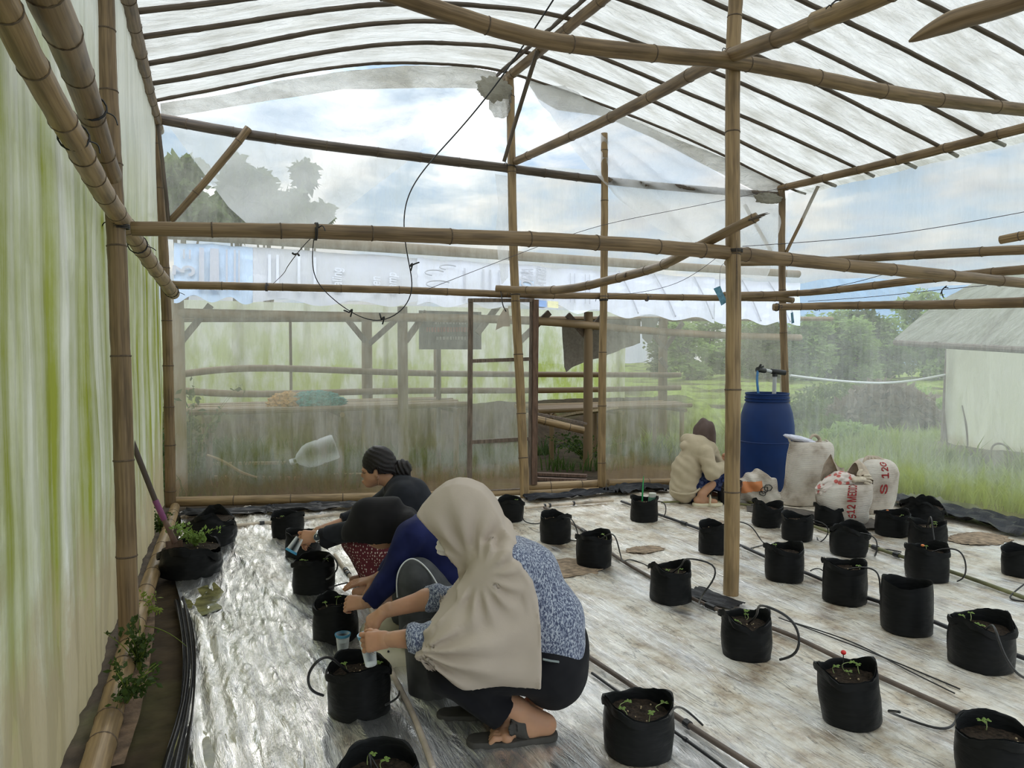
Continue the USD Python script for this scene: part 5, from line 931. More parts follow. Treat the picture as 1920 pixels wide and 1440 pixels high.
loopz(P20, 0, [dep(1548, 985, 5.5), dep(1552, 1000, 5.5), onz(1540, 1015, .01), onz(1532, 1008, .01)], 'tube loop right of the bag before the tall sack')
drip('short tube from the bulging bag', [dep(1520, 1070, 4.6), onz(1540, 1068, .02), onz(1552, 1080, .01), onz(1550, 1088, .01)], .004)
loopz(P22, .4, [dep(1645, 1075, 4.0), dep(1650, 1105, 4.0), onz(1665, 1128, .02), onz(1690, 1140, .01)], 'tube hanging from the bag beside the empty tall bag', .0045)
loopz(P25, .2, [dep(1642, 1012, 5.0), dep(1644, 1032, 5.0), onz(1640, 1042, .01), onz(1655, 1030, .01), onz(1690, 1035, .01)], 'tube looping from the slumped bag')
loopz(P28, 1.0, [dep(1747, 975, 5.0), dep(1750, 1000, 4.95), dep(1754, 1022, 4.9)], 'tube rising between the two bags with seedlings on the right')
loopz(P29, .3, [dep(1800, 1035, 4.4), dep(1810, 1055, 4.4), dep(1808, 1080, 4.45), onz(1795, 1090, .01)], 'tube loop right of the bag with the orange tag', .0045)
loopz(P30, 3.9, [dep(1868, 1185, 2.98), dep(1880, 1220, 2.95), dep(1905, 1260, 2.93), dep(1930, 1275, 2.95)], 'tube falling across the wide bag at the right edge', .005)
drip('black tube loop at the right edge of the far row', [dep(1925, 1092, 4.3), onz(1900, 1112, .03), onz(1895, 1122, .01), onz(1925, 1128, .01)], .0045)
loopz(P1, 2.2, [onrim(P1, 1.8, -.01, .5), onrim(P1, 1.2, -.045, .15)], 'tube bent into the bag at the bottom edge', .0035)
drip('tube rising to the bag right of the rear sack', [onz(1640, 990, .01), dep(1652, 972, 5.8), dep(1660, 962, 5.75)], .004)
drip('tube curling at the bottom edge by the brown pipe', [dep(1255, 1342, 2.3), onz(1300, 1343, .03), onz(1318, 1360, .012)], .004)

# ================================================================ BARREL, SACKS, TOOLS
M_BLUE = plain('blue_drum_plastic', (.002, .022, .105), .45, var=.18, scale=5, bump=.1, bscale=30, spec=.3)
bc = onz(1453, 925, 0) + A([FW[0], FW[1], 0]) * .27; bar_ = thing('blue_barrel', 'tall blue plastic barrel with an open threaded top in the right back corner', 'barrel', bc)
obj('drum', lathed([(.0, .0), (.225, 0), (.245, .02), (.262, .12), (.275, .30), (.278, .50), (.27, .66), (.252, .78), (.226, .865), (.212, .89), (.212, .905)], bc, (0, 0, 1), 56), M_BLUE, bar_, smooth=40)
obj('neck', lathed([(.212, .90), (.222, .905), (.222, .918), (.213, .922), (.213, .932), (.221, .936), (.221, .948), (.212, .952), (.212, .97), (.219, .975), (.217, .99), (.208, .99), (.204, .97), (.204, .88)], bc, (0, 0, 1), 56), M_BLUE, bar_, smooth=30)
obj('moulded_ring', lathed([(.2775, .485), (.282, .49), (.282, .497), (.2775, .503)], bc, (0, 0, 1), 56), M_BLUE, bar_, smooth=30)
obj('water', lathed([(0, .60), (.262, .60)], bc, (0, 0, 1), 40), plain('barrel_water', (.02, .03, .04), .05), bar_)
wp = thing('water_pipe', 'white riser pipe with a black valve above the blue barrel', 'pipe', dep(1453, 745, 7.75)); M_PVC = plain('grey_white_pvc', (.52, .53, .52), .4, var=.08)
obj('riser', tube([dep(1450, 770, 7.78), dep(1453, 700, 7.75)], .021, 12), M_PVC, wp); obj('tee', tube([dep(1446, 696, 7.73), dep(1472, 699, 7.76)], .027, 12), M_TUBE, wp); obj('tee_leg', tube([dep(1453, 706, 7.75), dep(1453, 696, 7.75)], .027, 12), M_TUBE, wp)
obj('arm', tube([dep(1425, 692, 7.6), dep(1448, 697, 7.74)], .018, 12), M_PVC, wp); obj('valve', tube([dep(1420, 693, 7.58), dep(1434, 695, 7.64)], .026, 12), M_TUBE, wp)
obj('valve_handle', bar(dep(1422, 690, 7.57), dep(1431, 687, 7.6), .018, .02), M_TUBE, wp); obj('valve_lever', bar(dep(1422, 692, 7.57), dep(1427, 683, 7.56), .02, .02), M_TUBE, wp)
obj('blue_hose', tube([dep(1421, 695, 7.58), dep(1419.5, 710, 7.58), dep(1421, 730, 7.58), dep(1422, 752, 7.6)], .012, 10, n=16), plain('blue_hose', (.06, .20, .42), .4), wp)
f2 = A([FW[0], FW[1], 0]) / np.linalg.norm(FW[:2])
class Loft:
    """A closed sack-like body: rows (z, across, away, half-width, half-depth, squareness) about a floor point, wrinkled, in the photographer's right/away axes."""
    def __init__(s, C, rows, seed, wr=.018, band=70, sides=72, n=64):
        s.C, s.seed, s.wr, s.band = A(C), seed, wr, band; s.rows = A(rows, float); t = np.linspace(0, 1, len(rows)); s.n = n; s.sides = sides
        from scipy.interpolate import PchipInterpolator
        s.f = PchipInterpolator(t, s.rows, axis=0)
    def at(s, t, a, lift=0.0):
        t, a = np.broadcast_arrays(A(t, float), A(a, float)); q = s.f(t); e = q[..., 5]
        sup = (np.abs(np.cos(a)) ** e + np.abs(np.sin(a)) ** e) ** (-1 / e)
        w = fbm(np.stack([np.cos(a) * 1.4, np.sin(a) * 1.4 + s.seed, t * 4], -1), 3, s.seed) - .5; w2 = (fbm(np.stack([np.cos(a) * 1.1 + t * 3, np.sin(a) * 1.1, t * s.band * .25 + .8 * np.sin(a * 2)], -1), 3, s.seed + 3) - .5)
        k = 1 + (s.wr * 5 * w + s.wr * 1.6 * w2) * np.clip(np.minimum(t, 1 - t) * 12, .15, 1)
        x = q[..., 1] + (q[..., 3] * k + lift) * np.cos(a) * sup; y = q[..., 2] + (q[..., 4] * k + lift) * np.sin(a) * sup
        return s.C + x[..., None] * RT + y[..., None] * f2 + (q[..., 0])[..., None] * A([0, 0, 1.])
    def mesh(s, t0=0, t1=1):
        T, Aa = np.meshgrid(np.linspace(t0, t1, s.n), np.arange(s.sides) * 2 * PI / s.sides, indexing='ij'); v = s.at(T, Aa).reshape(-1, 3); m = s.sides
        i, j = np.meshgrid(np.arange(s.n - 1), np.arange(m), indexing='ij'); q = np.stack([i * m + j, i * m + (j + 1) % m, (i + 1) * m + (j + 1) % m, (i + 1) * m + j], -1).reshape(-1, 4)
        return trimesh.Trimesh(v, np.vstack([q[:, [0, 1, 2]], q[:, [0, 2, 3]]]), process=False)
    def text(s, txt, h, t0, a0, dt, up=True):
        """Print running up the sack from (t0, a0); dt = share of the height per metre."""
        m = meshkit.text_mesh(txt, h, .0005, True); m = m.subdivide(); v = A(m.vertices); q = s.f(t0)
        return trimesh.Trimesh(s.at(t0 + v[:, 0] * dt, a0 - v[:, 1] / max(q[3], .1) * -1.0 * -1, .003), m.faces, process=False)
M_SACK = mat('woven_sack', {'tc': ('texture_coordinate', {}), 'n': ('noise_texture', {'scale': 5.0, 'detail': 6.0}), 'r': ('rgb_ramp', {'ramp': [(.30, (.30, .24, .18)), (.46, (.56, .50, .43)), (.7, (.70, .66, .59))]}), 'w': ('wave_texture', {'scale': 30.0, 'distortion': 3.0, 'detail': 3.0, 'bands_direction': 'z'}), 'b': ('bump', {'strength': .4, 'distance': .006}), 'p': ('principled_bsdf', {'roughness': .7, 'specular_ior_level': .3})},
    [('tc.object', 'n.vector'), ('tc.object', 'w.vector'), ('n.fac', 'r.fac'), ('r.color', 'p.base_color'), ('w.fac', 'b.height'), ('b.normal', 'p.normal')], 'p.BSDF')
M_SACKB = plain('beige_sack_cloth', (.46, .38, .29), .85, var=.2, scale=20, bump=.3)
M_REDP = plain('red_sack_print', (.52, .06, .06), .7, var=.15)
C = onz(1522, 951, 0) + f2 * .12
s1 = Loft(C, [(.0, -.02, 0, .02, .02, 2), (.01, -.02, 0, .22, .13, 2.6), (.06, -.015, 0, .235, .15, 2.5), (.16, .0, 0, .205, .155, 2.3), (.30, .015, 0, .205, .16, 2.3), (.42, .025, 0, .205, .15, 2.3), (.52, .035, 0, .20, .13, 2.3), (.565, .03, 0, .19, .10, 2.3), (.585, .02, 0, .17, .07, 2.2), (.57, .02, 0, .12, .05, 2), (.56, .02, 0, .01, .01, 2)], 4)
t = thing('sack', 'tall upright dusty white sack beside the blue barrel', 'sack', C); obj('bag', s1.mesh(), M_SACK, t, smooth=True)
fl = lambda q: [C + x * RT + y * f2 + A([0, 0, z]) for x, y, z in q]
obj('corner_ear', [tube(fl([(-.14, 0, .56), (-.17, 0, .60), (-.18, 0, .63)]), (.03, .02, .008), 8, n=8, squash=.5), tube(fl([(.16, 0, .55), (.185, 0, .585), (.16, .01, .60)]), (.03, .02, .006), 8, n=8, squash=.5)], M_SACK, t, smooth=True)
obj('open_flap', tube(fl([(.08, .02, .55), (.12, .02, .60), (.07, .03, .64), (.03, .02, .60)]), (.03, .035, .03, .02), 10, n=14, squash=.45), M_SACKB, t, smooth=True)
cb = C + RT * -.07 + A([0, 0, .605]); v = trimesh.creation.icosphere(4, 1.0); w = A(v.vertices); w *= (1 + .25 * (fbm(w * 4, 3, 3) - .5))[:, None]
tag(obj('plastic_bag', trimesh.Trimesh(cb + w[:, :1] * RT * .15 + w[:, 1:2] * f2 * .07 + w[:, 2:] * A([0, 0, .03]) - w[:, :1] * A([0, 0, .035]), v.faces, process=False), plain('pale_lilac_plastic', (.62, .62, .70), .3, var=.15, scale=20), smooth=True), 'pale plastic bag lying on the top of the tall sack', 'bag')
C = onz(1655, 968, 0) + f2 * .17
s2 = Loft(C, [(.0, -.02, 0, .02, .02, 2), (.005, -.02, 0, .14, .12, 2.5), (.06, -.01, 0, .165, .15, 2.4), (.2, .0, 0, .19, .16, 2.3), (.34, .01, 0, .195, .165, 2.2), (.42, .01, 0, .175, .15, 2.1), (.465, .0, 0, .12, .10, 2), (.475, -.02, 0, .05, .05, 2), (.47, -.02, 0, .005, .005, 2)], 9, wr=.024)
t = thing('sack', 'round-shouldered gathered sack with red S12G print at the right', 'sack', C); obj('bag', s2.mesh(), M_SACK, t, smooth=True); obj('lettering', s2.text('S 12G', .058, .36, -1.38, 1.55), M_REDP, t, smooth=False)
obj('gathered_neck', [tube([C + RT * x0 + f2 * -.06 + A([0, 0, .44]), C + RT * (x0 * .4 - .03) + f2 * -.03 + A([0, 0, .485]), C + RT * -.03 + A([0, 0, .49])], (.012, .018, .01), 7, n=8) for x0 in (-.12, -.07, -.02, .04, .09)], M_SACKB, t, smooth=True)
C = onz(1594, 990, 0) + f2 * .13
s3 = Loft(C, [(.0, .06, 0, .02, .02, 2), (.005, .06, 0, .10, .08, 2.4), (.05, .045, 0, .15, .12, 2.4), (.14, .0, 0, .20, .15, 2.2), (.24, .0, 0, .22, .16, 2.2), (.31, .01, 0, .215, .15, 2.2), (.345, .02, 0, .20, .13, 2.1), (.33, .02, 0, .16, .10, 2), (.30, .02, 0, .01, .01, 2)], 14, wr=.022)
t = thing('sack', 'front open sack with red S12 MEDICA print and a turned-back collar', 'sack', C); obj('bag', s3.mesh(), M_SACK, t, smooth=True); obj('lettering', s3.text('OF S12 MEDICA', .036, .17, -1.45, 1.55), M_REDP, t, smooth=False)
cl = []
for k, a in enumerate(np.linspace(-.3, 2.6, 26)): cl.append([C + RT * (.02 + math.cos(a) * q) + f2 * math.sin(a) * q * .7 + A([0, 0, z + .06 * math.sin(a * 3) * (j > 1)]) for j, (q, z) in enumerate(((.205, .32), (.21, .37), (.18, .43), (.13, .46 + .05 * (a > 1.4)), (.10, .44)))])
obj('collar', sheet(A(cl)), M_SACKB, t, smooth=True)
cb = C + RT * -.07 + f2 * -.02 + A([0, 0, .375]); w = A(v.vertices); w *= (1 + .5 * (fbm(w * 3 + 5, 4, 8) - .5))[:, None]
M_REDW = mat('red_white_print_bag', {'tc': ('texture_coordinate', {}), 'v': ('voronoi_texture', {'scale': 22.0}), 'r': ('rgb_ramp', {'ramp': [(.30, (.50, .10, .08)), (.42, (.66, .58, .52))]}), 'p': ('principled_bsdf', {'roughness': .5})}, [('tc.object', 'v.vector'), ('v.distance', 'r.fac'), ('r.color', 'p.base_color')], 'p.BSDF')
tag(obj('printed_bag', trimesh.Trimesh(cb + w[:, :1] * RT * .16 + w[:, 1:2] * f2 * .09 + w[:, 2:] * A([0, 0, .065]) - np.clip(-w[:, :1], 0, 1) * A([0, 0, .10]), v.faces, process=False), M_REDW, smooth=True), 'red and white printed plastic bag lying in the front sack', 'bag')
# work glove
M_GLOVE = plain('cream_knit', (.62, .54, .42), .9, var=.1, scale=60, bump=.4, bscale=200)
cg = C + RT * .075 + f2 * -.09 + A([0, 0, .385]); gl = [tube([cg + RT * -.05 + A([0, 0, -.01]), cg, cg + RT * .05], (.030, .042, .038), 12, n=10, squash=.6)]
for k, (dz, L) in enumerate(((.026, .05), (.009, .062), (-.009, .06), (-.026, .048))): gl.append(tube([cg + RT * .045 + A([0, 0, dz]), cg + RT * (.05 + L * .6) + A([0, 0, dz * 1.3]) - f2 * .008, cg + RT * (.05 + L) + A([0, 0, dz * 1.4 - .012])], (.011, .011, .007), 8, n=8))
gl.append(tube([cg + A([0, 0, .03]), cg + RT * .012 + A([0, 0, .065]), cg + RT * .035 + A([0, 0, .075])], (.013, .012, .008), 8, n=8))
tag(obj('work_glove', gl, M_GLOVE, smooth=True), 'cream knitted work glove lying on the front sack', 'glove')

# spade, buckets, cups, scraps, weeds
M_HANDLE = plain('dark_brown_handle', (.075, .05, .035), .6, var=.3, scale=8, stretch=(1, 1, .2)); M_PURPLE = plain('purple_grip', (.20, .05, .14), .5, var=.2)
sa, sb_, sc_ = dep(247, 826, 4.62), dep(291, 938, 4.66), dep(322, 1004, 4.70)
t = thing('spade', 'spade with a dark handle and purple grip stuck in the squat grow bag', 'spade', sc_)
obj('handle', tube([sa, sb_], (.017, .016), 12), M_HANDLE, t, smooth=True); obj('purple_grip', tube([sb_, sb_ + (sc_ - sb_) * .55], (.0185, .018), 12), M_PURPLE, t, smooth=True); obj('shaft', tube([sb_ + (sc_ - sb_) * .55, sc_, sc_ + (sc_ - sb_) * .2], (.016, .017, .018), 12), plain('rusty_shaft', (.17, .10, .075), .6, var=.3), t, smooth=True)
bl = sc_ + (sc_ - sb_) * .15; obj('blade', box(bl - A([.05, .004, .12]), bl + A([.05, .004, .0])), M_TIMBER2, t)
def bucket(label, px, by, R, H, m, taper=.82, depth=None):
    C = (onz(px, by, 0) if depth is None else dep(px, 661, depth) * A([1, 1, 0])) + f2 * R * .8; t = thing('bucket', label, 'bucket', C)
    obj('pail', lathed([(0, .002), (R * taper, .002), (R * (taper + .02), .01), (R * .97, H * .9), (R * .98, H * .97), (R * .94, H * .97), (R * (taper - .03), .02), (0, .018)], C, (0, 0, 1), 40), m, t, smooth=40)
    obj('rim', lathed([(R * .95, H * .955), (R * 1.03, H * .96), (R * 1.04, H), (R * .96, H * 1.01), (R * .94, H * .97)], C, (0, 0, 1), 40), m, t, smooth=40); return t, C
M_PAIL = plain('muddy_grey_pail', (.055, .055, .053), .6, var=.6, scale=7); M_PAILK = plain('black_pail', (.012, .012, .013), .4, var=.3)
bucket('muddy dark grey bucket standing in front of the squatting woman', 806, 1318, .118, .265, M_PAIL)
bk, bC = bucket('black bucket with a handle before the person in the beige hoodie', 1372, 948, .115, .215, M_PAILK)
a = np.linspace(0, PI, 16); obj('bail', tube([bC + RT * .118 * math.cos(q) + A([0, 0, .2]) - f2 * .118 * math.sin(q) * .95 - A([0, 0, .05 * math.sin(q)]) for q in a], .003, 6), M_WIRE, bk)
M_CUPRIM = plain('blue_cup_rim', (.05, .26, .42), .35); M_WATER = mat('cup_water', {'p': ('principled_bsdf', {'base_color': (.75, .78, .78), 'roughness': .05, 'transmission_weight': .9, 'ior': 1.33})}, [], 'p.BSDF')
def cup(label, c, axis=(0, 0, 1), fill=.6, R=.033, H=.095):
    t = thing('plastic_cup', label, 'cup', c)
    obj('wall', lathed([(0, .001), (R * .68, .001), (R * .70, .004), (R, H), (R * .97, H), (R * .66, .006), (0, .005)], c, axis, 32), M_CLEARP, t, smooth=40)
    obj('blue_rim', lathed([(R * .98, H - .012), (R * 1.02, H - .012), (R * 1.10, H - .004), (R * 1.10, H + .001), (R * .96, H + .001)], c, axis, 32), M_CUPRIM, t, smooth=40)
    if fill: obj('water', lathed([(0, .007), (R * .64, .007), (R * (.66 + .3 * fill), H * fill), (0, H * fill)], c, axis, 28), M_WATER, t, smooth=40)
    return t
cup('clear plastic cup of water with a blue rim standing behind the near bag', onz(643, 1226, .012), fill=.62)
def clump(label, c, h, n, seed, m=None, sp=.07, lf=.03): return weed('weed', label, c, h, n, m or M_WEED, seed, lf, sp)
clump('leafy weed at the foot of the left foreground post', onz(262, 1262, .01), .20, 12, 'cw1'); clump('weed growing over the bamboo log at the lower left', onz(238, 1318, .05), .15, 11, 'cw2'); clump('small grass weed by the edge of the mulch at the left', onz(268, 1165, .0), .14, 9, 'cw3', M_GRASS)
clump('dry seedlings and weeds in the squat grow bag', P7[1] + A([.03, .02, P7[3] - .01]), .16, 12, 'cw4', M_SPROUT, .08, .03); clump('green weed in the left back corner behind the squat bag', onz(300, 1000, 0), .2, 9, 'cw5')
tag(obj('grass_blade', tube([onz(258, 1172, .05), dep(300, 1180, 3.6), dep(330, 1196, 3.55), dep(352, 1214, 3.5)], (.003, .0025, .001), 5, n=16), M_GRASS), 'long bent grass blade leaning over the mulch at the left', 'grass')
pts, tt = polyfill(A([onz(*q, .0)[:2] for q in ((233, 1440), (200, 1445), (232, 1280), (262, 1170), (283, 1085), (292, 1090), (290, 1180), (280, 1260), (262, 1350))]), .03)
tag(obj('soil_strip', trimesh.Trimesh(np.c_[pts, .006 + .02 * fbm(np.c_[pts * 14, 0 * pts[:, 0]], 3, 4)], tt, process=False), plain('brown_damp_soil', (.16, .105, .065), .95, var=.5, scale=18, bump=.6), smooth=True), 'strip of bare brown soil between the log and the mulch', 'soil')
def plastic(label, line, w, seed, z=.02, amp=.03, m=None):
    P = spline([onz(x, y, 0) for x, y in line], 60); G = np.zeros((60, 14, 3)); d = np.gradient(P, axis=0); d /= np.linalg.norm(d, axis=1, keepdims=True); n = np.cross(d, [0, 0, 1.])
    for j, q in enumerate(np.linspace(-.5, .5, 14)):
        G[:, j] = P + n * (w * q * (1 + .5 * (fbm(np.c_[P[:, :2] * 4, 0 * P[:, 0] + j * .02], 2, seed) - .5)))[:, None]; G[:, j, 2] = z + amp * np.abs(np.sin(j * 1.3 + 2 * fbm(np.c_[P[:, :2] * 3, 0 * P[:, 0]], 3, seed + 1) * 4)) * fbm(np.c_[P[:, :2] * 5, 0 * P[:, 0] + j * .3], 3, seed + 2)
    return tag(obj('black_plastic', sheet(G), m or M_MULCHB, smooth=True), label, 'plastic sheet')
plastic('long strip of folded black plastic along the foot of the right wall', [(1690, 938), (1745, 958), (1830, 978), (1960, 1010)], .46, 3, .03, .09)
plastic('crumpled black plastic edge at the foot of the left back corner', [(340, 968), (430, 966), (500, 962)], .26, 5, .02, .05)
plastic('black plastic edge along the back wall behind the women', [(500, 962), (620, 954), (760, 948), (900, 945)], .26, 6, .02, .06)
plastic('crumpled black plastic before the threshold', [(985, 940), (1060, 935), (1120, 928), (1170, 926)], .22, 7, .02, .06)
plastic('torn black plastic right of the doorpost', [(1150, 930), (1200, 920), (1255, 925)], .24, 8, .02, .10)
plastic('dirty black plastic under the sacks', [(1400, 955), (1470, 962), (1560, 985), (1660, 985)], .3, 9, .012, .03, plain('muddy_mulch', (.09, .075, .06), .7, var=.6, scale=9))
plastic('short black plastic strip at the foot of the middle post', [(1290, 1112), (1345, 1130), (1385, 1142)], .16, 10, .012, .03)
for lab, poly in (('small clear plastic scrap on the floor right of the middle post', ((1388, 1030), (1400, 1042), (1405, 1056), (1392, 1050))), ('scrap of silver film on the floor right of the brown pipe', ((1098, 985), (1117, 986), (1115, 992), (1100, 991)))):
    pts, tt = polyfill(A([onz(*q, 0)[:2] for q in poly]), .02); tag(obj('film_scrap', trimesh.Trimesh(np.c_[pts, .018 + .02 * fbm(np.c_[pts * 20, 0 * pts[:, 0]], 2, 3)], tt, process=False), M_DRAPE, smooth=True), lab, 'plastic film')
for lab, (x, y), s in (('patch of brown crumbled soil on the mulch by the drooping tube', (1060, 1065), .30), ('damp brown soil patch on the mulch in the middle aisle', (1210, 1030), .14), ('brown soil patch on the mulch by the right wall', (1835, 1010), .25)):
    m = trimesh.creation.icosphere(4, 1.0); w = A(m.vertices) * A([1, .6, .02]); w *= (1 + .8 * (fbm(A(m.vertices) * 3, 4, int(s * 100)) - .5))[:, None]; tag(obj('spilled_soil', trimesh.Trimesh(onz(x, y, .008) + w * s, m.faces, process=False), plain('spilled_soil', (.30, .22, .145), .95, var=.5, scale=25, bump=.8), smooth=True), lab, 'soil')

# ================================================================ PEOPLE
def snet(F, o, h):
    """Surface nets of the field F (inside < 0) on a grid from o with step h."""
    F = F.astype(np.float32); ins = F < 0; n = np.array(F.shape)
    cnt = np.zeros(n - 1, np.int16); acc = np.zeros(tuple(n - 1) + (3,), np.float32); num = np.zeros(n - 1, np.float32)
    corners = [(i, j, k) for i in (0, 1) for j in (0, 1) for k in (0, 1)]
    sl = lambda c: tuple(slice(c[a], n[a] - 1 + c[a]) for a in range(3))
    for c in corners: cnt += ins[sl(c)]
    act = (cnt > 0) & (cnt < 8)
    idx = np.argwhere(act); ids = np.full(n - 1, -1, np.int64); ids[act] = np.arange(len(idx))
    P = np.zeros((len(idx), 3)); W = np.zeros(len(idx))
    for a in corners:
        for ax in range(3):
            if a[ax]: continue
            b = list(a); b[ax] = 1
            fa = F[tuple((idx + a).T)]; fb = F[tuple((idx + b).T)]; m = (fa < 0) != (fb < 0); t = np.where(m, fa / (fa - fb + 1e-20), 0)
            q = np.tile(A(a, float), (len(idx), 1)); q[:, ax] = t; P[m] += q[m]; W[m] += 1
    V = o + (idx + P / W[:, None]) * h; faces = []
    for ax in range(3):
        s0 = [slice(1, n[d] - 1) for d in range(3)]; s0[ax] = slice(0, n[ax] - 1); s1 = list(s0); s1[ax] = slice(1, n[ax])
        A0, B0 = ins[tuple(s0)], ins[tuple(s1)]; e = np.argwhere(A0 != B0); base = e + A([0 if d == ax else 1 for d in range(3)]); u, w = (ax + 1) % 3, (ax + 2) % 3
        def cid(du, dw): q = base.copy(); q[:, u] -= du; q[:, w] -= dw; return ids[tuple(q.T)]
        q = np.stack([cid(0, 0), cid(1, 0), cid(1, 1), cid(0, 1)], 1); fl = A0[tuple(e.T)]; q[~fl] = q[~fl][:, ::-1]; faces.append(q)
    q = np.vstack(faces); q = q[(q >= 0).all(1)]
    return V, np.vstack([q[:, [0, 1, 2]], q[:, [0, 2, 3]]])
class Blob:
    def __init__(s, lo, hi, h):
        s.lo, s.h = A(lo, float), h; s.n = np.ceil((A(hi) - s.lo) / h).astype(int) + 1; s.ax = [s.lo[d] + np.arange(s.n[d]) * h for d in range(3)]; s.F = np.full(tuple(s.n), .15, np.float32)
    def win(s, lo, hi):
        a = np.clip(np.floor((A(lo) - s.lo) / s.h).astype(int), 0, s.n); b = np.clip(np.ceil((A(hi) - s.lo) / s.h).astype(int) + 1, 0, s.n)
        return tuple(slice(x, y) for x, y in zip(a, b))
    def pts(s, w): return np.meshgrid(*[s.ax[d][w[d]] for d in range(3)], indexing='ij', sparse=True)
    def put(s, w, d, k):
        f = s.F[w]
        if k > 0: hh = np.clip(.5 + .5 * (f - d) / k, 0, 1); s.F[w] = f + (d - f) * hh - k * hh * (1 - hh)
        else: s.F[w] = np.minimum(f, d)
    def cap(s, a, b, ra, rb=None, k=.02, flat=False, sq=(1, 1, 1)):
        a, b = A(a, float), A(b, float); rb = ra if rb is None else rb; m = max(ra, rb) + k + .03; w = s.win(np.minimum(a, b) - m, np.maximum(a, b) + m); X, Y, Z = s.pts(w)
        if X.size * Y.size * Z.size == 0: return s
        d = b - a; L = max(d @ d, 1e-9); t = np.clip(((X - a[0]) * d[0] + (Y - a[1]) * d[1] + (Z - a[2]) * d[2]) / L, 0, 1)
        D = np.sqrt(((X - a[0] - t * d[0]) / sq[0]) ** 2 + ((Y - a[1] - t * d[1]) / sq[1]) ** 2 + ((Z - a[2] - t * d[2]) / sq[2]) ** 2) - (ra + (rb - ra) * t)
        if flat: u = d / math.sqrt(L); D = np.maximum(D, (X - b[0]) * u[0] + (Y - b[1]) * u[1] + (Z - b[2]) * u[2])
        s.put(w, D, k); return s
    def chain(s, pts, rad, k=.02, flat=False):
        for i in range(len(pts) - 1): s.cap(pts[i], pts[i + 1], rad[i], rad[i + 1], k, flat and i == len(pts) - 2)
        return s
    def ell(s, c, r, k=.02, tilt=0.0, yaw=0.0):
        """Ellipsoid; tilt turns it in the across/up plane, yaw about the vertical (degrees)."""
        c, r = A(c, float), A(r, float); m = r.max() + k + .03; w = s.win(c - m, c + m); X, Y, Z = s.pts(w); x, y, z = X - c[0], Y - c[1], Z - c[2]
        if yaw: q = math.radians(yaw); x, y = x * math.cos(q) + y * math.sin(q), -x * math.sin(q) + y * math.cos(q)
        if tilt: q = math.radians(tilt); x, z = x * math.cos(q) + z * math.sin(q), -x * math.sin(q) + z * math.cos(q)
        k0 = np.sqrt((x / r[0]) ** 2 + (y / r[1]) ** 2 + (z / r[2]) ** 2); k1 = np.sqrt((x / r[0] ** 2) ** 2 + (y / r[1] ** 2) ** 2 + (z / r[2] ** 2) ** 2) + 1e-9
        s.put(w, k0 * (k0 - 1) / k1, k); return s
    def copy(s): q = object.__new__(Blob); q.__dict__ = dict(s.__dict__); q.F = s.F.copy(); return q
    def grow(s, d): s.F -= d; return s
    def prism(s, poly):
        """Signed distance (x, z) to a closed outline, as a grid layer."""
        P = A(poly, float); X, Z = np.meshgrid(s.ax[0], s.ax[2], indexing='ij'); D = np.full(X.shape, 9.0); ins = np.zeros(X.shape, bool)
        for i in range(len(P)):
            a, b = P[i], P[(i + 1) % len(P)]; d = b - a; t = np.clip(((X - a[0]) * d[0] + (Z - a[1]) * d[1]) / (d @ d + 1e-12), 0, 1); D = np.minimum(D, np.hypot(X - a[0] - t * d[0], Z - a[1] - t * d[1]))
            c = ((a[1] > Z) != (b[1] > Z)) & (X < (b[0] - a[0]) * (Z - a[1]) / (b[1] - a[1] + 1e-12) + a[0]); ins ^= c
        return np.where(ins, -D, D)[:, None, :].astype(np.float32)
    def cut(s, d): s.F = np.maximum(s.F, d); return s
    def below(s, y): X, Y, Z = s.pts((slice(None),) * 3); s.F = np.maximum(s.F, (Y - y) + 0 * s.F); return s
    def wrinkle(s, fn, band=.045):
        i = np.argwhere(np.abs(s.F) < band); p = np.stack([s.ax[d][i[:, d]] for d in range(3)], 1); s.F[tuple(i.T)] += fn(p).astype(np.float32); return s
    def mesh(s, sm=4):
        V, Fc = snet(s.F, s.lo, s.h); m = trimesh.Trimesh(V, Fc, process=False)
        if sm: trimesh.smoothing.filter_taubin(m, lamb=.5, nu=.53, iterations=sm)
        return m
class Person:
    def __init__(s, label, D0, px0, x=(-.6, .6), w=(-.45, .45), top=1.25):
        s.D0 = D0; t = D0 / (ray(px0, 661) @ f2); s.O = (EYE + ray(px0, 661) * t) * A([1, 1, 0]); s.x, s.w, s.top = x, w, top; s.t = thing('person', label, 'person', s.O)
    def Q(s, px, py, dw=0.0): r_ = ray(px, py); p = EYE + r_ * ((s.D0 + dw) / (r_ @ f2)) - s.O; return A([p @ RT, p @ f2, p[2]])
    def P(s, px, py, dw=0.0): q = s.Q(px, py, dw); return s.O + q[0] * RT + q[1] * f2 + A([0, 0, q[2]])
    def out(s, px): return [tuple(s.Q(x, y, 0)[[0, 2]]) for x, y in px]
    def blob(s, h=.008, x=None, w=None, z=None): x, w, z = x or s.x, w or s.w, z or (-.01, s.top); return Blob((x[0], w[0], z[0]), (x[1], w[1], z[1]), h)
    def world(s, m): v = A(m.vertices); return trimesh.Trimesh(s.O + v[:, :1] * RT + v[:, 1:2] * f2 + v[:, 2:] * A([0, 0, 1.]), m.faces[:, ::-1], process=False)
    def add(s, name, m, mt, parent=None, smooth=True, label=None):
        if isinstance(m, Blob): m = m.mesh()
        m = s.world(m)
        if m.volume < 0: m.invert()
        return obj(name, m, mt, parent or s.t, smooth=smooth, label=label)
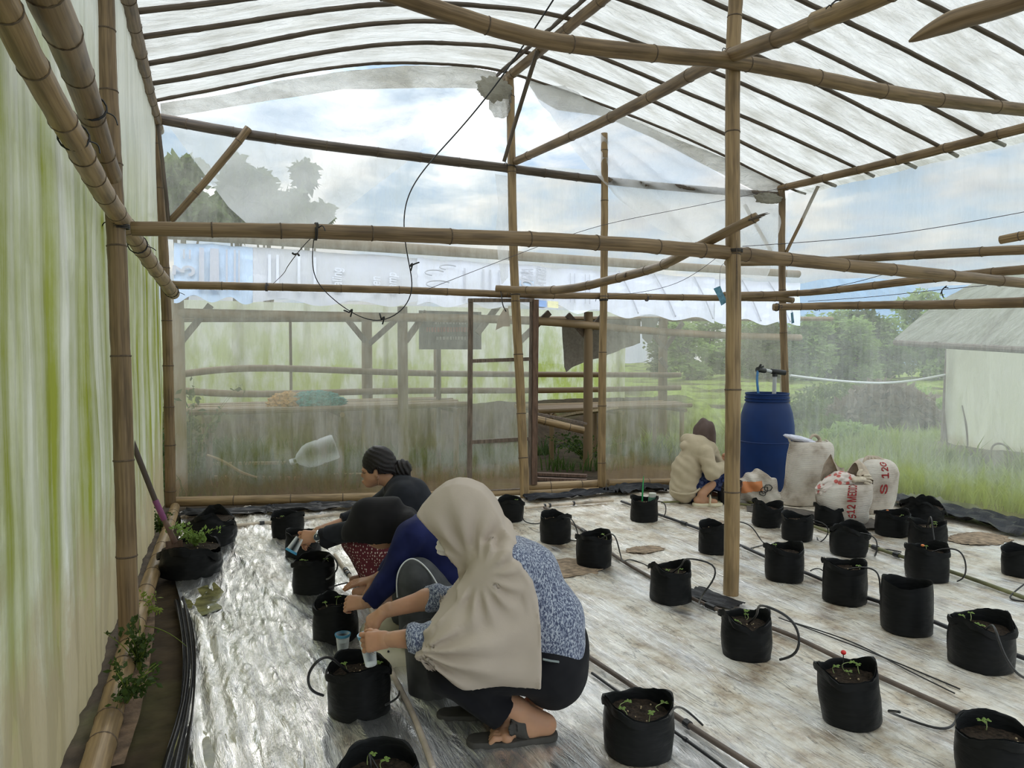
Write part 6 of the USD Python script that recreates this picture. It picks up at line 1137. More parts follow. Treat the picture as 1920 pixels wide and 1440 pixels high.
def ribbon(pts, width, thick, wdir, n=24):
    P = spline(pts, n); W = spline(wdir, n) if np.ndim(wdir) == 2 else np.tile(A(wdir, float), (n, 1)); t = np.gradient(P, axis=0); t /= np.linalg.norm(t, axis=1, keepdims=True); W = W - t * (W * t).sum(1, keepdims=True); W /= np.linalg.norm(W, axis=1, keepdims=True); N = np.cross(t, W)
    wd = np.interp(np.linspace(0, 1, n), np.linspace(0, 1, len(np.atleast_1d(width))), np.atleast_1d(width)); a = np.linspace(0, 2 * PI, 17)[:-1]; ca = np.sign(np.cos(a)) * np.abs(np.cos(a)) ** .6
    v = (P[:, None] + W[:, None] * (ca[None, :, None] * wd[:, None, None] / 2) + N[:, None] * (np.sin(a)[None, :, None] * thick / 2)).reshape(-1, 3); i, j = np.meshgrid(np.arange(n - 1), np.arange(16), indexing='ij')
    q = np.stack([i * 16 + j, i * 16 + (j + 1) % 16, (i + 1) * 16 + (j + 1) % 16, (i + 1) * 16 + j], -1).reshape(-1, 4); cp_ = np.array([[0, k + 1, k] for k in range(1, 15)] + [[(n - 1) * 16, (n - 1) * 16 + k, (n - 1) * 16 + k + 1] for k in range(1, 15)])
    return trimesh.Trimesh(v, np.vstack([q[:, [0, 1, 2]], q[:, [0, 2, 3]], cp_]), process=False)
def hand(B, wrist, d, back, thumb, curl=(40, 45, 35), spread=5.0, size=1.0, thumbdir=(.75, .55, -.25), wr=.024, tcurl=25, curls=None):
    """A hand: d along the metacarpals, back out of the back of the hand, thumb towards the thumb's side; curl = bend of the three finger joints in degrees."""
    d = A(d, float) / np.linalg.norm(d); back = A(back, float); back = back - d * (back @ d); back /= np.linalg.norm(back); sd_ = np.cross(d, back); 
    if sd_ @ A(thumb, float) < 0: sd_ = -sd_
    z = size; w0 = A(wrist, float); B.cap(w0 - d * .02, w0 + d * .012 * z, wr, wr * .95, .012)
    for k, o in enumerate((-1.0, -.33, .33, 1.0)): B.cap(w0 + d * .012 * z + sd_ * o * .016 * z, w0 + d * .078 * z + sd_ * o * .027 * z - back * .004 * abs(o), .0155 * z, .0125 * z, .012)
    for k, (o, L) in enumerate(((-1.0, .78), (-.33, .95), (.33, 1.0), (1.0, .9))):
        cu = curls[k] if curls else curl; p = w0 + d * .080 * z + sd_ * o * .027 * z; a = math.radians(o * spread); v = d * math.cos(a) + sd_ * math.sin(a); ang = 0; rad = (.0098, .0088, .0078, .0062); pts = [p - v * .012]
        for j, l in enumerate((.043, .027, .021)):
            ang += math.radians(cu[j]); q = v * math.cos(ang) - back * math.sin(ang); p = p + q * l * L * z; pts.append(p)
        B.chain(pts, [r_ * z for r_ in rad], .004)
    td = sd_ * thumbdir[0] + d * thumbdir[1] + back * thumbdir[2]; td /= np.linalg.norm(td); p0 = w0 + d * .018 * z + sd_ * .014 * z; p1 = p0 + td * .045 * z; t2 = td * math.cos(math.radians(tcurl)) + (d * .8 - back * .5) * math.sin(math.radians(tcurl)); t2 /= np.linalg.norm(t2); p2 = p1 + t2 * .032 * z
    t3 = t2 * .85 + (d * .5 - back * .5) * .4; t3 /= np.linalg.norm(t3); B.chain([p0, p1, p2, p2 + t3 * .024 * z], [.0165 * z, .0125 * z, .0105 * z, .0078 * z], .010)
def fuse(meshes):
    """One continuous body: boolean union where the pieces are sound, otherwise joined."""
    ms = []
    for m in meshes:
        m = trimesh.Trimesh(m.vertices, m.faces, process=True)
        if m.volume < 0: m.invert()
        ms.append(m)
    try:
        man = [mf.Manifold(mf.Mesh(np.asarray(m.vertices, np.float32), np.asarray(m.faces, np.uint32))) for m in ms]
        if any(q.is_empty() for q in man): raise ValueError
        u = man[0]
        for q in man[1:]: u = u + q
        g = u.to_mesh(); return trimesh.Trimesh(g.vert_properties[:, :3], g.tri_verts, process=False)
    except Exception: return cat_mesh(ms)
def handblob(P, wrist, *a, h=.0026, **k): c = A(wrist); B = Blob(c - .17, c + .17, h); hand(B, wrist, *a, **k); return B.mesh(3)
def skin(name, col): return mat(name, {'tc': ('texture_coordinate', {}), 'n': ('noise_texture', {'scale': 14.0, 'detail': 4.0}), 'r': ('rgb_ramp', {'ramp': [(.3, tuple(c * .88 for c in col)), (.7, tuple(c * 1.08 for c in col))]}), 'p': ('principled_bsdf', {'roughness': .5, 'subsurface_weight': .12, 'subsurface_scale': .01, 'specular_ior_level': .4})}, [('tc.object', 'n.vector'), ('n.fac', 'r.fac'), ('r.color', 'p.base_color')], 'p.BSDF')
M_SKIN = skin('skin_brown', (.44, .235, .135)); M_NAIL = plain('nail', (.60, .38, .30), .35, var=.05)
def cloth(name, c0, c1, scale=40.0, rough=.85, sheen=.2, weave=180.0, bump=.15, detail=3.0): return mat(name, {'tc': ('texture_coordinate', {}), 'n': ('noise_texture', {'scale': scale, 'detail': detail}), 'r': ('rgb_ramp', {'ramp': [(.38, c0), (.62, c1)]}), 'n2': ('noise_texture', {'scale': weave, 'detail': 2.0}), 'b': ('bump', {'strength': bump, 'distance': .003}), 'p': ('principled_bsdf', {'roughness': rough, 'sheen_weight': sheen * .5, 'specular_ior_level': .12})}, [('tc.object', 'n.vector'), ('n.fac', 'r.fac'), ('r.color', 'p.base_color'), ('tc.object', 'n2.vector'), ('n2.fac', 'b.height'), ('b.normal', 'p.normal')], 'p.BSDF')
M_HIJAB = cloth('beige_jersey', (.455, .385, .315), (.495, .42, .345), 6, .8, .1, 260, .1)
M_KNIT = mat('blue_white_knit', {'tc': ('texture_coordinate', {}), 'mp': ('mapping', {'scale': (1, 1, .55)}), 'n': ('noise_texture', {'scale': 190.0, 'detail': 1.5, 'roughness': .5, 'distortion': .6}), 'r': ('rgb_ramp', {'ramp': [(.38, (.05, .062, .115)), (.50, (.165, .195, .275)), (.62, (.42, .455, .52))]}), 'b': ('bump', {'strength': .5, 'distance': .004}), 'p': ('principled_bsdf', {'roughness': .9, 'sheen_weight': .15})}, [('tc.object', 'mp.vector'), ('mp.vector', 'n.vector'), ('n.fac', 'r.fac'), ('r.color', 'p.base_color'), ('n.fac', 'b.height'), ('b.normal', 'p.normal')], 'p.BSDF')
M_BLACKC = cloth('black_cloth', (.008, .008, .010), (.013, .013, .015), 8, .8, .05)
M_BLACKH = cloth('black_headscarf', (.007, .0065, .007), (.012, .011, .0115), 8, .8, .1)
M_NAVY = cloth('navy_cloth', (.009, .012, .055), (.015, .020, .085), 10, .8, .1)
M_TRACK = cloth('charcoal_track_cloth', (.062, .065, .068), (.082, .085, .088), 20, .75, .1)
M_PIPING = plain('white_piping', (.70, .71, .72), .6)
M_HAIR = mat('black_hair', {'tc': ('texture_coordinate', {}), 'mp': ('mapping', {'scale': (8, 60, 14)}), 'n': ('noise_texture', {'scale': 4.0, 'detail': 4.0}), 'r': ('rgb_ramp', {'ramp': [(.3, (.004, .0035, .0035)), (.7, (.014, .009, .008))]}), 'b': ('bump', {'strength': .6, 'distance': .004}), 'p': ('principled_bsdf', {'roughness': .45, 'specular_ior_level': .3})}, [('tc.object', 'mp.vector'), ('mp.vector', 'n.vector'), ('n.fac', 'r.fac'), ('r.color', 'p.base_color'), ('n.fac', 'b.height'), ('b.normal', 'p.normal')], 'p.BSDF')
M_DOTS = mat('maroon_dotted_cloth', {'tc': ('texture_coordinate', {}), 'mp': ('mapping', {'scale': (1, 1, .62)}), 'v': ('voronoi_texture', {'scale': 82.0, 'randomness': .55}), 'r': ('rgb_ramp', {'ramp': [(.26, (.62, .52, .46)), (.34, (.115, .012, .02))]}), 'p': ('principled_bsdf', {'roughness': .8})}, [('tc.object', 'mp.vector'), ('mp.vector', 'v.vector'), ('v.distance', 'r.fac'), ('r.color', 'p.base_color')], 'p.BSDF')
M_HOOD = cloth('beige_hoodie', (.44, .37, .25), (.49, .41, .285), 9, .9, .15); M_BROWNH = cloth('brown_headscarf', (.095, .065, .055), (.13, .092, .08), 9, .8, .15)
M_BATIK = cloth('navy_batik', (.006, .010, .045), (.06, .075, .15), 38, .85, .1, 180, .1, 5.0)
M_CREAM = plain('cream_rubber', (.68, .62, .44), .55, var=.08); M_SANDAL = plain('grey_brown_rubber', (.045, .041, .034), .7, var=.2, scale=30)
M_MASK = plain('white_pink_mask', (.72, .66, .64), .8, var=.04)

# ---------------------------------------------------------------- the woman in the foreground
W1 = Person('person squatting in the foreground in a beige headscarf and blue knitted sweater, holding a cup', 2.74, 930, (-.62, .45), (-.40, .40), 1.02)
Q = W1.Q
HN, HF, KN, KF = Q(1030, 1242, -.10), Q(1030, 1240, .10), Q(842, 1262, -.11), Q(836, 1252, .13)
b = W1.blob(); 
b.ell(Q(1036, 1246), (.135, .165, .152), .03).chain([HN, KN], [.112, .074], .05).chain([HF, KF], [.112, .074], .05).chain([KN, Q(945, 1338, -.10)], [.074, .066], .03, True).chain([KF, Q(930, 1335, .10)], [.074, .060], .03, True).cap(Q(1045, 1205, -.03), Q(1045, 1205, .03), .115, .115, .04)
b.wrinkle(lambda p: .010 * (fbm(p * [9, 5, 9], 3, 4) - .5) + .004 * np.sin(p[:, 0] * 60 + p[:, 2] * 70 + 4 * p[:, 1]) * (p[:, 0] < -.02))
W1.add('trousers', b, M_BLACKC)
sw = W1.blob()
SN, SF, EN, EF, CN, CF = Q(957, 1062, -.155), Q(948, 1058, .155), Q(893, 1186, -.205), Q(885, 1128, .215), Q(766, 1199, -.165), Q(800, 1120, .16)
for s_ in (-.075, .075): sw.chain([Q(1040, 1212, s_), Q(1032, 1160, s_), Q(985, 1075, s_), Q(960, 1050, s_)], [.112, .112, .108, .085], .05)
sw.chain([SN, EN, CN], [.072, .062, .046], .035, True).chain([SF, EF, CF], [.072, .060, .048], .035, True)
sw.cap(SN, SF, .07, .07, .05)
for c, dd in ((CN, CN - EN), (CF, CF - EF)): u_ = dd / np.linalg.norm(dd); sw.cap(c - u_ * .05, c, .052, .051, .008, True)       # turned-up cuffs
hem = W1.prism if False else sw.prism(W1.out([(880, 900), (1130, 900), (1130, 1232), (1104, 1240), (1082, 1246), (1062, 1253), (1046, 1231), (1030, 1228), (1010, 1237), (700, 1245), (700, 900)])); sw.cut(hem)
sw.wrinkle(lambda p: .006 * (fbm(p * [14, 14, 14], 3, 9) - .5) + .0045 * np.sin(p[:, 0] * 95 + p[:, 2] * 30) * np.clip((-p[:, 0] - .02) * 8, 0, 1))
W1.add('sweater', sw, M_KNIT)
bd = W1.blob(.007)
bd.ell(Q(880, 978), (.098, .078, .115), .02, 18).cap(Q(930, 1035), Q(900, 1000), .055, .05, .03)
for s_ in (-.07, .07): bd.chain([Q(1038, 1220, s_), Q(985, 1078, s_ * .9)], [.09, .085], .05)
bd.ell(Q(828, 1002), (.02, .018, .02), .012).ell(Q(846, 1030), (.034, .035, .03), .02).ell(Q(838, 985, -.035), (.012, .012, .01), .01).ell(Q(838, 985, .035), (.012, .012, .01), .01)       # nose, chin, brows
WN, WF = Q(728, 1199, -.135), Q(722, 1146, .13)
bd.cap(SN, SF, .05, .05, .04).chain([SN, EN, Q(800, 1196, -.17), WN], [.048, .044, .041, .027], .02).chain([SF, EF, Q(800, 1124, .165), WF], [.048, .042, .040, .027], .02)
TOES = []
for hh, kk, an in ((HN, KN, Q(1000, 1348, -.085)), (HF, KF, Q(985, 1345, .11))):
    bd.chain([hh, kk], [.085, .055], .04).chain([kk, kk + (an - kk) * .45, kk + (an - kk) * .8, an], [.055, .052, .040, .036], .03)
    hl = an + A([.045, 0, -.025]); hl[2] = .052; ball = an + A([-.10, -.03, 0]); ball[2] = .043; bd.chain([hl, an + A([-.02, -.006, -.03]), ball], [.036, .036, .026], .03).cap(an, hl, .036, .034, .02)
    tb = Blob(ball - A([.10, .09, .06]), ball + A([.05, .09, .05]), .0032); tb.cap(ball + A([.004, -.030, -.006]), ball + A([-.004, .026, -.004]), .023, .025, .015).cap(ball + A([.03, 0, .004]), ball, .024, .02, .02)
    for q, o in enumerate((-.044, -.023, -.003, .017, .039)):
        b0 = ball + A([-.012, 0, -.006]) + A([.25, 1, 0]) * o * .95; L_ = (.030, .036, .040, .042, .044)[q]; tb.chain([b0, b0 + A([-L_ * .55, -.003, .002]), b0 + A([-L_, -.004, -.012])], [.0105, .0105, .0085] if q < 4 else [.013, .0135, .0115], .003)
    TOES.append(tb.mesh(2))
hN = handblob(W1, WN, (-1, .02, -.14), (.05, -.95, .35), (0, -.2, 1), curls=((50, 45, 30), (52, 45, 30), (50, 40, 30), (42, 40, 30)), spread=8, thumbdir=(.35, .75, -.55), size=.93, wr=.026)
hF = handblob(W1, WF, (-.86, -.10, -.50), (-.45, -.30, .80), (0, -1, 0), curls=((52, 40, 30), (48, 38, 28), (44, 34, 24), (40, 30, 20)), spread=5, thumbdir=(.50, .85, -.42), size=.93, wr=.026)
W1.add('body', fuse([bd.mesh(3), hN, hF] + TOES), M_SKIN)
hj = W1.blob(.007, x=(-.42, .30), w=(-.34, .26), z=(.24, 1.02))
GC = Q(800, 1166)[[0, 2]]; NK = Q(905, 1040)[[0, 2]]
cape = hj.copy(); cape.F = np.full(cape.F.shape, .15, np.float32)
for s_ in (-.09, .05): cape.chain([Q(1030, 1212, s_), Q(1022, 1160, s_), Q(985, 1075, s_), Q(955, 1040, s_)], [.118, .118, .110, .085], .05)
cape.chain([SN, EN, Q(800, 1195, -.18)], [.080, .080, .068], .06).cap(Q(836, 1194, -.185), Q(880, 1190, -.20), .066, .07, .04).cap(Q(935, 1095, -.15), Q(862, 1195, -.15), .085, .075, .06).cap(Q(975, 1150, -.13), Q(900, 1225, -.15), .10, .085, .06).cap(Q(950, 1180, -.15), Q(850, 1190, -.19), .085, .055, .06).cap(Q(880, 1085, .02), Q(830, 1150, -.12), .05, .05, .06).cap(SN, SF, .08, .08, .05).cap(Q(990, 1205, -.10), Q(875, 1215, -.13), .135, .105, .05).cap(Q(803, 1185, -.19), Q(860, 1205, -.19), .05, .07, .04).cap(Q(838, 1168, -.165), Q(885, 1150, -.17), .062, .075, .04)
cape.F -= .012
edge = [(860, 1040), (862, 1066), (867, 1085), (845, 1112), (832, 1140), (824, 1160), (808, 1170), (790, 1179), (800, 1192), (813, 1203), (822, 1214), (845, 1229), (873, 1242), (923, 1252), (970, 1258), (978, 1270), (1004, 1262), (1008, 1173), (1003, 1107), (991, 1060), (974, 1036), (956, 1008), (900, 1000)]
def folds(p):
    x, z = p[:, 0], p[:, 2]; a1 = np.arctan2(z - GC[1], x - GC[0]); r1 = np.hypot(x - GC[0], z - GC[1]); a2 = np.arctan2(z - NK[1], x - NK[0]); r2 = np.hypot(x - NK[0], z - NK[1])
    wv = fbm(p * 5, 2, 3); low = np.clip((NK[1] - .06 - z) / .12, 0, 1)
    f1 = np.sin(a1 * 14 + 3.4 * wv + 1.0) * .015 * low * np.clip(1.25 - r1 / .36, 0, 1) * np.clip(r1 / .11, 0, 1)
    f2_ = np.sin(a2 * 13 + 4.0 * wv) * .010 * np.clip(1 - np.abs(r2 - .10) / .10, 0, 1) * np.clip((r2 - .035) / .05, 0, 1)
    return f1 + f2_ + .008 * (fbm(p * [7, 4, 4], 3, 6) - .5)
cape.cut(cape.prism(W1.out(edge))); cape.wrinkle(folds)
strip = cape.copy(); strip.F = np.full(strip.F.shape, .15, np.float32)
for s_ in (-.10,): strip.chain([Q(1032, 1222, s_), Q(1024, 1160, s_), Q(985, 1075, s_), Q(955, 1040, s_)], [.124, .124, .114, .092], .05)
strip.F -= .024; strip.cut(strip.prism(W1.out([(942, 1028), (968, 1033), (985, 1052), (998, 1085), (1006, 1130), (1010, 1200), (1008, 1266), (1003, 1271), (998, 1291), (984, 1284), (972, 1281), (970, 1240), (972, 1180), (968, 1110), (952, 1068), (930, 1045)])))
strip.wrinkle(lambda p: .006 * np.sin((p[:, 0]) * 90 + 3 * fbm(p * 4, 2, 4)) + .005 * (fbm(p * 8, 2, 2) - .5))
# the part round the head and the crossed roll at the neck
hj.ell(Q(884, 972), (.145, .112, .140), .03, 22).cap(Q(860, 950), Q(800, 968), .105, .075, .05, sq=(1, 1.05, 1)).cap(Q(890, 990), Q(860, 1040), .10, .075, .05).cap(Q(915, 985), Q(915, 1040), .098, .085, .05).cap(Q(872, 1030), Q(884, 1066), .056, .058, .04)
hj.cut(hj.prism(W1.out([(784, 957), (795, 944), (812, 924), (834, 907), (857, 900), (880, 903), (906, 914), (922, 931), (934, 950), (942, 970), (950, 985), (965, 1010), (965, 1100), (862, 1100), (859, 1056), (849, 1043), (836, 1022), (822, 1003), (804, 980)])) )
face = hj.copy(); face.F = np.full(face.F.shape, .15, np.float32); face.ell(Q(798, 1010), (.036, .066, .088), .0, -52); hj.F = np.maximum(hj.F, -face.F)
hj.cap(Q(868, 1062, -.03), Q(962, 1026, -.125), .042, .036, .03).cap(Q(900, 1046, -.1), Q(985, 1026, -.06), .040, .030, .03).cap(Q(958, 1008, -.1), Q(985, 1020, .06), .026, .028, .03).chain([Q(950, 1040, -.17), Q(905, 1085, -.20), Q(862, 1122, -.19), Q(826, 1146, -.19), Q(799, 1161, -.185)], [.028, .027, .026, .023, .012], .022)
NK2 = Q(885, 1050)[[0, 2]]
hj.wrinkle(lambda p: (lambda a, r_: .012 * np.sin(a * 13 + 2.4 * fbm(p * 6, 2, 5)) * np.clip(1 - np.abs(r_ - .14) / .13, 0, 1) * np.clip((r_ - .05) / .06, 0, 1) + .004 * (fbm(p * 12, 2, 7) - .5))(np.arctan2(p[:, 2] - NK2[1], p[:, 0] - NK2[0]), np.hypot(p[:, 0] - NK2[0], p[:, 2] - NK2[1])))
hh = np.clip(.5 + .5 * (hj.F - cape.F) / .02, 0, 1); hj.F = hj.F + (cape.F - hj.F) * hh - .02 * hh * (1 - hh); hj.F = np.minimum(hj.F, strip.F)
hj.cap(Q(832, 1178, -.19), Q(862, 1168, -.20), .062, .068, .03); hj.F -= .011; hj.cut(hj.prism(W1.out([(784, 957), (795, 944), (812, 924), (834, 907), (857, 900), (880, 903), (906, 914), (922, 931), (934, 950), (941, 965), (946, 978), (960, 988), (973, 1003), (977, 1014), (986, 1032), (997, 1056), (1005, 1090), (1009, 1130), (1011, 1200), (1010, 1266), (1004, 1271), (998, 1291), (984, 1284), (972, 1281), (969, 1257), (923, 1252), (873, 1242), (845, 1229), (822, 1214), (812, 1202), (791, 1180), (810, 1170), (800, 1164), (794, 1158), (797, 1152), (816, 1136), (838, 1113), (865, 1086), (862, 1066), (860, 1052), (849, 1043), (836, 1022), (822, 1003), (804, 980)])))
W1.add('headscarf', hj, M_HIJAB)
mk = Blob(Q(840, 1022) - .09, Q(840, 1022) + .09, .005); mk.ell(Q(839, 1021), (.036, .056, .046), .01, -50).wrinkle(lambda p: .003 * np.sin(p[:, 2] * 330)); W1.add('face_mask', mk, M_MASK)
for nm, an in (('n', Q(1000, 1348, -.085)), ('f', Q(985, 1345, .11))):
    dx = 0.0 if nm == 'n' else -.10; ball = an + A([-.10 + dx, -.03, 0]); hl = an + A([.050 + dx, 0, 0]); sb = Blob((hl[0] - .34, hl[1] - .16, -.005), (hl[0] + .08, hl[1] + .12, .12), .005); toe = ball + A([-.10, -.012, 0])
    for a_, b_, r0, r1 in ((hl, ball, .040, .050), (ball, toe, .050, .042)):
        a2, b2 = a_.copy(), b_.copy(); a2[2] = b2[2] = .012; sb.cap(a2, b2, r0, r1, .02)
    X, Y, Z = sb.pts((slice(None),) * 3); sb.F = np.maximum(sb.F, np.abs(Z - .013) - .012 + 0 * sb.F); sd_ = W1.add('sandal', sb.mesh(2), M_SANDAL)
    if nm == 'n':
        an_ = an; hl_ = an_ + A([.045, 0, -.025]); hl_[2] = .052
        for k_, (o_, nv_, hw) in enumerate(((.028, (1, .45, .0), .017), (.062, (1, -.55, .25), .017))):
            st = Blob(ball - A([.09, .11, .05]), ball + A([.16, .11, .13]), .004); st.chain([hl_, an_ + A([-.02, -.006, -.03]), ball], [.044, .044, .034], .03).cap(ball + A([.004, -.030, -.006]), ball + A([-.004, .026, -.004]), .032, .034, .015); X, Y, Z = st.pts((slice(None),) * 3); nn_ = A(nv_) / np.linalg.norm(nv_); q0 = ball + A([o_, 0, 0]); st.F = np.maximum(st.F, np.abs((X - q0[0]) * nn_[0] + (Y - q0[1]) * nn_[1] + (Z - q0[2]) * nn_[2]) - hw); st.F = np.maximum(st.F, .012 - Z + 0 * st.F)
            W1.add('strap', st.mesh(2), M_SANDAL, sd_)
sk = W1.add('belt_strip', tube([Q(1018, 1236, -.218), Q(1032, 1239, -.215), Q(1048, 1241, -.21)], .006, 6, squash=.6), plain('grey_green_label', (.22, .26, .25), .6))
cup('clear cup with a blue rim held in the front hands', W1.P(696, 1247, -.055), (-.14, .02, 1), 0, .031, .118)

# ---------------------------------------------------------------- the woman in the navy top behind her
W2 = Person('person squatting behind her in a black headscarf, navy top and charcoal trousers with white piping', 3.5, 790, (-.50, .32), (-.40, .40), 1.06); Q = W2.Q
nv = W2.blob(); SN, SF, EN, EF = Q(772, 1008, -.15), Q(765, 1008, .16), Q(724, 1092, -.20), Q(735, 1070, .20); WN, WF = Q(684, 1130, -.19), Q(704, 1086, .16)
for s_ in (-.075, .075): nv.chain([Q(862, 1130, s_), Q(845, 1070, s_), Q(808, 1015, s_), Q(782, 998, s_)], [.125, .125, .10, .08], .05)
nv.cap(SN, SF, .075, .075, .05).chain([SN, EN, Q(694, 1130, -.195)], [.070, .050, .040], .03, True).chain([SF, EF, Q(728, 1078, .18)], [.072, .06, .045], .04, True).cap(Q(772, 1030, -.04), Q(752, 1080, .0), .07, .05, .05)
nv.wrinkle(lambda p: .010 * (fbm(p * [8, 8, 8], 3, 9) - .5) + .004 * np.sin(p[:, 0] * 60 - p[:, 2] * 60)); W2.add('navy_top', nv, M_NAVY)
tr = W2.blob(); HN, HF, KN, KF = Q(868, 1168, -.13), Q(868, 1160, .11), Q(783, 1086, -.235), Q(765, 1075, .14); AN, AF = Q(775, 1222, -.18), Q(745, 1180, .16)
tr.ell(Q(872, 1170), (.15, .17, .14), .03).chain([HN, KN, Q(775, 1205, -.20)], [.115, .088, .064], .03, True).chain([HF, KF, Q(755, 1165, .15)], [.115, .078, .055], .03, True); tr.wrinkle(lambda p: .008 * (fbm(p * 10, 3, 4) - .5)); W2.add('trousers', tr, M_TRACK)
kz = lambda x, y, o: Q(x, y, o - .085)
W2.add('white_piping', tube([kz(745, 1120, -.20), kz(744, 1090, -.205), kz(752, 1062, -.205), kz(770, 1048, -.20), kz(790, 1056, -.205), kz(812, 1082, -.22), kz(824, 1104, -.23)], .0035, 6, n=40), M_PIPING)
W2.add('white_piping', tube([kz(782, 1120, -.222), kz(788, 1108, -.224), kz(786, 1102, -.224), kz(795, 1104, -.226), kz(810, 1114, -.232)], .003, 6, n=24), M_PIPING)
bd = W2.blob(.008); bd.ell(Q(712, 985), (.10, .078, .115), .02, 25).cap(Q(775, 1000), Q(735, 985), .055, .05, .03).ell(Q(668, 1002), (.02, .018, .018), .01)
for s_ in (-.07, .07): bd.chain([Q(862, 1135, s_), Q(808, 1018, s_ * .9)], [.09, .08], .05)
bd.cap(SN, SF, .05, .05, .04).chain([SN, EN, WN], [.046, .042, .027], .02).chain([SF, EF, WF], [.046, .042, .026], .02)
for hh, kk, an in ((HN, KN, AN), (HF, KF, AF)):
    bd.chain([hh, kk, kk + (an - kk) * .5, an], [.085, .055, .05, .036], .03); f0 = an.copy(); f0[2] = .045; bd.chain([f0 + A([.05, .01, 0]), f0, f0 + A([-.12, -.05, -.01])], [.036, .036, .026], .02).cap(an, f0, .036, .036, .02)
hN = handblob(W2, WN, (-1, .05, -.02), (0, -.75, .65), (0, -.3, 1), curl=(55, 50, 40), spread=6, size=.92, thumbdir=(.4, .8, -.4))
hF = handblob(W2, WF, (-.97, -.1, -.12), (-.05, -.1, 1), (0, -1, 0), curl=(8, 10, 8), spread=8, size=.95, thumbdir=(.85, .35, -.45))
W2.add('body', fuse([bd.mesh(3), hN, hF]), M_SKIN)
hj = W2.blob(.008, x=(-.40, .12), w=(-.26, .26), z=(.52, 1.06)); hj.ell(Q(716, 984), (.142, .125, .135), .03, 22).cap(Q(690, 975), Q(670, 995), .105, .075, .04).cap(Q(735, 985), Q(780, 995), .105, .075, .05).cap(Q(722, 1015, -.03), Q(724, 1075, -.02), .045, .028, .04).cap(Q(760, 985, -.08), Q(800, 985, -.08), .06, .03, .04)
hj.cut(hj.prism(W2.out([(640, 900), (830, 900), (830, 990), (790, 1000), (762, 1008), (740, 1020), (736, 1060), (730, 1092), (712, 1080), (708, 1014), (680, 1011), (640, 1008)]))); hj.wrinkle(lambda p: .010 * np.sin(np.arctan2(p[:, 2] - .80, p[:, 0] + .02) * 9 + 2 * fbm(p * 6, 2, 5)) * .7 + .005 * (fbm(p * 9, 2, 7) - .5)); W2.add('headscarf', hj, M_BLACKH)
for an in (AN, AF):
    f0 = an.copy(); cb = Blob((f0[0] - .25, f0[1] - .16, -.005), (f0[0] + .13, f0[1] + .11, .16), .006); f0[2] = .03; cb.chain([f0 + A([.055, .015, 0]), f0 + A([-.04, -.02, .008]), f0 + A([-.125, -.055, .004])], [.043, .050, .050], .02); X, Y, Z = cb.pts((slice(None),) * 3); cb.F = np.maximum(cb.F, -Z + .002 + 0 * cb.F)
    cr = W2.add('clog', cb.mesh(2), M_CREAM, label='cream rubber clog with vent holes')
    for q in range(6): c = f0 + A([-.10 - .022 * (q % 3), -.075 + .035 * (q // 3), .052 - .012 * (q % 3) - .004 * (q // 3)]); m_ = trimesh.creation.icosphere(1, .0052); m_.apply_translation(c); W2.add('vent_hole', m_, M_BLACKTIE, cr)

# ---------------------------------------------------------------- the woman with the bun
W3 = Person('person squatting with dark hair in a low bun, black jacket and dotted maroon trousers', 4.35, 745, (-.75, .36), (-.42, .42), 1.05); Q = W3.Q
jk = W3.blob(); SN, SF = Q(755, 932, -.17), Q(742, 925, .17); EN, EF, WN, WF = Q(688, 990, -.24), Q(672, 972, .24), Q(596, 1006, -.16), Q(596, 996, .14)
for s_ in (-.08, .08): jk.chain([Q(800, 1040, s_), Q(795, 985, s_), Q(770, 930, s_), Q(750, 918, s_)], [.14, .135, .10, .075], .05)
jk.cap(SN, SF, .075, .075, .05).chain([SN, EN, Q(612, 1004, -.17)], [.075, .066, .055], .04, True).chain([SF, EF, Q(640, 978, .19)], [.070, .06, .05], .04, True).cap(Q(752, 905), Q(742, 912), .070, .065, .03)
jk.wrinkle(lambda p: .010 * (fbm(p * 8, 3, 12) - .5)); W3.add('jacket', jk, cloth('black_jacket', (.010, .011, .014), (.020, .022, .028), 8, .7, .1))
cuff = Blob(Q(615, 1020, -.17) - .12, Q(615, 1020, -.17) + .12, .006); cuff.cap(Q(640, 1000, -.18), Q(606, 1012, -.17), .05, .062, .0, True).wrinkle(lambda p: .004 * np.sin(p[:, 2] * 90)); W3.add('sleeve_cuff', cuff, M_BLACKC)
tr = W3.blob(); HN, HF, KN, KF = Q(785, 1065, -.12), Q(785, 1060, .12), Q(678, 1018, -.12), Q(668, 1012, .13); AN, AF = Q(712, 1100, -.1), Q(705, 1092, .13)
tr.ell(Q(795, 1070), (.16, .18, .14), .03).chain([HN, KN, Q(703, 1083, -.11)], [.12, .085, .07], .03, True).chain([HF, KF, Q(698, 1080, .12)], [.12, .085, .07], .03, True); tr.wrinkle(lambda p: .008 * (fbm(p * 9, 3, 14) - .5)); W3.add('trousers', tr, M_DOTS)
HC = Q(708, 872); bd = W3.blob(.006, z=(-.01, 1.0))
bd.ell(HC, (.088, .072, .098), .02, 12).ell(Q(702, 893), (.062, .058, .055), .03, 10).ell(Q(692, 906), (.030, .034, .026), .02).cap(Q(745, 915), Q(722, 890), .052, .05, .03)
bd.cap(Q(682, 884), Q(679.5, 892), .007, .0105, .012).ell(Q(681, 902), (.010, .020, .006), .006).ell(Q(683, 906), (.010, .018, .006), .006)       # nose and lips
for s_ in (-1, 1): bd.ell(Q(681, 881, s_ * .030), (.012, .018, .008), .008).ell(Q(706, 886, s_ * .068), (.013, .008, .026), .004, -10).ell(Q(708, 896, s_ * .069), (.008, .006, .010), .004)       # brow ridge, ears, lobes
for s_ in (-.08, .08): bd.chain([Q(800, 1045, s_), Q(770, 935, s_ * .9)], [.10, .08], .05)
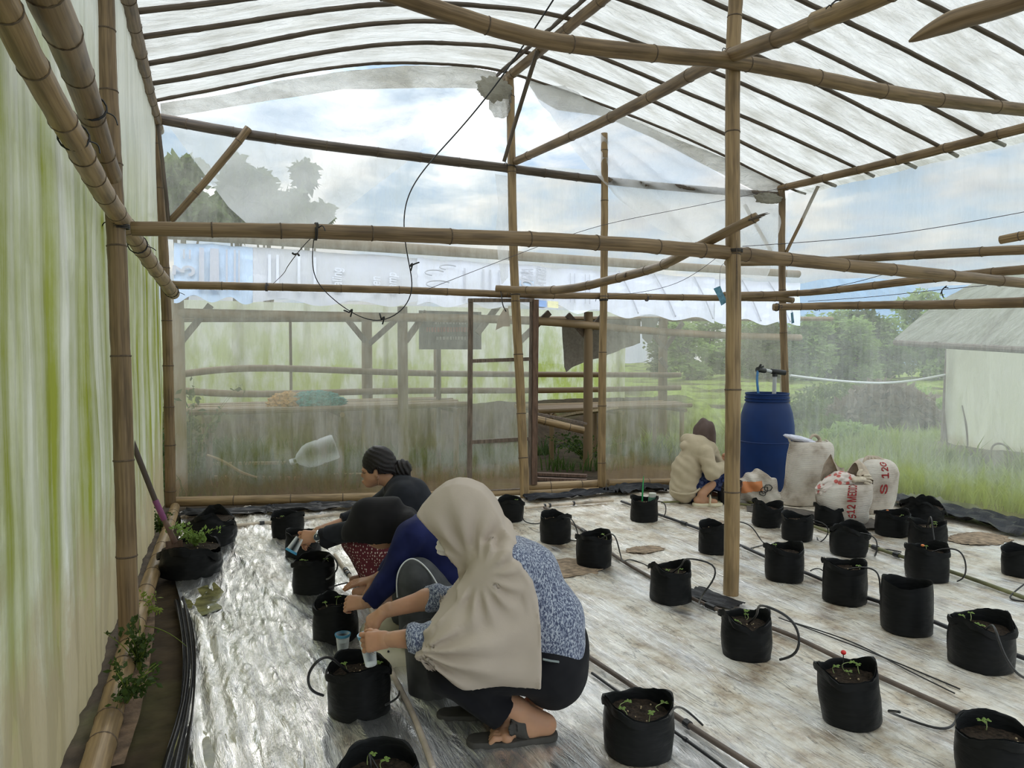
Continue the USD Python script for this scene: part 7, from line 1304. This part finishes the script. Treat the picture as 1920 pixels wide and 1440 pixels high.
bd.cap(SN, SF, .05, .05, .04).chain([SN, EN, WN], [.046, .042, .028], .02).chain([SF, EF, WF], [.046, .040, .028], .02)
for hh, kk, an in ((HN, KN, AN), (HF, KF, AF)):
    bd.chain([hh, kk, kk + (an - kk) * .5, an], [.085, .055, .05, .036], .03); f0 = an.copy(); f0[2] = .04; bd.chain([f0 + A([.05, 0, 0]), f0, f0 + A([-.13, -.03, -.01])], [.036, .036, .026], .02).cap(an, f0, .036, .036, .02)
hN = handblob(W3, WN, (-1, .0, -.02), (.0, -.85, .5), (0, -.1, 1), curls=((55, 50, 30), (58, 50, 30), (52, 48, 30), (40, 50, 30)), spread=7, size=1.05, thumbdir=(.3, .8, -.55), h=.003)
hF = handblob(W3, WF, (-.9, -.1, -.4), (-.2, -.2, 1), (0, -1, 0), curl=(40, 40, 30), spread=5, size=1.0, h=.003)
W3.add('body', fuse([bd.mesh(3), hN, hF]), M_SKIN)
for s_ in (-1, 1):
    W3.add('eyelid', tube([Q(679, 885.5, s_ * .026), Q(682, 887, s_ * .040), Q(686, 886.5, s_ * .050)], (.0014, .002, .0014), 6, n=8), M_HAIR)
hr = W3.blob(.006, x=(-.36, .16), w=(-.16, .16), z=(.70, 1.0)); hr.ell(Q(711, 868), (.098, .084, .105), .02, 12).cap(Q(722, 880), Q(742, 885), .075, .05, .04).cap(Q(716, 905, 0), Q(734, 905, 0), .055, .05, .02)
fc = hr.copy(); fc.F = np.full(fc.F.shape, .15, np.float32); fc.ell(Q(676, 900), (.085, .13, .075), .0, 30).ell(Q(704, 888, -.085), (.018, .03, .026), .01).ell(Q(704, 888, .085), (.018, .03, .026), .01).cap(Q(700, 925, -.1), Q(700, 925, .1), .05, .05, .01); hr.F = np.maximum(hr.F, -fc.F)
fc = hr.copy(); fc.F = np.full(fc.F.shape, .15, np.float32); fc.ell(Q(706, 902, -.08), (.026, .05, .030), .0).ell(Q(706, 902, .08), (.026, .05, .030), .0); hr.F = np.maximum(hr.F, -fc.F); hr.wrinkle(lambda p: .002 * np.sin(p[:, 2] * 260 + 120 * p[:, 0] + 9 * fbm(p * 12, 2, 3))); hp = W3.add('hair', hr, M_HAIR)
bn = Blob(Q(755, 881) - .12, Q(755, 881) + .12, .005); bn.ell(Q(754, 881), (.052, .056, .062), .02).cap(Q(738, 882), Q(756, 882), .04, .04, .02).wrinkle(lambda p: .010 * (fbm(p * 34, 3, 4) - .5) + .004 * np.sin(p[:, 0] * 240 + p[:, 2] * 120)); W3.add('bun', bn, M_HAIR, hp)
wc = WN + A([.005, -.030, .004]); M_WSIL = plain('watch_silver', (.62, .63, .62), .3, metal=.9, var=.05)
wt = W3.add('wristwatch', trimesh.util.concatenate([lathed([(0, -.006), (.0205, -.006), (.0225, -.002), (.0225, .004), (.019, .006)], wc, (0, -1, .35), 28), tube([WN + .031 * A([0, math.cos(q), math.sin(q)]) for q in np.linspace(0, 2 * PI, 25)], (.006, .006), 8, squash=1.4)]), M_WSIL)
W3.add('dial', lathed([(0, .0062), (.0185, .0062), (.0185, .005)], wc, (0, -1, .35), 28), plain('watch_dial', (.03, .04, .06), .15), wt)
cup('clear cup tipped over the bag by the hand with the wristwatch', dep(562, 1008, 4.14), (-.55, -.12, -.8), 0, .032, .09)

# ---------------------------------------------------------------- the person at the back
W4 = Person('person squatting by the back wall in a beige hoodie and brown headscarf, facing away', 7.0, 1310, (-.42, .42), (-.42, .42), 1.0); Q = W4.Q
hd = W4.blob(.009); SN, SF = Q(1322, 848, -.14), Q(1330, 845, .14); EN, EF, WN, WF = Q(1334, 886, -.24), Q(1348, 872, .18), Q(1364, 873, -.10), Q(1362, 856, .14)
for s_ in (-.085, .085): hd.chain([Q(1284, 915, s_), Q(1288, 880, s_), Q(1305, 842, s_), Q(1312, 832, s_)], [.145, .13, .105, .08], .05)
hd.cap(SN, SF, .075, .075, .05).chain([Q(1322, 850, -.17), Q(1334, 886, -.24), Q(1357, 875, -.13)], [.078, .072, .056], .012, True).chain([SF, EF, Q(1352, 862, .15)], [.075, .065, .05], .04, True)
hd.cap(Q(1296, 828, -.06), Q(1332, 838, -.06), .075, .055, .02).cap(Q(1288, 824), Q(1298, 832, -.10), .060, .066, .015).cap(Q(1284, 836, -.10), Q(1318, 844, -.19), .045, .030, .010)
hd.wrinkle(lambda p: .018 * (fbm(p * 8, 3, 22) - .5) + .004 * np.sin(p[:, 2] * 70 + p[:, 0] * 45 + 9 * fbm(p * 5, 2, 2)) * (p[:, 2] < .45)); hdp = W4.add('hoodie', hd, M_HOOD)
W4.add('hem_band', tube([Q(1258, 921, -.16), Q(1275, 926, -.25), Q(1298, 925, -.25), Q(1312, 916, -.2)], .010, 8, n=16), M_HOOD, hdp)
kt = W4.blob(.009); HN, HF, KN, KF = Q(1292, 920, -.1), Q(1292, 918, .1), Q(1350, 890, -.12), Q(1356, 888, .12); AN, AF = Q(1316, 927, -.22), Q(1318, 922, .12)
kt.ell(Q(1290, 915), (.11, .15, .11), .03).chain([HN, KN, Q(1340, 918, -.13)], [.105, .080, .060], .04, True).chain([HF, KF, Q(1345, 922, .12)], [.115, .085, .065], .04, True).cap(KN, KF, .07, .07, .05).wrinkle(lambda p: .010 * (fbm(p * 9, 3, 31) - .5)); W4.add('skirt', kt, M_BATIK)
bd = W4.blob(.008); bd.ell(Q(1321, 810), (.088, .075, .11), .02).cap(Q(1314, 838), Q(1318, 822), .052, .05, .03).ell(Q(1338, 812, .03), (.015, .015, .018), .01)
for s_ in (-.07, .07): bd.chain([Q(1290, 915, s_), Q(1308, 845, s_ * .9)], [.10, .08], .05)
bd.cap(SN, SF, .05, .05, .04).chain([SN, EN, WN], [.046, .042, .028], .02).chain([SF, EF, WF], [.046, .04, .028], .02)
for hh, kk, an in ((HN, KN, AN), (HF, KF, AF)):
    bd.chain([hh, kk, an], [.085, .055, .038], .03); f0 = an.copy(); f0[2] = .05; bd.chain([f0 + A([-.04, 0, 0]), f0, f0 + A([.12, .0, -.012])], [.036, .038, .026], .02).cap(an, f0, .038, .036, .02)
hN = handblob(W4, WN, (.8, .35, -.35), (.3, -.7, .6), (0, 0, 1), curl=(40, 40, 30), size=1.0, h=.0035); hF = handblob(W4, WF, (.85, -.1, -.5), (.3, -.4, .8), (0, -1, 0), curl=(35, 35, 30), size=1.0, h=.0035)
W4.add('body', fuse([bd.mesh(3), hN, hF]), M_SKIN)
hs = W4.blob(.008, x=(-.2, .3), w=(-.22, .22), z=(.5, 1.0)); hs.ell(Q(1320, 808), (.098, .098, .118), .03).cap(Q(1326, 815), Q(1331, 845), .085, .05, .04).cap(Q(1316, 825), Q(1312, 840), .08, .07, .03).wrinkle(lambda p: .008 * np.sin(p[:, 0] * 70 + 3 * fbm(p * 6, 2, 5)) + .006 * (fbm(p * 10, 2, 7) - .5)); W4.add('headscarf', hs, M_BROWNH)
for an in (AN, AF):
    f0 = an.copy(); sb = Blob((f0[0] - .13, f0[1] - .09, -.005), (f0[0] + .24, f0[1] + .09, .12), .006); f0[2] = .014; sb.chain([f0 + A([-.045, 0, 0]), f0 + A([.09, 0, 0]), f0 + A([.15, 0, 0])], [.042, .048, .042], .02); X, Y, Z = sb.pts((slice(None),) * 3); sb.F = np.maximum(sb.F, np.abs(Z - .015) - .014 + 0 * sb.F)
    sl_ = W4.add('slide', sb.mesh(2), M_CREAM, label='cream rubber slide'); W4.add('strap', tube([f0 + A([.06, -.046, .0]), f0 + A([.065, -.035, .045]), f0 + A([.07, 0, .062]), f0 + A([.065, .035, .045]), f0 + A([.06, .046, 0])], (.026, .030, .030, .030, .026), 10, n=16, squash=.25), M_CREAM, sl_)

# slumped printed sack before that person
C = dep(1428, 661, 6.95) * A([1, 1, 0]); sb = Blob((-.34, -.22, -.01), (.34, .22, .40), .009)
sb.cap((-.20, 0, .10), (-.02, 0, .17), .10, .13, .05).cap((-.02, 0, .17), (.10, 0, .15), .12, .08, .05).cap((.1, 0, .12), (.13, 0, .20), .06, .03, .03).cap((.10, 0, .06), (.26, 0, .02), .08, .05, .04).cap((-.05, -.05, .06), (.16, -.07, .03), .09, .06, .04)
sb.wrinkle(lambda p: .03 * (fbm(p * 7, 4, 5) - .5) + .010 * np.sin(p[:, 0] * 45 + p[:, 2] * 30 + 4 * fbm(p * 5, 2, 2))); X, Y, Z = sb.pts((slice(None),) * 3); sb.F = np.maximum(sb.F, .004 - Z + 0 * sb.F); m = sb.mesh(2)
t = thing('sack', 'slumped pale sack with an orange printed patch between the bucket and the barrel', 'sack', C); v = A(m.vertices); wv = C + v[:, :1] * RT + v[:, 1:2] * f2 + v[:, 2:] * A([0, 0, 1.]); sm_ = trimesh.Trimesh(wv, m.faces[:, ::-1], process=False); sm_ = sm_ if sm_.volume > 0 else trimesh.Trimesh(wv, m.faces, process=False)
obj('bag', sm_, M_SACK, t, smooth=True)
tri = sm_; M_ORP = plain('orange_print', (.60, .22, .08), .7, var=.1); fcs = A(tri.vertices)[tri.faces].mean(1); uv_ = np.stack([(fcs - C) @ RT, fcs[:, 2]], 1); front = (tri.face_normals @ f2) < -.15
sel = front & (uv_[:, 0] > -.20) & (uv_[:, 0] < -.02) & (uv_[:, 1] > .10 + .18 * (uv_[:, 0] + .2)) & (uv_[:, 1] < .20 + .1 * (uv_[:, 0] + .2))
if sel.any(): sub = tri.submesh([np.where(sel)[0]], append=True); sub.vertices += A(sub.vertex_normals) * .003; obj('printed_patch', sub, M_ORP, t, smooth=True)
from scipy.spatial import cKDTree
kd = cKDTree(np.stack([(A(tri.vertices) - C) @ RT, A(tri.vertices)[:, 2]], 1)[A(tri.vertex_normals) @ f2 < -.1]); fv = A(tri.vertices)[A(tri.vertex_normals) @ f2 < -.1]
for cx_, cz_, rr_ in ((.0, .14, .028), (.035, .155, .03), (-.02, .11, .022)):
    q = [fv[kd.query([cx_ + rr_ * 1.3 * math.cos(a), cz_ + rr_ * math.sin(a)])[1]] - f2 * .006 for a in np.linspace(0, 2 * PI, 22)]; obj('printed_outline', tube(q, .0032, 5), M_BLACKTIE, t)
